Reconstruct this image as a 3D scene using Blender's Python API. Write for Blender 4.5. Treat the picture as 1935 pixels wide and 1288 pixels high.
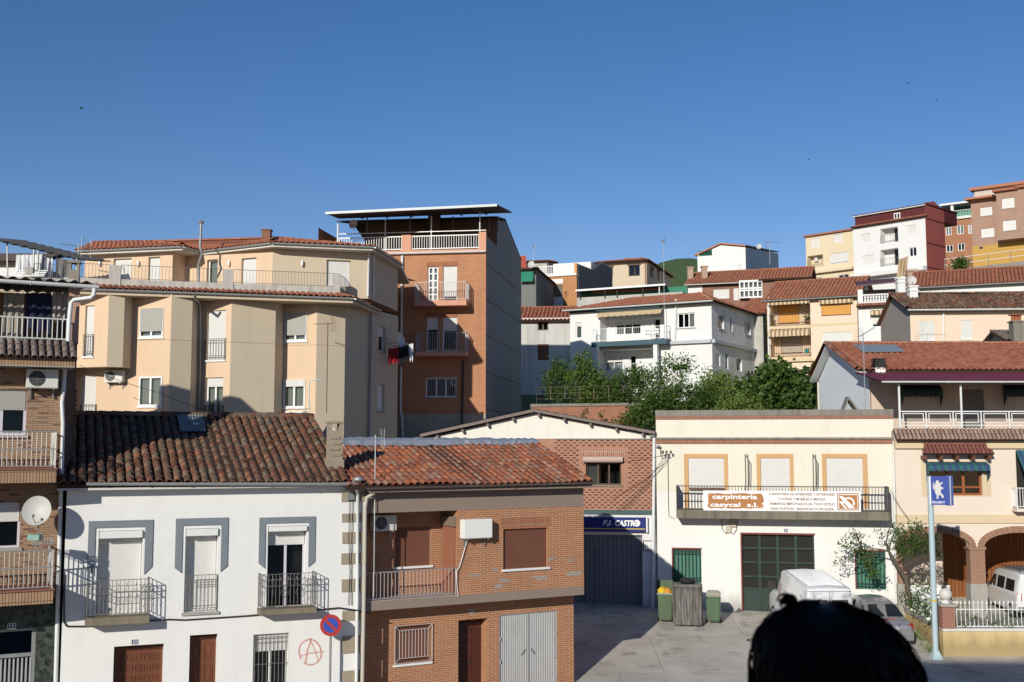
import bpy, bmesh, math, random
import numpy as np
from mathutils import Vector, Matrix
random.seed(11); rng = np.random.default_rng(5)
V = Vector
sc = bpy.context.scene
for o in list(bpy.data.objects): bpy.data.objects.remove(o)
COL = sc.collection
R = math.radians
# ------------------------------------------------------------------ camera
F_PX, CX, CY, HZ, CAMZ = 2100.0, 967.5, 644.0, 840.0, 7.3
TH = math.atan((HZ - CY) / F_PX); CT, ST = math.cos(TH), math.sin(TH)
cam = bpy.data.cameras.new('camera'); camo = bpy.data.objects.new('camera', cam); COL.objects.link(camo)
cam.lens = F_PX / 1935 * 36; cam.sensor_width = 36; cam.sensor_fit = 'HORIZONTAL'
cam.clip_start = 0.1; cam.clip_end = 3000
cam.dof.use_dof = True; cam.dof.focus_distance = 48; cam.dof.aperture_fstop = 9
camo.location = (0, 0, CAMZ); camo.rotation_euler = (math.pi / 2 + TH, 0, 0)
sc.camera = camo
# ------------------------------------------------------------------ sky, sun, exposure
SUN_AZ, SUN_EL = R(23.5), R(20.8)          # travel azimuth (right of +Y) and elevation
w = bpy.data.worlds.new('World'); sc.world = w; w.use_nodes = True
wn = w.node_tree.nodes; wl = w.node_tree.links
sky = wn.new('ShaderNodeTexSky'); sky.sky_type = 'NISHITA'; sky.sun_disc = False
sky.sun_elevation = SUN_EL; sky.sun_rotation = math.pi + SUN_AZ
sky.altitude = 500; sky.air_density = 1.0; sky.dust_density = 0.0; sky.ozone_density = 4.0
bg = wn['Background']; bg.inputs['Strength'].default_value = 0.108
hs = wn.new('ShaderNodeHueSaturation'); hs.inputs['Saturation'].default_value = 1.22; wl.new(sky.outputs[0], hs.inputs['Color']); tm = wn.new('ShaderNodeMix'); tm.data_type = 'RGBA'; tm.blend_type = 'MULTIPLY'; tm.inputs[0].default_value = 1; tm.inputs[7].default_value = (1.25, .875, .88, 1); wl.new(hs.outputs[0], tm.inputs[6]); wl.new(tm.outputs[2], bg.inputs['Color'])
sd = bpy.data.lights.new('sun', 'SUN'); sd.energy = 4.3; sd.angle = R(0.53); sd.color = (1.0, 0.955, 0.85)
so = bpy.data.objects.new('sun', sd); COL.objects.link(so)
so.rotation_euler = V((math.sin(SUN_AZ) * math.cos(SUN_EL), math.cos(SUN_AZ) * math.cos(SUN_EL), -math.sin(SUN_EL))).to_track_quat('-Z', 'Y').to_euler()
so.location = (-20, -40, 40)
vs = sc.view_settings; vs.view_transform = 'Standard'; vs.look = 'None'; vs.exposure = 0.0; vs.gamma = 1.0; vs.use_curve_mapping = False
sc.render.engine = 'CYCLES'; sc.cycles.max_bounces = 6; sc.cycles.diffuse_bounces = 3; sc.cycles.glossy_bounces = 3
sc.cycles.transparent_max_bounces = 8; sc.cycles.transmission_bounces = 3
sc.cycles.sample_clamp_indirect = 6
# ------------------------------------------------------------------ geometry helpers
def ray(px, py):
    x = (px - CX) / F_PX; y = (CY - py) / F_PX
    return V((x, CT - y * ST, ST + y * CT))
def at(px, py, Y):
    d = ray(px, py); t = Y / d.y
    return V((d.x * t, Y, CAMZ + d.z * t))
def pl(px, py, Y):
    p = at(px, py, Y); return V((p.x, p.y))
def go(p, rot, L):            # plan point moved L along the direction with rotation rot
    return V((p[0] + math.cos(R(rot)) * L, p[1] + math.sin(R(rot)) * L))
BASE = {}
class MB:
    def __init__(s): s.v = []; s.f = []
    def poly(s, *pts):
        i = len(s.v); s.v += [tuple(p) for p in pts]; s.f.append(tuple(range(i, i + len(pts)))); return s
    def hexa(s, o, a, b, c):
        o, a, b, c = V(o), V(a), V(b), V(c)
        p = [o, o + a, o + a + b, o + b, o + c, o + a + c, o + a + b + c, o + b + c]
        i = len(s.v); s.v += [tuple(q) for q in p]
        F = [(0, 3, 2, 1), (4, 5, 6, 7), (0, 1, 5, 4), (1, 2, 6, 5), (2, 3, 7, 6), (3, 0, 4, 7)]
        if a.cross(b).dot(c) < 0: F = [f[::-1] for f in F]
        s.f += [tuple(i + k for k in f) for f in F]; return s
    def box(s, x0, x1, y0, y1, z0, z1):
        return s.hexa((x0, y0, z0), (x1 - x0, 0, 0), (0, y1 - y0, 0), (0, 0, z1 - z0))
    def tube(s, pts, r, n=6, r2=None, cap=True, closed=False):
        pts = [V(p) for p in pts]; m = len(pts); i0 = len(s.v); up = None
        for k, p in enumerate(pts):
            a = pts[max(k - 1, 0)]; b = pts[min(k + 1, m - 1)]
            if closed: a = pts[(k - 1) % m]; b = pts[(k + 1) % m]
            d = (b - a).normalized() if (b - a).length > 1e-9 else V((0, 0, 1))
            if up is None: up = V((0, 0, 1)) if abs(d.z) < .9 else V((1, 0, 0))
            x = d.cross(up); x = x.normalized() if x.length > 1e-6 else d.orthogonal().normalized()
            y = x.cross(d).normalized(); up = y
            rr = r if not isinstance(r, (list, tuple)) else r[k]
            if r2 is not None: rr = r + (r2 - r) * k / max(m - 1, 1)
            for j in range(n):
                t = 2 * math.pi * (j + .5) / n
                s.v.append(tuple(p + x * (rr * math.cos(t)) + y * (rr * math.sin(t))))
        for k in range(m if closed else m - 1):
            k2 = (k + 1) % m
            for j in range(n):
                s.f.append((i0 + k * n + j, i0 + k2 * n + j, i0 + k2 * n + (j + 1) % n, i0 + k * n + (j + 1) % n))
        if cap and not closed:
            s.f.append(tuple(i0 + j for j in range(n))); s.f.append(tuple(i0 + (m - 1) * n + j for j in reversed(range(n))))
        return s
    def cyl(s, p, q, r, n=10, r2=None): return s.tube([p, q], r, n, r2)
    def grid(s, rows, flip=False):
        i0 = len(s.v); n = len(rows[0])
        for r in rows: s.v += [tuple(p) for p in r]
        for a in range(len(rows) - 1):
            for b in range(n - 1):
                q = (i0 + a * n + b, i0 + a * n + b + 1, i0 + (a + 1) * n + b + 1, i0 + (a + 1) * n + b)
                s.f.append(q[::-1] if flip else q)
        return s
    def prism(s, pts, ext):      # planar outline extruded along a vector
        ext = V(ext); pts = [V(p) for p in pts]; n = len(pts)
        s.poly(*pts); s.poly(*[p + ext for p in reversed(pts)])
        for k in range(n): s.poly(pts[k], pts[k] + ext, pts[(k + 1) % n] + ext, pts[(k + 1) % n])
        return s
    def lathe(s, prof, c, n=12, axis=None):
        c = V(c); rows = []
        for (r, z) in prof: rows.append([c + V((r * math.cos(2 * math.pi * j / n), r * math.sin(2 * math.pi * j / n), z)) for j in range(n + 1)])
        return s.grid(rows, flip=False)
    def build(s, name, mat, parent=None, smooth=False, uv=True, angle=None):
        return mk(name, s.mesh(name, BASE.get(parent.name, V()) if parent else V(), mat, smooth, uv, angle), parent)
    def mesh(s, name, base, mat, smooth=False, uv=True, angle=None):
        me = bpy.data.meshes.new(name)
        me.from_pydata([(a - base[0], b - base[1], c - base[2]) for a, b, c in s.v], [], s.f); me.update()
        if uv and len(s.f):
            npoly = len(me.polygons); nl = len(me.loops)
            N = np.empty(npoly * 3); me.polygons.foreach_get('normal', N); N = N.reshape(-1, 3)
            lv = np.empty(nl, dtype=np.int32); me.loops.foreach_get('vertex_index', lv)
            lt = np.empty(npoly, dtype=np.int32); me.polygons.foreach_get('loop_total', lt)
            P = np.array(s.v)[lv]; n = np.repeat(N, lt, axis=0)
            h = np.hypot(n[:, 0], n[:, 1]); flat = h < .35; hs = np.where(flat, 1, h)
            u = np.where(flat, P[:, 0], (-n[:, 1] * P[:, 0] + n[:, 0] * P[:, 1]) / hs)
            v = np.where(flat, P[:, 1], P[:, 2] / hs)
            uvl = me.uv_layers.new(name='uv'); uvl.data.foreach_set('uv', np.stack([u, v], 1).ravel())
        if mat: me.materials.append(mat)
        if smooth:
            me.polygons.foreach_set('use_smooth', [True] * len(me.polygons))
            if angle: me.set_sharp_from_angle(angle=R(angle))
        return me
def mk(name, me, parent=None, M=None):
    o = bpy.data.objects.new(name, me); COL.objects.link(o)
    if parent: o.parent = parent; BASE[o.name] = BASE.get(parent.name, V())
    if M is not None: o.matrix_local = M
    return o
def piece(name, me, parent, Mw):          # shared-mesh piece with a world matrix
    o = bpy.data.objects.new(name, me); COL.objects.link(o); o.parent = parent
    o.matrix_local = Matrix.Translation(-BASE.get(parent.name, V())) @ Mw
    return o
def thing(name, label, cat, loc=(0, 0, 0), group=None, rotz=None):
    o = bpy.data.objects.new(name, None); COL.objects.link(o); o.empty_display_size = .3
    o.location = loc; o['label'] = label; o['category'] = cat
    if group: o['group'] = group
    if rotz is not None: o.rotation_euler = (0, 0, rotz); BASE[o.name] = V()
    else: BASE[o.name] = V(loc)
    return o
def tag(o, label, cat, group=None):
    o['label'] = label; o['category'] = cat
    if group: o['group'] = group
    return o
def kind(o, k): o['kind'] = k; return o
class Face:
    def __init__(s, p0, p1):
        s.p0 = V((p0[0], p0[1])); s.p1 = V((p1[0], p1[1])); d = s.p1 - s.p0; s.L = d.length; s.d = d / s.L
        s.n = V((s.d.y, -s.d.x)); s.ang = math.atan2(s.d.y, s.d.x); s.holes = []
        s.d3 = V((s.d.x, s.d.y, 0)); s.n3 = V((s.n.x, s.n.y, 0))
    def uv(s, px, py, off=0):
        r = ray(px, py); q = s.p0 + s.n * off
        t = (q.x * s.n.x + q.y * s.n.y) / (r.x * s.n.x + r.y * s.n.y)
        P = V((r.x * t, r.y * t)); return (P - q).dot(s.d), CAMZ + r.z * t
    def w(s, u, z, off=0):
        q = s.p0 + s.d * u + s.n * off; return V((q.x, q.y, z))
    def p(s, px, py, off=0):
        u, z = s.uv(px, py, off); return s.w(u, z, off)
    def rect(s, x0, y0, x1, y1, off=0):
        ym = (y0 + y1) / 2; xm = (x0 + x1) / 2
        return s.uv(x0, ym, off)[0], s.uv(x1, ym, off)[0], s.uv(xm, y1, off)[1], s.uv(xm, y0, off)[1]
    def z(s, px, py, off=0): return s.uv(px, py, off)[1]
    def u(s, px, py, off=0): return s.uv(px, py, off)[0]
    def off(s, d): f = Face(s.p0 + s.n * d, s.p1 + s.n * d); return f
    def bx(s, mb, u0, u1, z0, z1, o0, o1):       # box on the face between offsets o0..o1
        return mb.hexa(s.w(u0, z0, o0), s.d3 * (u1 - u0), s.n3 * (o1 - o0), V((0, 0, z1 - z0)))
    def M(s, u, z, off=0):                       # local frame: x along, y inward, z up
        q = s.w(u, z, off); return Matrix(((s.d.x, -s.n.x, 0, q.x), (s.d.y, -s.n.y, 0, q.y), (0, 0, 1, q.z), (0, 0, 0, 1)))
def in_hole(u, z, holes):
    return any(h[0] < u < h[1] and h[2] < z < h[3] for h in holes)
def wall(T, F, u0, u1, z0, z1, mat, name='wall', gable=None, reveal_mat=None):
    us = sorted({u0, u1, *[min(max(h[k], u0), u1) for h in F.holes for k in (0, 1)]})
    zs = sorted({z0, z1, *[min(max(h[k], z0), z1) for h in F.holes for k in (2, 3)]})
    mb = MB()
    for a, b in zip(us, us[1:]):
        for c, d in zip(zs, zs[1:]):
            if b - a < 1e-5 or d - c < 1e-5 or in_hole((a + b) / 2, (c + d) / 2, F.holes): continue
            mb.poly(F.w(a, c), F.w(b, c), F.w(b, d), F.w(a, d))
    if gable: mb.poly(F.w(u0, z1), F.w(u1, z1), *[F.w(u, z) for u, z in gable])
    for (a, b, c, d, dep) in F.holes:
        mid = ((a + b) / 2, (c + d) / 2)
        if not (u0 <= mid[0] <= u1 and z0 <= mid[1] <= z1): continue
        c2 = max(c, z0)
        for (p, q) in (((a, c2), (a, d)), ((a, d), (b, d)), ((b, d), (b, c2)), ((b, c2), (a, c2))):
            mb.poly(F.w(*q), F.w(*p), F.w(*p, -dep), F.w(*q, -dep))
    return mb.build(name, mat, T)
# ------------------------------------------------------------------ materials
class NM:
    def __init__(s, name):
        s.m = bpy.data.materials.new(name); s.m.use_nodes = True; s.t = s.m.node_tree; s.b = s.t.nodes['Principled BSDF']
    def n(s, typ, ins=None, **kw):
        nd = s.t.nodes.new('ShaderNode' + typ)
        for k, v in kw.items(): setattr(nd, k, v)
        for k, v in (ins or {}).items():
            if hasattr(v, 'is_output'): s.t.links.new(v, nd.inputs[k])
            else: nd.inputs[k].default_value = v
        return nd
    def set(s, **kw):
        for k, v in kw.items():
            k = k.replace('_', ' ')
            if hasattr(v, 'is_output'): s.t.links.new(v, s.b.inputs[k])
            else: s.b.inputs[k].default_value = v
        return s.m
    def pos(s, sx=1, sy=1, sz=1):
        g = s.n('NewGeometry'); m = s.n('Mapping', {'Vector': g.outputs['Position'], 'Scale': (sx, sy, sz)}); return m.outputs[0]
    def noise(s, vec, scale, detail=4, rough=.55):
        return s.n('TexNoise', {'Vector': vec, 'Scale': scale, 'Detail': detail, 'Roughness': rough}).outputs['Fac']
    def ramp(s, fac, *stops):
        r = s.n('ValToRGB', {'Fac': fac}); e = r.color_ramp.elements
        while len(e) < len(stops): e.new(.5)
        for k, (p, c) in enumerate(stops): e[k].position = p; e[k].color = c if len(c) == 4 else (*c, 1)
        return r.outputs['Color']
    def mix(s, fac, a, b, blend='MIX'):
        m = s.n('Mix', data_type='RGBA', blend_type=blend)
        for k, v in ((0, fac), (6, a), (7, b)):
            if hasattr(v, 'is_output'): s.t.links.new(v, m.inputs[k])
            else: m.inputs[k].default_value = v if k == 0 else ((*v, 1) if len(v) == 3 else v)
        return m.outputs[2]
    def math(s, op, a, b=0.0):
        m = s.n('Math', operation=op)
        for k, v in ((0, a), (1, b)):
            if hasattr(v, 'is_output'): s.t.links.new(v, m.inputs[k])
            else: m.inputs[k].default_value = v
        return m.outputs[0]
    def bump(s, h, strength=.3, dist=.02):
        b = s.n('Bump', {'Height': h, 'Strength': strength, 'Distance': dist}); s.t.links.new(b.outputs[0], s.b.inputs['Normal'])
def sc3(c, k): return tuple(min(1, x * k) for x in c)
MC = {}
def flat(name, col, rough=.6, metal=0.0, var=.12, spec=.4, dirt=0.0):
    if name in MC: return MC[name]
    k = NM(name); p = k.pos(); n = k.noise(p, 3.1, 5)
    c = k.mix(n, sc3(col, 1 - var), sc3(col, 1 + var * .7))
    if dirt:
        s = k.noise(k.pos(3, 3, .35), 1.6, 5); c = k.mix(k.math('MULTIPLY', k.ramp(s, (.45, (0, 0, 0)), (.75, (1, 1, 1))), dirt), c, (.07, .055, .04))
    MC[name] = k.set(Base_Color=c, Roughness=rough, Metallic=metal, Specular_IOR_Level=spec); return MC[name]
def plaster(name, col, var=.07, stain=.25, stcol=(.16, .13, .1), bump=.25, fine=22, patch=None, low=None):
    if name in MC: return MC[name]
    k = NM(name); p = k.pos()
    c = k.mix(k.noise(p, .55, 5, .6), sc3(col, 1 - var), sc3(col, 1 + var))
    c = k.mix(k.math('MULTIPLY', k.noise(p, 9, 3), .12), c, sc3(col, .72))
    st = k.noise(k.pos(2.2, 2.2, .14), 1.0, 6, .62)
    c = k.mix(k.math('MULTIPLY', k.ramp(st, (.5, (0, 0, 0)), (.78, (1, 1, 1))), stain), c, stcol)
    if patch:
        pn = k.noise(p, 1.4, 6, .65); c = k.mix(k.math('MULTIPLY', k.ramp(pn, (.57, (0, 0, 0)), (.6, (1, 1, 1))), patch), c, sc3(col, .6))
    if low:       # rising damp: dirt within a metre of height low
        z = k.n('SeparateXYZ', {'Vector': k.pos()}).outputs[2]
        zz = k.math('ADD', z, k.math('MULTIPLY', k.noise(k.pos(1.5, 1.5, .6), 1.3, 5), -1.1))
        mr = k.n('MapRange', {'Value': zz, 'From Min': low - .5, 'From Max': low + .15, 'To Min': .75, 'To Max': 0})
        c = k.mix(mr.outputs[0], c, sc3(col, .42))
    k.bump(k.math('ADD', k.noise(p, fine, 4), k.noise(p, 2.5, 3)), bump, .012)
    MC[name] = k.set(Base_Color=c, Roughness=.9, Specular_IOR_Level=.2); return MC[name]
def brick(name, c1, c2, mortar, bw=.25, rh=.07, ms=.008, bias=0.0, var=.25, depth=.01, stain=.15, off=.5, dark=None):
    if name in MC: return MC[name]
    k = NM(name); uv = k.n('UVMap').outputs[0]
    b = k.n('TexBrick', {'Vector': uv, 'Scale': 1.0, 'Color1': (*c1, 1), 'Color2': (*c2, 1), 'Mortar': (*mortar, 1), 'Mortar Size': ms,
                         'Mortar Smooth': .1, 'Bias': bias, 'Brick Width': bw, 'Row Height': rh}, offset=off)
    p = k.pos(); c = k.mix(k.noise(p, 1.3, 5), b.outputs[0], k.mix(1.0, b.outputs[0], (1 - var, 1 - var, 1 - var), 'MULTIPLY'))
    c = k.mix(k.math('MULTIPLY', k.noise(p, 30, 3), .25), c, sc3(c1, .6))
    st = k.noise(k.pos(2, 2, .2), 1.0, 6, .62); c = k.mix(k.math('MULTIPLY', k.ramp(st, (.5, (0, 0, 0)), (.8, (1, 1, 1))), stain), c, (.09, .06, .05))
    if dark:      # scattered burnt bricks in loose rows
        b2 = k.n('TexBrick', {'Vector': uv, 'Scale': 1.0, 'Color1': (0, 0, 0, 1), 'Color2': (1, 1, 1, 1), 'Mortar': (0, 0, 0, 1), 'Mortar Size': ms, 'Bias': 0.0,
                             'Brick Width': bw, 'Row Height': rh}, offset=off)
        c = k.mix(k.ramp(b2.outputs[0], (dark[0], (0, 0, 0)), (dark[0] + .06, (1, 1, 1))), c, dark[1])
    k.bump(k.math('SUBTRACT', k.math('MULTIPLY', k.noise(p, 40, 3), .3), b.outputs['Fac']), .8, depth)
    MC[name] = k.set(Base_Color=c, Roughness=.88, Specular_IOR_Level=.25); return MC[name]
def tilemat(name, stops, lichen=.4, lcol=(.2, .17, .12), dark=.3):
    if name in MC: return MC[name]
    k = NM(name); oi = k.n('ObjectInfo').outputs['Random']; gi = k.n('NewGeometry').outputs['Random Per Island']
    r = k.math('FRACT', k.math('ADD', oi, gi)); p = k.pos()
    c = k.ramp(r, *stops)
    c = k.mix(k.math('MULTIPLY', k.ramp(k.math('ADD', k.math('MULTIPLY', k.noise(p, 2.6, 6, .7), .5), k.math('MULTIPLY', k.noise(p, 11, 5, .7), .5)), (.49, (0, 0, 0)), (.58, (1, 1, 1))), lichen), c, lcol)
    c = k.mix(k.math('MULTIPLY', k.ramp(k.noise(p, 14, 5, .7), (.5, (0, 0, 0)), (.75, (1, 1, 1))), dark), c, (.05, .04, .035))
    k.bump(k.noise(p, 45, 4), .3, .01)
    MC[name] = k.set(Base_Color=c, Roughness=.88, Specular_IOR_Level=.2); return MC[name]
def glassmat(name='window_glass', tint=(.5, .55, .55), rough=.03):
    if name in MC: return MC[name]
    k = NM(name); t = k.t; t.nodes.remove(k.b); out = t.nodes['Material Output']
    tr = k.n('BsdfTransparent', {'Color': (*tint, 1)}); gl = k.n('BsdfGlossy', {'Roughness': rough, 'Color': (.9, .9, .9, 1)})
    fr = k.n('Fresnel', {'IOR': 1.5}); f2 = k.math('ADD', fr.outputs[0], .02)
    mx = k.n('MixShader', {0: f2, 1: tr.outputs[0], 2: gl.outputs[0]}); t.links.new(mx.outputs[0], out.inputs[0])
    MC[name] = k.m; return k.m
def leafmat(name, c1, c2):
    if name in MC: return MC[name]
    k = NM(name); gi = k.n('NewGeometry').outputs['Random Per Island']; t = k.t
    c = k.ramp(gi, (0, c1), (1, c2)); c = k.mix(k.noise(k.pos(), 1.2, 3), c, sc3(c2, 1.15))
    k.set(Base_Color=c, Roughness=.55, Specular_IOR_Level=.35)
    tl = k.n('BsdfTranslucent', {'Color': c}); mx = k.n('MixShader', {0: .3, 1: k.b.outputs[0], 2: tl.outputs[0]})
    t.links.new(mx.outputs[0], t.nodes['Material Output'].inputs[0]); MC[name] = k.m; return k.m
def concrete(name, col, var=.25, stain=.5, streak=True):
    if name in MC: return MC[name]
    k = NM(name); p = k.pos()
    c = k.mix(k.noise(p, 1.1, 6, .65), sc3(col, 1 - var), sc3(col, 1 + var))
    c = k.mix(k.math('MULTIPLY', k.noise(p, 17, 4), .35), c, sc3(col, .6))
    st = k.noise(k.pos(3, 3, .25) if streak else p, 1.2, 6, .65)
    c = k.mix(k.math('MULTIPLY', k.ramp(st, (.45, (0, 0, 0)), (.75, (1, 1, 1))), stain), c, sc3(col, .3))
    k.bump(k.noise(p, 30, 5), .35, .015)
    MC[name] = k.set(Base_Color=c, Roughness=.92, Specular_IOR_Level=.2); return MC[name]
WHITE = flat('white_paint', (.78, .78, .76), .45, var=.05)
PVC = flat('white_pvc', (.7, .72, .71), .4, var=.06, dirt=.12)
SHUT = flat('white_shutter', (.74, .73, .7), .5, var=.04)
SHUTG = flat('grey_shutter', (.45, .44, .4), .55, var=.06)
BROWN = flat('brown_shutter', (.2, .085, .055), .55, var=.12)
WOOD = flat('brown_wood', (.16, .055, .028), .5, var=.3)
ORWOOD = flat('orange_wood', (.32, .1, .03), .45, var=.25)
GREYM = flat('grey_metal', (.3, .3, .29), .5, .5, var=.12)
GALV = flat('galvanised_metal', (.5, .52, .53), .45, .55, var=.15)
IRON = flat('weathered_iron', (.16, .15, .14), .6, .2, var=.25)
DIRON = flat('dark_iron', (.045, .045, .045), .55, .2, var=.2)
RUSTI = flat('rusty_iron', (.17, .09, .06), .7, .1, var=.35)
BLACK = flat('black_rubber', (.015, .015, .016), .6)
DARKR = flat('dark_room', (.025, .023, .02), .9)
CURT = flat('white_curtain', (.6, .58, .53), .9, var=.1)
CURTG = flat('grey_curtain', (.27, .26, .24), .9, var=.2)
GLASS = glassmat()
PIPEG = flat('beige_pipe', (.48, .44, .37), .6, var=.1, dirt=.2)
GUT = flat('zinc_gutter', (.4, .41, .41), .45, .35, var=.15, dirt=.15)
CONC = concrete('old_concrete', (.26, .235, .2), stain=.6)
CONCL = concrete('pale_concrete', (.42, .39, .35), stain=.3)
CONCB = plaster('brown_render', (.27, .21, .17), stain=.15)
TILE_OLD = tilemat('old_roof_tile', ((0, (.085, .045, .03)), (.2, (.17, .068, .042)), (.42, (.24, .095, .056)), (.6, (.15, .1, .07)), (.75, (.24, .19, .135)), (.88, (.37, .135, .062)), (1, (.2, .165, .12))), .72, (.155, .135, .095), .7)
TILE_MID = tilemat('worn_roof_tile', ((0, (.19, .065, .04)), (.3, (.34, .105, .055)), (.55, (.43, .14, .065)), (.75, (.26, .12, .085)), (.9, (.36, .21, .15)), (1, (.46, .19, .1))), .45, (.22, .18, .13), .5)
TILE_NEW = tilemat('red_roof_tile', ((0, (.29, .1, .058)), (.4, (.38, .14, .08)), (.75, (.44, .18, .105)), (1, (.32, .12, .075))), .22, (.2, .13, .09), .2)
TILE_FAR = tilemat('faded_roof_tile', ((0, (.34, .12, .065)), (.4, (.44, .165, .09)), (.7, (.48, .2, .12)), (1, (.32, .13, .085))), .35, (.27, .19, .14), .25)
TILE_GREY = tilemat('grey_brown_tile', ((0, (.16, .12, .1)), (.5, (.21, .165, .14)), (1, (.26, .21, .18))), .4, (.13, .11, .1), .3)
UNDER = flat('shaded_tile_bed', (.05, .026, .018), .95, var=.3)  # coloured near black to carry the shade between tile columns
# ------------------------------------------------------------------ building parts
def slats(F, u0, u1, z0, z1, off, pitch, amp=.012):
    mb = MB(); n = max(1, int((z1 - z0) / pitch)); h = (z1 - z0) / n
    for k in range(n):
        a = z0 + k * h; b = a + h * .86
        mb.poly(F.w(u0, a, off - amp * .2), F.w(u1, a, off - amp * .2), F.w(u1, b, off + amp), F.w(u0, b, off + amp))
        mb.poly(F.w(u0, b, off + amp), F.w(u1, b, off + amp), F.w(u1, a + h, off - amp), F.w(u0, a + h, off - amp))
    return mb
def win(T, F, r, dep=.16, frame=WHITE, fw=.05, panes=2, shut=0.0, sm=None, sill=None, curtain=None, pitch=.055, box=0, uvr=None, hole=True,
        horiz=None, room=True, name='window', boxm=None, label=None, flush=0.0):
    u0, u1, z0, z1 = uvr or F.rect(*r)
    if hole: F.holes.append((u0, u1, z0, z1, dep + .04))
    o = -dep + flush; sm = sm or SHUT; mb = MB(); zs = z1 - (z1 - z0) * shut
    F.bx(mb, u0, u0 + fw, z0, z1, o, o + .05); F.bx(mb, u1 - fw, u1, z0, z1, o, o + .05)
    F.bx(mb, u0 + fw, u1 - fw, z1 - fw, z1, o, o + .05); F.bx(mb, u0 + fw, u1 - fw, z0, z0 + fw, o, o + .05)
    wi = (u1 - u0 - 2 * fw) / panes
    if shut < .99:
        for k in range(1, panes):
            F.bx(mb, u0 + fw + wi * k - fw * .6, u0 + fw + wi * k + fw * .6, z0 + fw, z1 - fw, o, o + .045)
        for h in (horiz or []):
            zz = z0 + (z1 - z0) * h; F.bx(mb, u0 + fw, u1 - fw, zz - fw * .35, zz + fw * .35, o + .002, o + .043)
    W = mb.build(name, frame, T)
    if label: W['label'] = label
    if shut < .99:
        for k in range(panes):
            a = u0 + fw + wi * k + (fw * .6 if k else 0); b = u0 + fw + wi * (k + 1) - (fw * .6 if k < panes - 1 else 0)
            MB().poly(F.w(a, z0 + fw, o + .02), F.w(b, z0 + fw, o + .02), F.w(b, z1 - fw, o + .02), F.w(a, z1 - fw, o + .02)).build('pane', GLASS, W)
        if curtain:
            m = MB(); n = max(4, int((u1 - u0) / .05)); f0, f1 = curtain[1] if len(curtain) > 1 else (0, 1)
            a0 = u0 + (u1 - u0) * f0; a1 = u0 + (u1 - u0) * f1
            m.grid([[F.w(a0 + (a1 - a0) * i / n, zz, o - .09 + .022 * math.sin(i * 1.9)) for i in range(n + 1)] for zz in (z0, z1)])
            m.build('curtain', curtain[0], W)
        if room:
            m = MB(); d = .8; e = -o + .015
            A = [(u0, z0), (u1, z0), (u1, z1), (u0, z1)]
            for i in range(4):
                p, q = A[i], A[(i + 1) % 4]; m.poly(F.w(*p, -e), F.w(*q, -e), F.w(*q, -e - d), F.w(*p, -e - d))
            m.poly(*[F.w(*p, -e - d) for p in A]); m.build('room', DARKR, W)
    if shut > 0.01:
        slats(F, u0 + fw * .5, u1 - fw * .5, zs, z1, o + .07, pitch).build('shutter', sm, W)
    if box:
        m = MB(); F.bx(m, u0 + .02, u1 - .02, z1 - box, z1 - .01, o + .09, .07); m.build('shutter_box', boxm or sm, W)
    if sill:
        m = MB(); F.bx(m, u0 - .06, u1 + .06, z0 - .07, z0 - .002, -dep + .01, .06); m.build('sill', sill, W)
    return W
BARM = {}
def railing(T, pts, h, sp=.12, mat=IRON, br=.009, rr=.018, indiv=True, low=.08, mid=None, name='railing', posts=True, square=False, bars=True, top=True):
    pts = [V(p) for p in pts]; mb = MB(); up = V((0, 0, 1))
    for a, b in zip(pts, pts[1:]):
        for z in ([h] if top else []) + ([low] if low is not None else []) + list(mid or []): mb.tube([a + up * z, b + up * z], rr, 4)
    if posts:
        for p in pts: mb.tube([p, p + up * h], rr * 1.1, 4)
    Rl = mb.build(name, mat, T)
    if not bars: return Rl
    key = (mat.name, round(br, 4), round(h, 3), low); spots = []
    for a, b in zip(pts, pts[1:]):
        L = (b - a).length; n = max(1, round(L / sp))
        spots += [a + (b - a) * (k / n) for k in range(1, n)]
    z0 = (low or 0)
    if indiv:
        if key not in BARM: BARM[key] = MB().tube([(0, 0, z0), (0, 0, h)], br, 4).mesh('bar', V(), mat, uv=False)
        for p in spots: piece('bar', BARM[key], Rl, Matrix.Translation(p))
    else:
        m = MB()
        for p in spots: m.tube([p + up * z0, p + up * h], br, 4, cap=False)
        m.build('bars', mat, Rl, uv=False)
    return Rl
def pipe(T, pts, r, mat, name='downpipe', n=8):
    return MB().tube(pts, r, n).build(name, mat, T, smooth=True, angle=60, uv=False)
def gutter(T, a, b, r, mat, name='gutter', back=None):
    a, b = V(a), V(b); d = (b - a).normalized(); n = V((d.y, -d.x, 0)).normalized(); rows = []
    for p in (a, b):
        rows.append([p + n * (r * (1 - math.cos(t))) * 1.0 + V((0, 0, -r * math.sin(t))) for t in [math.pi * k / 7 for k in range(8)]])
    mb = MB().grid(rows)
    rows2 = [[q + V((0, 0, .012)) for q in r_] for r_ in rows]; mb.grid(rows2, flip=True)
    for r_ in rows: mb.poly(*r_)
    L = (b - a).length; k = .5
    while k < L:
        p = a + d * k; mb.tube([p + n * (r * (1 - math.cos(t)) * 1.0) + V((0, 0, -(r + .006) * math.sin(t))) for t in [math.pi * j / 7 for j in range(8)]], .012, 4); k += 1.1
    return mb.build(name, mat, T, smooth=True, angle=50, uv=False)
def tile_mesh(w, l, hgt=.4, seg=5, mat=None, taper=.82):
    mb = MB(); rows = []
    for (y, k, dz) in ((0, 1.0, .012), (l, taper, -.012)):
        rows.append([(math.sin((j / seg - .5) * math.pi) * w / 2 * k, y, math.cos((j / seg - .5) * math.pi) * w * hgt * k + dz) for j in range(seg + 1)])
    mb.grid(rows)
    mb.grid([[(x * .8, y, z * .78 - .005) for x, y, z in rows[0]], rows[0]])      # thickness lip at the lower end
    return mb
TM = {}
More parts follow.
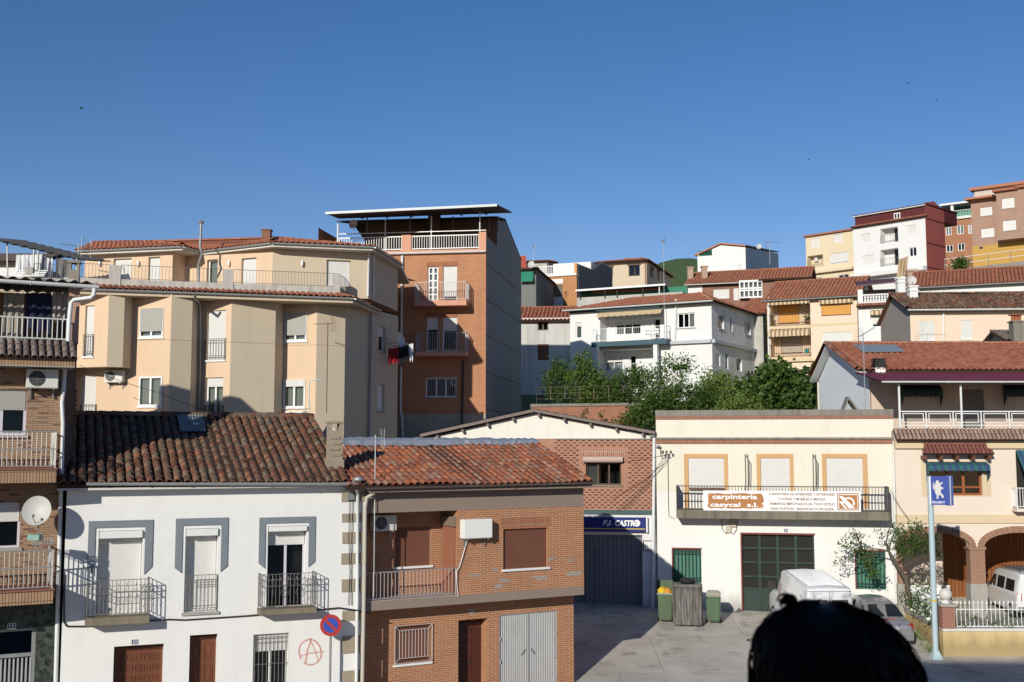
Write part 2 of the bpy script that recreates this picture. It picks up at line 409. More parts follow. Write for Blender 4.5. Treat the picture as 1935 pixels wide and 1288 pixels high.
def roof_tiles(T, poly, cw=.24, rl=.36, mat=TILE_MID, limit=0, thick=.1, jit=.0, hgt=.42, under=UNDER, name='roof', seg=5, lift=.02, wscale=.86):
    """poly: planar roof outline, the first two points the eave from left to right"""
    poly = [V(p) for p in poly]; o = poly[0]; ex = (poly[1] - poly[0]).normalized()
    nrm = ex.cross(poly[2] - poly[1]).normalized()
    if nrm.z < 0: nrm = -nrm
    ey = nrm.cross(ex).normalized()
    P2 = [((p - o).dot(ex), (p - o).dot(ey)) for p in poly]
    bed = MB().prism([p for p in poly], nrm * -thick).build(name, under, T)
    x0 = min(p[0] for p in P2); x1 = max(p[0] for p in P2); y1 = max(p[1] for p in P2)
    def inside(x, y):
        c = False
        for i in range(len(P2)):
            (ax, ay), (bx, by) = P2[i], P2[i - 1]
            if (ay > y) != (by > y) and x < (bx - ax) * (y - ay) / (by - ay) + ax: c = not c
        return c
    nc = max(1, round((x1 - x0) / cw)); cw = (x1 - x0) / nc; nr = max(1, round(y1 / rl)); rl = y1 / nr
    spots = []
    for i in range(nc):
        for j in range(nr):
            x = x0 + (i + .5) * cw; y = j * rl
            if inside(x, y + rl * .5) or inside(x, y + .06): spots.append((x, y, i, j))
    key = (mat.name, round(cw, 3), round(rl, 3), hgt, seg)
    def Mx(x, y):
        jx = random.uniform(-1, 1) * jit; a = random.uniform(-1, 1) * jit * 1.5
        e1 = ex * math.cos(a) + ey * math.sin(a); e2 = ey * math.cos(a) - ex * math.sin(a)
        sagz = nrm * (.035 * math.sin(x * .8 + y * .5) + .02 * math.sin(x * 2.3 + 1) - .03) if jit > .009 else V((0, 0, 0)); q = o + sagz + ex * (x + jx) + ey * (y - .03 + random.uniform(-1, 1) * jit) + nrm * (lift + random.uniform(0, 1) * jit * .6)
        n2 = (nrm + ey * -.02).normalized(); s = 1 + random.uniform(-1, 1) * jit * 2
        return Matrix(((e1.x * s, e2.x, n2.x, q.x), (e1.y * s, e2.y, n2.y, q.y), (e1.z * s, e2.z, n2.z, q.z), (0, 0, 0, 1)))
    mats = [(Mx(x, y), x, y) for x, y, i, j in spots]
    mats.sort(key=lambda t: (t[0].translation - V((0, 0, CAMZ))).length)
    tm = tile_mesh(cw * wscale, rl * 1.14, hgt, seg)
    if limit:
        if key not in TM: TM[key] = tm.mesh('roof_tile', V(), mat, smooth=True, uv=False, angle=60)
        for M, x, y in mats[:limit]: piece('roof_tile', TM[key], bed, M)
    rest = mats[limit:]
    if rest:
        tv = np.array(tm.v); nv = len(tv); allv = []; allf = []
        for k, (M, x, y) in enumerate(rest):
            A = np.array(M); allv.append(tv @ A[:3, :3].T + A[:3, 3]); allf += [tuple(a + k * nv for a in f) for f in tm.f]
        m = MB(); m.v = [tuple(r) for r in np.concatenate(allv)]; m.f = allf
        kind(m.build('roof_tiles', mat, bed, smooth=True, uv=False, angle=60), 'stuff')
    return bed
def ridge_tiles(T, a, b, r=.11, l=.4, mat=TILE_MID, name='ridge_tile', n0=True):
    a, b = V(a), V(b); L = (b - a).length; n = max(1, round(L / l)); d = (b - a) / L; s = V((d.y, -d.x, 0)).normalized(); up = s.cross(d); up = up if up.z > 0 else -up
    mb = MB()
    for k in range(n):
        p = a + d * (k * L / n); q = a + d * ((k + 1) * L / n + .05)
        rows = [[c + s * (math.sin(t) * rr) + up * (math.cos(t) * rr * .8) for t in [(-.5 + j / 6) * math.pi for j in range(7)]] for c, rr in ((p, r), (q, r * .86))]
        mb.grid(rows)
    return mb.build('ridge', mat, T, smooth=True, uv=False)
def house(name, label, plan, z0, z1, nv, cat='house', group=None):
    T = thing(name, label, cat, (plan[0][0], plan[0][1], z0), group)
    T_f = [Face(plan[i], plan[i + 1]) for i in range(nv)]
    return T, T_f
def rear(T, plan, z0, z1, nv, mat, cap=True, capmat=None):
    n = len(plan); mb = MB()
    for i in range(nv, n):
        a, b = plan[i], plan[(i + 1) % n]; mb.poly((a[0], a[1], z0), (b[0], b[1], z0), (b[0], b[1], z1), (a[0], a[1], z1))
    if mb.f: mb.build('rear_wall', mat, T)
    if cap: MB().poly(*[(p[0], p[1], z1 - .015) for p in plan]).build('roof_slab', capmat or CONC, T)
def slab(T, F, u0, u1, z0, z1, o0, o1, mat, name='balcony_slab'):
    m = MB(); F.bx(m, u0, u1, z0, z1, o0, o1); return m.build(name, mat, T)
def bal(T, F, r, proj, mat, railmat=IRON, h=1.0, sp=.12, indiv=False, br=.009, mid=None, rr=.018, low=.08):
    """balcony from the pixel rectangle of its slab front"""
    u0, u1, z0, z1 = F.rect(*r, off=proj); slab(T, F, u0, u1, z0, z1, -.02, proj, mat)
    e = .03
    return railing(T, [F.w(u0 + e, z1, 0), F.w(u0 + e, z1, proj - e), F.w(u1 - e, z1, proj - e), F.w(u1 - e, z1, 0)], h, sp, railmat, br, rr, indiv, low, mid)
def text(body, F, r, off, mat, name, parent, bold=0.0, shear=0.0, stretch=True, font_sp=1.0, rect=None, thick=.004):
    cu = bpy.data.curves.new('t', 'FONT'); cu.body = body; cu.size = 1; cu.offset = bold; cu.shear = shear; cu.space_character = font_sp; cu.resolution_u = 2
    o = bpy.data.objects.new('t', cu); COL.objects.link(o); dg = bpy.context.evaluated_depsgraph_get(); dg.update()
    me = bpy.data.meshes.new_from_object(o.evaluated_get(dg)); bpy.data.objects.remove(o); bpy.data.curves.remove(cu)
    vs_ = [v.co.copy() for v in me.vertices]; fs = [tuple(p.vertices) for p in me.polygons]; bpy.data.meshes.remove(me)
    xa = min(v.x for v in vs_); xb = max(v.x for v in vs_); ya = min(v.y for v in vs_); yb = max(v.y for v in vs_)
    u0, u1, z0, z1 = rect or F.rect(*r, off=off)
    m = MB(); m.v = [tuple(F.w(u0 + (v.x - xa) / (xb - xa) * (u1 - u0), z0 + (v.y - ya) / (yb - ya) * (z1 - z0), off + thick)) for v in vs_]; m.f = fs
    return m.build(name, mat, parent, uv=False)
def plate(T, F, r, txt, off=.012, rot=None):
    u0, u1, z0, z1 = F.rect(*r); m = MB(); F.bx(m, u0, u1, z0, z1, 0, off)
    P = m.build('number_plate', flat('blue_enamel', (.02, .035, .12), .35), T)
    m = MB(); e = .012
    for a, b, c, d in ((u0, u1, z0, z0 + e), (u0, u1, z1 - e, z1), (u0, u0 + e, z0 + e, z1 - e), (u1 - e, u1, z0 + e, z1 - e)): F.bx(m, a, b, c, d, off, off + .002)
    m.build('border', WHITE, P); iu = (u1 - u0) * .2; iz = (z1 - z0) * .22
    text(txt, F, None, off, WHITE, 'number', P, bold=.02, rect=(u0 + iu, u1 - iu, z0 + iz, z1 - iz))
    return P
# ------------------------------------------------------------------ small repeated things
def aircon(F, r, off, label, fan=True, dep=.3, mat=None):
    u0, u1, z0, z1 = F.rect(*r, off=off + dep); w_ = u1 - u0; h = z1 - z0; q = F.w((u0 + u1) / 2, z0, off)
    T = thing('air_conditioner', label, 'air conditioner', q, 'air conditioner units', F.ang)
    bm = bmesh.new(); bmesh.ops.create_cube(bm, size=1); bmesh.ops.scale(bm, vec=(w_, dep, h), verts=bm.verts); bmesh.ops.translate(bm, vec=(0, -dep / 2, h / 2), verts=bm.verts)
    bmesh.ops.bevel(bm, geom=bm.edges[:], offset=.018, segments=2, affect='EDGES')
    me = bpy.data.meshes.new('casing'); bm.to_mesh(me); bm.free(); me.materials.append(mat or flat('cream_casing', (.66, .64, .58), .45, var=.06)); mk('casing', me, T)
    if fan:
        rr = h * .4; cx = -w_ * .17; m = MB(); c = V((cx, -dep - .004, h / 2))
        for k in range(1, 6): m.tube([c + V((math.cos(t) * rr * k / 5, 0, math.sin(t) * rr * k / 5)) for t in [2 * math.pi * j / 18 for j in range(18)]], .006, 4, closed=True)
        for k in range(8): m.tube([c, c + V((math.cos(k * .785) * rr, 0, math.sin(k * .785) * rr))], .005, 4)
        m.build('fan_grille', GREYM, T, uv=False)
        m = MB(); m.poly(*[c + V((math.cos(t) * rr * 1.02, .003, math.sin(t) * rr * 1.02)) for t in [-2 * math.pi * j / 20 for j in range(20)]]); m.build('fan_opening', DARKR, T, uv=False)
    m = MB()
    for s in (-.36, .36): m.box(s * w_ - .02, s * w_ + .02, -dep, 0.02, -.04, -.002); m.box(s * w_ - .02, s * w_ + .02, -.04, -.0, -.25, -.04)
    m.build('bracket', GREYM, T)
    return T
def dish(pos, rad, look, label, mast=None):
    look = V(look).normalized(); T = thing('satellite_dish', label, 'satellite dish', pos, 'satellite dishes'); B = V(pos)
    x = look.cross(V((0, 0, 1))).normalized(); y = x.cross(look).normalized(); rows = []
    for k in range(7):
        r = rad * k / 6; rows.append([B + x * (r * math.cos(t)) + y * (r * 1.06 * math.sin(t)) + look * (r * r * .28 / rad) for t in [2 * math.pi * j / 24 for j in range(25)]])
    mb = MB().grid(rows); mb.grid([[p - look * .012 for p in r] for r in rows], flip=True)
    mb.build('reflector', flat('dish_paint', (.5, .49, .46), .5, var=.05), T, smooth=True, uv=False)
    e = B + look * rad * 1.1 - y * rad * .55
    m = MB().tube([B - y * rad * .98 + look * .02, e], .012 * max(1, rad / .4), 5); m.build('arm', GREYM, T, uv=False)
    MB().tube([e - look * .03, e + look * -.12 + y * .03], .03, 8).build('receiver', flat('receiver_grey', (.2, .2, .2)), T, uv=False)
    if mast: MB().tube([B - look * .02, B - look * .14, V(mast)], .018, 6).build('bracket', GREYM, T, uv=False)
    return T
def antenna(base, h, az, label, mat=None, boom=1.0, kindx='yagi', r=.018, tilt=.0):
    mat = mat or GALV; B = V(base); T = thing('television_aerial', label, 'aerial', base, 'television aerials')
    top = B + V((0, 0, h)); MB().tube([B, top], r, 6).build('mast', mat, T, uv=False)
    d = V((math.cos(az), math.sin(az), tilt)).normalized(); s = V((-d.y, d.x, 0)).normalized(); up = V((0, 0, 1))
    a = top - up * .08 - d * boom * .3; b = a + d * boom; MB().tube([a, b], r * .75, 5).build('boom', mat, T, uv=False)
    m = MB()
    for k in range(9):
        p = a + d * (boom * (.12 + .86 * k / 8)); L = boom * (.2 - .008 * k); m.tube([p - s * L, p + s * L], r * .3, 3)
    m.build('elements', mat, T, uv=False)
    m = MB()
    for k in range(5):
        for sg in (-1, 1):
            z = (.06 + .07 * k) * boom * sg; p = a + up * z + d * abs(z) * .3; m.tube([p - s * boom * .3, p + s * boom * .3], r * .3, 3)
    for sg in (-.25, .25): m.tube([a + s * boom * sg + up * boom * .36, a + s * boom * sg, a + s * boom * sg - up * boom * .36], r * .3, 3)
    m.build('reflector', mat, T, uv=False)
    return T
def cloth(T_label, cat, p0, p1, drop, mat, name='hanging_cloth', folds=5, amp=.06, group=None, side=None, pinch=.08):
    p0, p1 = V(p0), V(p1); d = (p1 - p0); L = d.length; dn = d / L; s = side or V((dn.y, -dn.x, 0)); n = 16; rows = []
    ph = random.uniform(0, 6)
    for j in range(9):
        t = j / 8; rows.append([p0 + d * (i / n) + dn * (math.sin(ph + i) * .01) + V(s) * (math.sin(i / n * folds * 6.28 + ph + t) * amp * (.25 + t)) - V((0, 0, drop * t * (1 + .13 * math.sin(i * .9 + ph)) + .02 * math.sin(i / n * 9.4) ** 2)) for i in range(n + 1)])
    mb = MB().grid(rows); mb.grid([[p - V(s) * .006 for p in r] for r in rows], flip=True)
    o = mb.build(name, mat, None, smooth=True, uv=False); return tag(o, T_label, cat, group)
# ------------------------------------------------------------------ ground
def g(x, y):
    if y <= 37.5: z = -.6 + .02 * (max(y, -20) - 37.5)
    elif y <= 48: z = -.6 + .115 * (y - 37.5)
    elif y <= 60:
        t = (y - 48) / 12; z = .6075 + 6.8325 * (t * t * (3 - 2 * t))
    else: z = 7.44 + (y - 60) * .15
    if y > 120: z += 16.5 * math.exp(-((x - 63) / 27) ** 2 - ((y - 400) / 70) ** 2)
    return z
def sheet(name, xs, ys, dz, mat, k='structure'):
    mb = MB().grid([[(x, y, g(x, y) + dz) for x in xs] for y in ys]); o = mb.build(name, mat, None, smooth=True); return kind(o, k)
def rngf(a, b, n): return [a + (b - a) * i / n for i in range(n + 1)]
k = NM('hill_grass'); p_ = k.pos(); c_ = k.mix(k.noise(p_, .05, 6, .6), (.035, .075, .018), (.075, .12, .03)); c_ = k.mix(k.ramp(k.noise(p_, .4, 6, .7), (.55, (0, 0, 0)), (.7, (1, 1, 1))), c_, (.022, .05, .014))
k.bump(k.noise(p_, .8, 5), .6, .6); HILL = k.set(Base_Color=c_, Roughness=.95)
xs_ = rngf(-600, -60, 12)[:-1] + rngf(-60, 160, 55) + rngf(160, 700, 12)[1:]
ys_ = rngf(-60, 30, 9)[:-1] + rngf(30, 70, 40) + rngf(70, 600, 80)[1:] + rngf(600, 2200, 8)[1:]
sheet('ground', xs_, ys_, -.02, HILL)
k = NM('plaza_concrete'); p_ = k.pos()
c_ = k.mix(k.ramp(k.noise(p_, .42, 8, .66), (.32, (0, 0, 0)), (.68, (1, 1, 1))), (.37, .335, .29), (.62, .575, .51)); c_ = k.mix(k.math('MULTIPLY', k.noise(p_, 22, 5, .7), .45), c_, (.33, .3, .26))
c_ = k.mix(k.math('MULTIPLY', k.ramp(k.noise(p_, .8, 8, .72), (.53, (0, 0, 0)), (.66, (1, 1, 1))), .75), c_, (.21, .18, .15))
c_ = k.mix(k.math('MULTIPLY', k.ramp(k.noise(p_, 2.3, 6, .7), (.62, (0, 0, 0)), (.7, (1, 1, 1))), .5), c_, (.58, .55, .5))
jb = k.n('TexBrick', {'Vector': p_, 'Scale': 1.0, 'Color1': (0, 0, 0, 1), 'Color2': (0, 0, 0, 1), 'Mortar': (1, 1, 1, 1), 'Mortar Size': .022, 'Brick Width': 5.2, 'Row Height': 4.3}, offset=.3)
c_ = k.mix(k.math('MULTIPLY', jb.outputs[0], .45), c_, (.16, .14, .12))
k.bump(k.math('ADD', k.noise(p_, 25, 5), k.noise(p_, 1.5, 4)), .4, .02); PLAZA = k.set(Base_Color=c_, Roughness=.93)
sheet('plaza', rngf(-40, 40, 40), rngf(-20, 49, 69), .004, PLAZA)
def end_at(p0, rot, px, py):
    r = ray(px, py); kx = r.x / r.y; dx, dy = math.cos(R(rot)), math.sin(R(rot))
    return go(p0, rot, (kx * p0[1] - p0[0]) / (dx - kx * dy))
# ------------------------------------------------------------------ A: brick apartment building with terrazzo ground floor
Ar = pl(113, 1000, 30.4); PJ = 1.3; Al = go(Ar, 27, -7.0); Aq = V((Ar.x - .16, Ar.y + 1.15)); Ab = go(Aq, 118, 9.0); Abl = go(Ab, 207, 7.2)
planA = [Al, Ar, Aq, Ab, Abl]; A, (FA, FA2) = house('apartment_building', 'tan brick flats numbered 19 with balconies, dish and roof terrace at the left edge', planA, -1.2, 10, 2, 'building')
BRA = brick('tan_brick', (.5, .33, .205), (.43, .27, .155), (.26, .18, .13), .25, .062, .01, dark=(.84, (.2, .1, .07)), stain=.2)
SOLD = brick('soldier_brick', (.5, .32, .19), (.42, .25, .14), (.16, .1, .08), .075, .3, .01, off=0, stain=.3)
k = NM('green_terrazzo'); vo = k.n('TexVoronoi', {'Vector': k.pos(), 'Scale': 7.0}); vo2 = k.n('TexVoronoi', {'Vector': k.pos(), 'Scale': 7.0}, feature='DISTANCE_TO_EDGE')
c_ = k.ramp(k.n('SeparateColor', {'Color': vo.outputs['Color']}).outputs[0], (0, (.01, .014, .012)), (.45, (.03, .042, .033)), (.8, (.075, .09, .07)), (1, (.015, .02, .017)))
c_ = k.mix(k.ramp(vo2.outputs[0], (.0, (1, 1, 1)), (.09, (0, 0, 0))), c_, (.075, .085, .068)); TERR = k.set(Base_Color=c_, Roughness=.35)
zA = lambda py, off=0, px=60: FA.z(px, py, off)
zsl2b, zsl2t = zA(1142, PJ), zA(1117, PJ); zsl1b, zsl1t = zA(912, PJ), zA(887, PJ); zt0, zt1 = zA(690, .8), zA(677, .8); zter = zA(645, .25); zroof = zA(528, .3)
win(A, FA, (-45, 735, 50, 822), .14, flat('lilac_frame', (.6, .58, .64), .45), .07, 2, .45, SHUTG, sill=CONCL, curtain=(CURT,))
win(A, FA, (-50, 950, 38, 1036), .14, flat('lilac_frame', (.6, .58, .64), .45), .06, 2, .42, SHUT, sill=CONCL, curtain=(CURTG,))
wall(A, FA, 0, FA.L, zsl2b, zter, BRA); FA.holes.clear()
# ground floor with the entrance
u0, u1, z0_, z1_ = FA.rect(-30, 1190, 66, 1330); FA.holes.append((u0, u1, -1.0, z1_, .3)); wall(A, FA, 0, FA.L, -1.2, zsl2b, TERR, 'ground_floor_wall')
m = MB(); al = flat('grey_aluminium', (.42, .42, .44), .4, .5)
for a, b, c, d in ((u0, u0 + .09, -1, z1_), (u1 - .09, u1, -1, z1_), (u0 + .09, u1 - .09, z1_ - .08, z1_), (u0 + .09, u1 - .09, zA(1242), zA(1235))): FA.bx(m, a, b, c, d, -.3, -.22)
D_ = m.build('door', al, A)
for a, b in ((-1, zA(1242)), (zA(1235), z1_ - .08)): MB().poly(FA.w(u0 + .09, a, -.26), FA.w(u1 - .09, a, -.26), FA.w(u1 - .09, b, -.26), FA.w(u0 + .09, b, -.26)).build('pane', GLASS, D_)
m = MB()
for i in range(1, 12): uu = u0 + (u1 - u0) * i / 12; FA.bx(m, uu - .022, uu + .022, -1, zA(1244), -.25, -.21)
m.build('grille', flat('pale_grille', (.5, .5, .52), .45, .3), D_)
MB().hexa(FA.w(u0, -1, -1.2), FA.d3 * (u1 - u0), FA.n3 * .05, V((0, 0, z1_ + 1))).build('hall_back', DARKR, D_)
plate(A, FA, (14, 1177, 30, 1188), '19')
# return wall with edge tiles, its brick coloured dark for the shade there
zap = zroof - .25
wall(A, FA2, 0, FA2.L, -1.2, zter, brick('shaded_side_brick', (.2, .11, .07), (.14, .08, .055), (.1, .07, .05), .25, .062, .01), 'side_wall')
m = MB(); N_ = 14
for i in range(N_):
    z = zter - 1.3 - i * .13; m.hexa(FA2.w(FA2.L - .02, z, -.05), FA2.d3 * .05, FA2.n3 * .09, V((0, 0, .1)))
m.build('edge_tiles', TILE_MID, A)
rear(A, planA, -1.2, zroof - .05, 2, BRA, cap=False)
MB().box(-19.4, -16.7, 32.4, 35.0, 8, 14.25).build('added_shadow_block', BRA, A)  # unseen block added beyond the frame to shade the lower peach wall
# balconies
for (zb, zt, pxr, ytop, yb, lab) in ((zsl1b, zsl1t, 108, 815, 885, 0), (zsl2b, zsl2t, 102, 1040, 1115, 1)):
    ue = FA.u(pxr, (ytop + yb) / 2, PJ)
    slab(A, FA, .2, ue, zb, zt, .0, PJ, SOLD); slab(A, FA, .18, ue + .03, zt, zt + .04, .0, PJ + .04, flat('red_coping', (.26, .1, .07), .8), 'coping')
    hr = FA.z(60, ytop, PJ - .04) - zt - .04
    railing(A, [FA.w(.25, zt + .04, PJ - .04), FA.w(ue - .03, zt + .04, PJ - .04), FA.w(ue - .03, zt + .04, .03)], hr, .115, flat('silver_rail', (.36, .34, .32), .45, .4), .014, .022, True, .05, mid=[hr * .55] if lab else [hr * .52])
# terrace on top
ueT = FA.u(142, 685, .85)
slab(A, FA, .1, ueT, zt0, zt1 + .02, 0, .8, SOLD, 'cornice'); slab(A, FA, .1, ueT, zt0 - .03, zt0 - .002, 0, .82, CONCL, 'cornice_soffit')
roof_tiles(A, [FA.w(.1, zt1 + .03, .9), FA.w(ueT + .05, zt1 + .03, .9), FA.w(ueT + .05, zter + .02, .22), FA.w(.1, zter + .02, .22)], .19, .26, TILE_GREY, 60, .06, .004, name='tile_skirt')
MB().poly(*[(p[0], p[1], zter - .01) for p in planA]).build('terrace_floor', CONC, A)
hr = FA.z(60, 598, .2) - zter - .03
railing(A, [FA.w(.25, zter, .2), FA.w(FA.u(127, 620, .2), zter, .2)], hr, .125, flat('dull_white_rail', (.55, .55, .54), .5), .014, .025, True, .1)
m = MB(); FA.bx(m, FA.u(128, 620), FA.u(128, 620) + .28, zter, zroof - .1, -.3, .05); m.build('pillar', plaster('pink_render', (.48, .3, .23)), A)
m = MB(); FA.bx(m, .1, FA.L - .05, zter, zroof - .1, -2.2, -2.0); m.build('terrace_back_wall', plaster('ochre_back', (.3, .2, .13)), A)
ur = FA.u(186, 536, .5)
rows = []; n_ = 150
for off, dz in ((.52, 0), (-6.5, .55)):
    rows.append([FA.w(.05 + (ur - .05) * i / n_, zroof + dz + .035 * math.cos(i * 2 * math.pi / 6), off) for i in range(n_ + 1)])
mb = MB().grid(rows); mb.grid([[p - V((0, 0, .02)) for p in r] for r in rows], flip=True); mb.build('roof', flat('fibre_cement_dark', (.1, .085, .075), .9, var=.3), A, uv=False)
gutter(A, FA.w(.0, FA.z(60, 531, .5), .5), FA.w(ur, FA.z(186, 541, .5), .5), .085, PVC)
pp = FA.p
pipe(A, [pp(178, 545, .6), pp(178, 556, .6), pp(172, 562, .55), pp(140, 566, .3), pp(134, 572, .25), pp(131, 600, .25), pp(129, 645, .25)], .06, PVC)
pipe(A, [pp(122, 690, .1), pp(120, 740, .12), pp(117, 760, .1), pp(119, 800, .08), pp(113, 1000, .08), pp(109, 1150, .08), pp(104, 1330, .08)], .055, PVC)
aircon(FA, (50, 697, 111, 733), .05, 'grey air conditioner in the shade under the tiled cornice of the tan brick flats')
cl_cols = [((.3, .27, .21), 'beige'), ((.012, .018, .05), 'navy'), ((.4, .39, .37), 'striped grey')]  # the navy cloth is darkened in colour for shade on the terrace
for i, (xa, xb, dr, (c, nm), lab) in enumerate(((8, 46, 1.55, cl_cols[0], 'long beige garment drying on the left terrace'), (48, 98, 1.1, cl_cols[1], 'navy sheet drying on the left terrace'), (100, 130, .75, cl_cols[2], 'grey shirt drying at the right end of the left terrace'))):
    a, b = pp(xa, 552, -.5), pp(xb, 553, -.5); cloth(lab, 'laundry', a, b, dr, flat('cloth_' + nm.replace(' ', '_'), c, .9, var=.15), 'hanging_laundry', 3, .05, 'laundry on the left terrace', FA.n3)
MB().tube([pp(-20, 550, -.5), pp(136, 552, -.5)], .008, 4).build('washing_line', GREYM, A, uv=False)
dish(pp(71, 966, .75), .37, (.12, -.95, .28), 'large cream satellite dish on the balcony of the tan brick flats', pp(70, 1040, .74))
m = MB()
for t in (0, 1): m.tube([pp(58 + t * 2, 1020 + t * 9, PJ - .02), pp(101, 1017 + t * 9, PJ - .02)], .012, 4)
for xx in range(60, 102, 5): m.tube([pp(xx, 1019, PJ - .02), pp(xx, 1028, PJ - .02), pp(xx, 1028, .5)], .007, 4)
m.tube([pp(60, 1020, PJ - .02), pp(85, 1060, PJ - .02), pp(98, 1020, PJ - .02)], .01, 4)
tag(m.build('drying_rack', GALV, None, uv=False), 'small wire drying rack hooked on the balcony rail under the cream dish', 'drying rack')
m = MB().box(-.15, .15, -.12, .12, 0, .14); o = m.build('plant_box', flat('teal_plastic', (.2, .35, .3), .5)); o.location = pp(66, 1020, PJ - .1); tag(o, 'pale teal plant box on the balcony rail beside the drying rack', 'plant box')
# ------------------------------------------------------------------ B: white house number 23
Bl = pl(122, 1050, 30.3); Br = end_at(Bl, 22, 689, 1050); DB = 10.2
planB = [Bl, Br, go(Br, 112, DB), go(Bl, 112, DB)]
zBe = Face(Bl, Br).uv(400, 914, .38)[1]
B, (FB,) = house('terraced_house', 'whitewashed two storey house numbered 23 with old tiled roof and iron balconies', planB, -1.2, zBe, 1)
WB = plaster('whitewash', (.78, .77, .74), .05, .14, (.42, .39, .34), .4, patch=.05)
TRIM = plaster('blue_grey_trim', (.2, .225, .25), .08, .1, bump=.8, fine=9)
SHB = dict(pitch=.05)
win(B, FB, (184, 1002, 268, 1166), .36, WHITE, .04, 1, 1, SHUT, box=.2)
win(B, FB, (349, 998, 411, 1156), .36, WHITE, .04, 1, 1, SHUT, box=.2, sill=CONCL)
win(B, FB, (505, 993, 579, 1150), .34, flat('lilac_frame', (.6, .58, .64)), .06, 2, .24, SHUT, box=.15, curtain=(CURTG,))
win(B, FB, (478, 1197, 545, 1300), .2, WHITE, .06, 2, .33, SHUT, curtain=(CURTG,))
FB.holes.append((*FB.rect(211, 1220, 306, 1500)[:2], -.6, FB.z(258, 1219), .42)); d23 = FB.holes[-1]
FB.holes.append((*FB.rect(355, 1200, 408, 1500)[:2], -.6, FB.z(381, 1199), .42)); d2 = FB.holes[-1]
wall(B, FB, 0, FB.L, -1.2, zBe, WB)
rear(B, planB, -1.2, zBe, 1, WB, cap=False)
def panel_door(T, F, h, o, mat, cols, rowsz, label=None, lowz=-.55, fanz=None):
    a, b, c, d, _ = h; m = MB(); F.bx(m, a, b, c, d, o - .06, o); D = m.build('door', mat, T); w_ = (b - a)
    for i in range(cols):
        z = d - .28
        for hh in rowsz:
            p = a + w_ * (.06 + .88 * (i + .13) / cols); q = a + w_ * (.06 + .88 * (i + .87) / cols)
            if z - hh < c: break
            e = .022; m = MB()
            for (s, t, u_, v_) in ((p, q, z - hh, z - hh + e), (p, q, z - e, z), (p, p + e, z - hh + e, z - e), (q - e, q, z - hh + e, z - e)): F.bx(m, s, t, u_, v_, o, o + .02)
            F.bx(m, p + .06, q - .06, z - hh + .06, z - .06, o, o + .014); z -= hh + .09; m.build('panel', mat, D)
    m = MB(); F.bx(m, a, b, d - .16, d - .1, o, o + .06); m.build('lintel', mat, D)
    return D
panel_door(B, FB, d23, -.34, WOOD, 5, [.2, .2, .2, .2, .2, .2, .2])
panel_door(B, FB, d2, -.34, WOOD, 2, [.5, .5, .5])
for pts, tp in (([166, 288, 179, 273.5], (984, 982, 996, 1072, 1086)), ([331, 430, 344, 417.5], (980, 977, 992, 1071, 1081)), ([489, 595, 500.7, 583], (978, 975, 988, 1062, 1072))):
    x0, x1, i0, i1 = pts; xm = (x0 + x1) / 2; zt = FB.z(xm, (tp[0] + tp[1]) / 2); zi = FB.z(xm, tp[2]); zo = FB.z(xm, tp[3]); zb = FB.z(xm, tp[4])
    U = [FB.u(x, 1030) for x in (x0, i0, i1, x1)]
    out = [(U[0], zt), (U[0], zo), (U[1], zb), (U[1], zi), (U[2], zi), (U[2], zb), (U[3], zo), (U[3], zt)]
    m = MB(); 
    for quad in ((0, 1, 2, 3), (4, 5, 6, 7)): m.prism([FB.w(*out[q], .0) for q in quad], FB.n3 * .035)
    m.prism([FB.w(U[0], zt, 0), FB.w(U[1], zi, 0), FB.w(U[2], zi, 0), FB.w(U[3], zt, 0)], FB.n3 * .0352)
    m.build('window_trim', TRIM, B)
ORN = flat('balcony_iron', (.17, .155, .14), .65, .15, var=.3)
def ornate(T, F, r, proj, ytop):
    u0, u1, z0, z1 = F.rect(*r, off=proj)
    slab(T, F, u0, u1, z0, z1, -.02, proj, concrete('mossy_slab', (.24, .2, .14), stain=.5))
    h = F.z((r[0] + r[2]) / 2, ytop, proj) - z1; e = .03; c = [F.w(u0 + e, z1, 0), F.w(u0 + e, z1, proj - e), F.w(u1 - e, z1, proj - e), F.w(u1 - e, z1, 0)]
    Rl = railing(T, c, h, .105, ORN, .009, .012, True, .09, mid=[h * .84, h * .66])
    for a, b in zip(c, c[1:]):
        L = (b - a).length; n = max(1, round(L / .21)); dd = (b - a).normalized()
        for i in range(n):
            m = MB(); p = a + (b - a) * ((i + .5) / n) + V((0, 0, h * .75)); m.tube([p + dd * (.04 * math.cos(t)) + V((0, 0, .045 * math.sin(t))) for t in [6.283 * j / 8 for j in range(8)]], .006, 3, closed=True)
            q = p - V((0, 0, h * .2)); m.tube([q + dd * (.03 * math.sin(t * 1.5)) - V((0, 0, .03 * t)) for t in range(6)], .007, 3)
            m.tube([p + V((0, 0, h * .1)), p + V((0, 0, h * .2))], .016, 4, .002); m.build('scroll', ORN, Rl, uv=False)
ornate(B, FB, (161, 1166, 282, 1180), .5, 1096); ornate(B, FB, (491, 1150, 598, 1160), .5, 1084)
u0, u1, z0_, z1_ = FB.rect(351, 1086, 409, 1155)
Rl = railing(B, [FB.w(u0, z0_, .03), FB.w(u1, z0_, .03)], z1_ - z0_, .105, ORN, .009, .012, True, .09, mid=[(z1_ - z0_) * .86, (z1_ - z0_) * .8, .16])
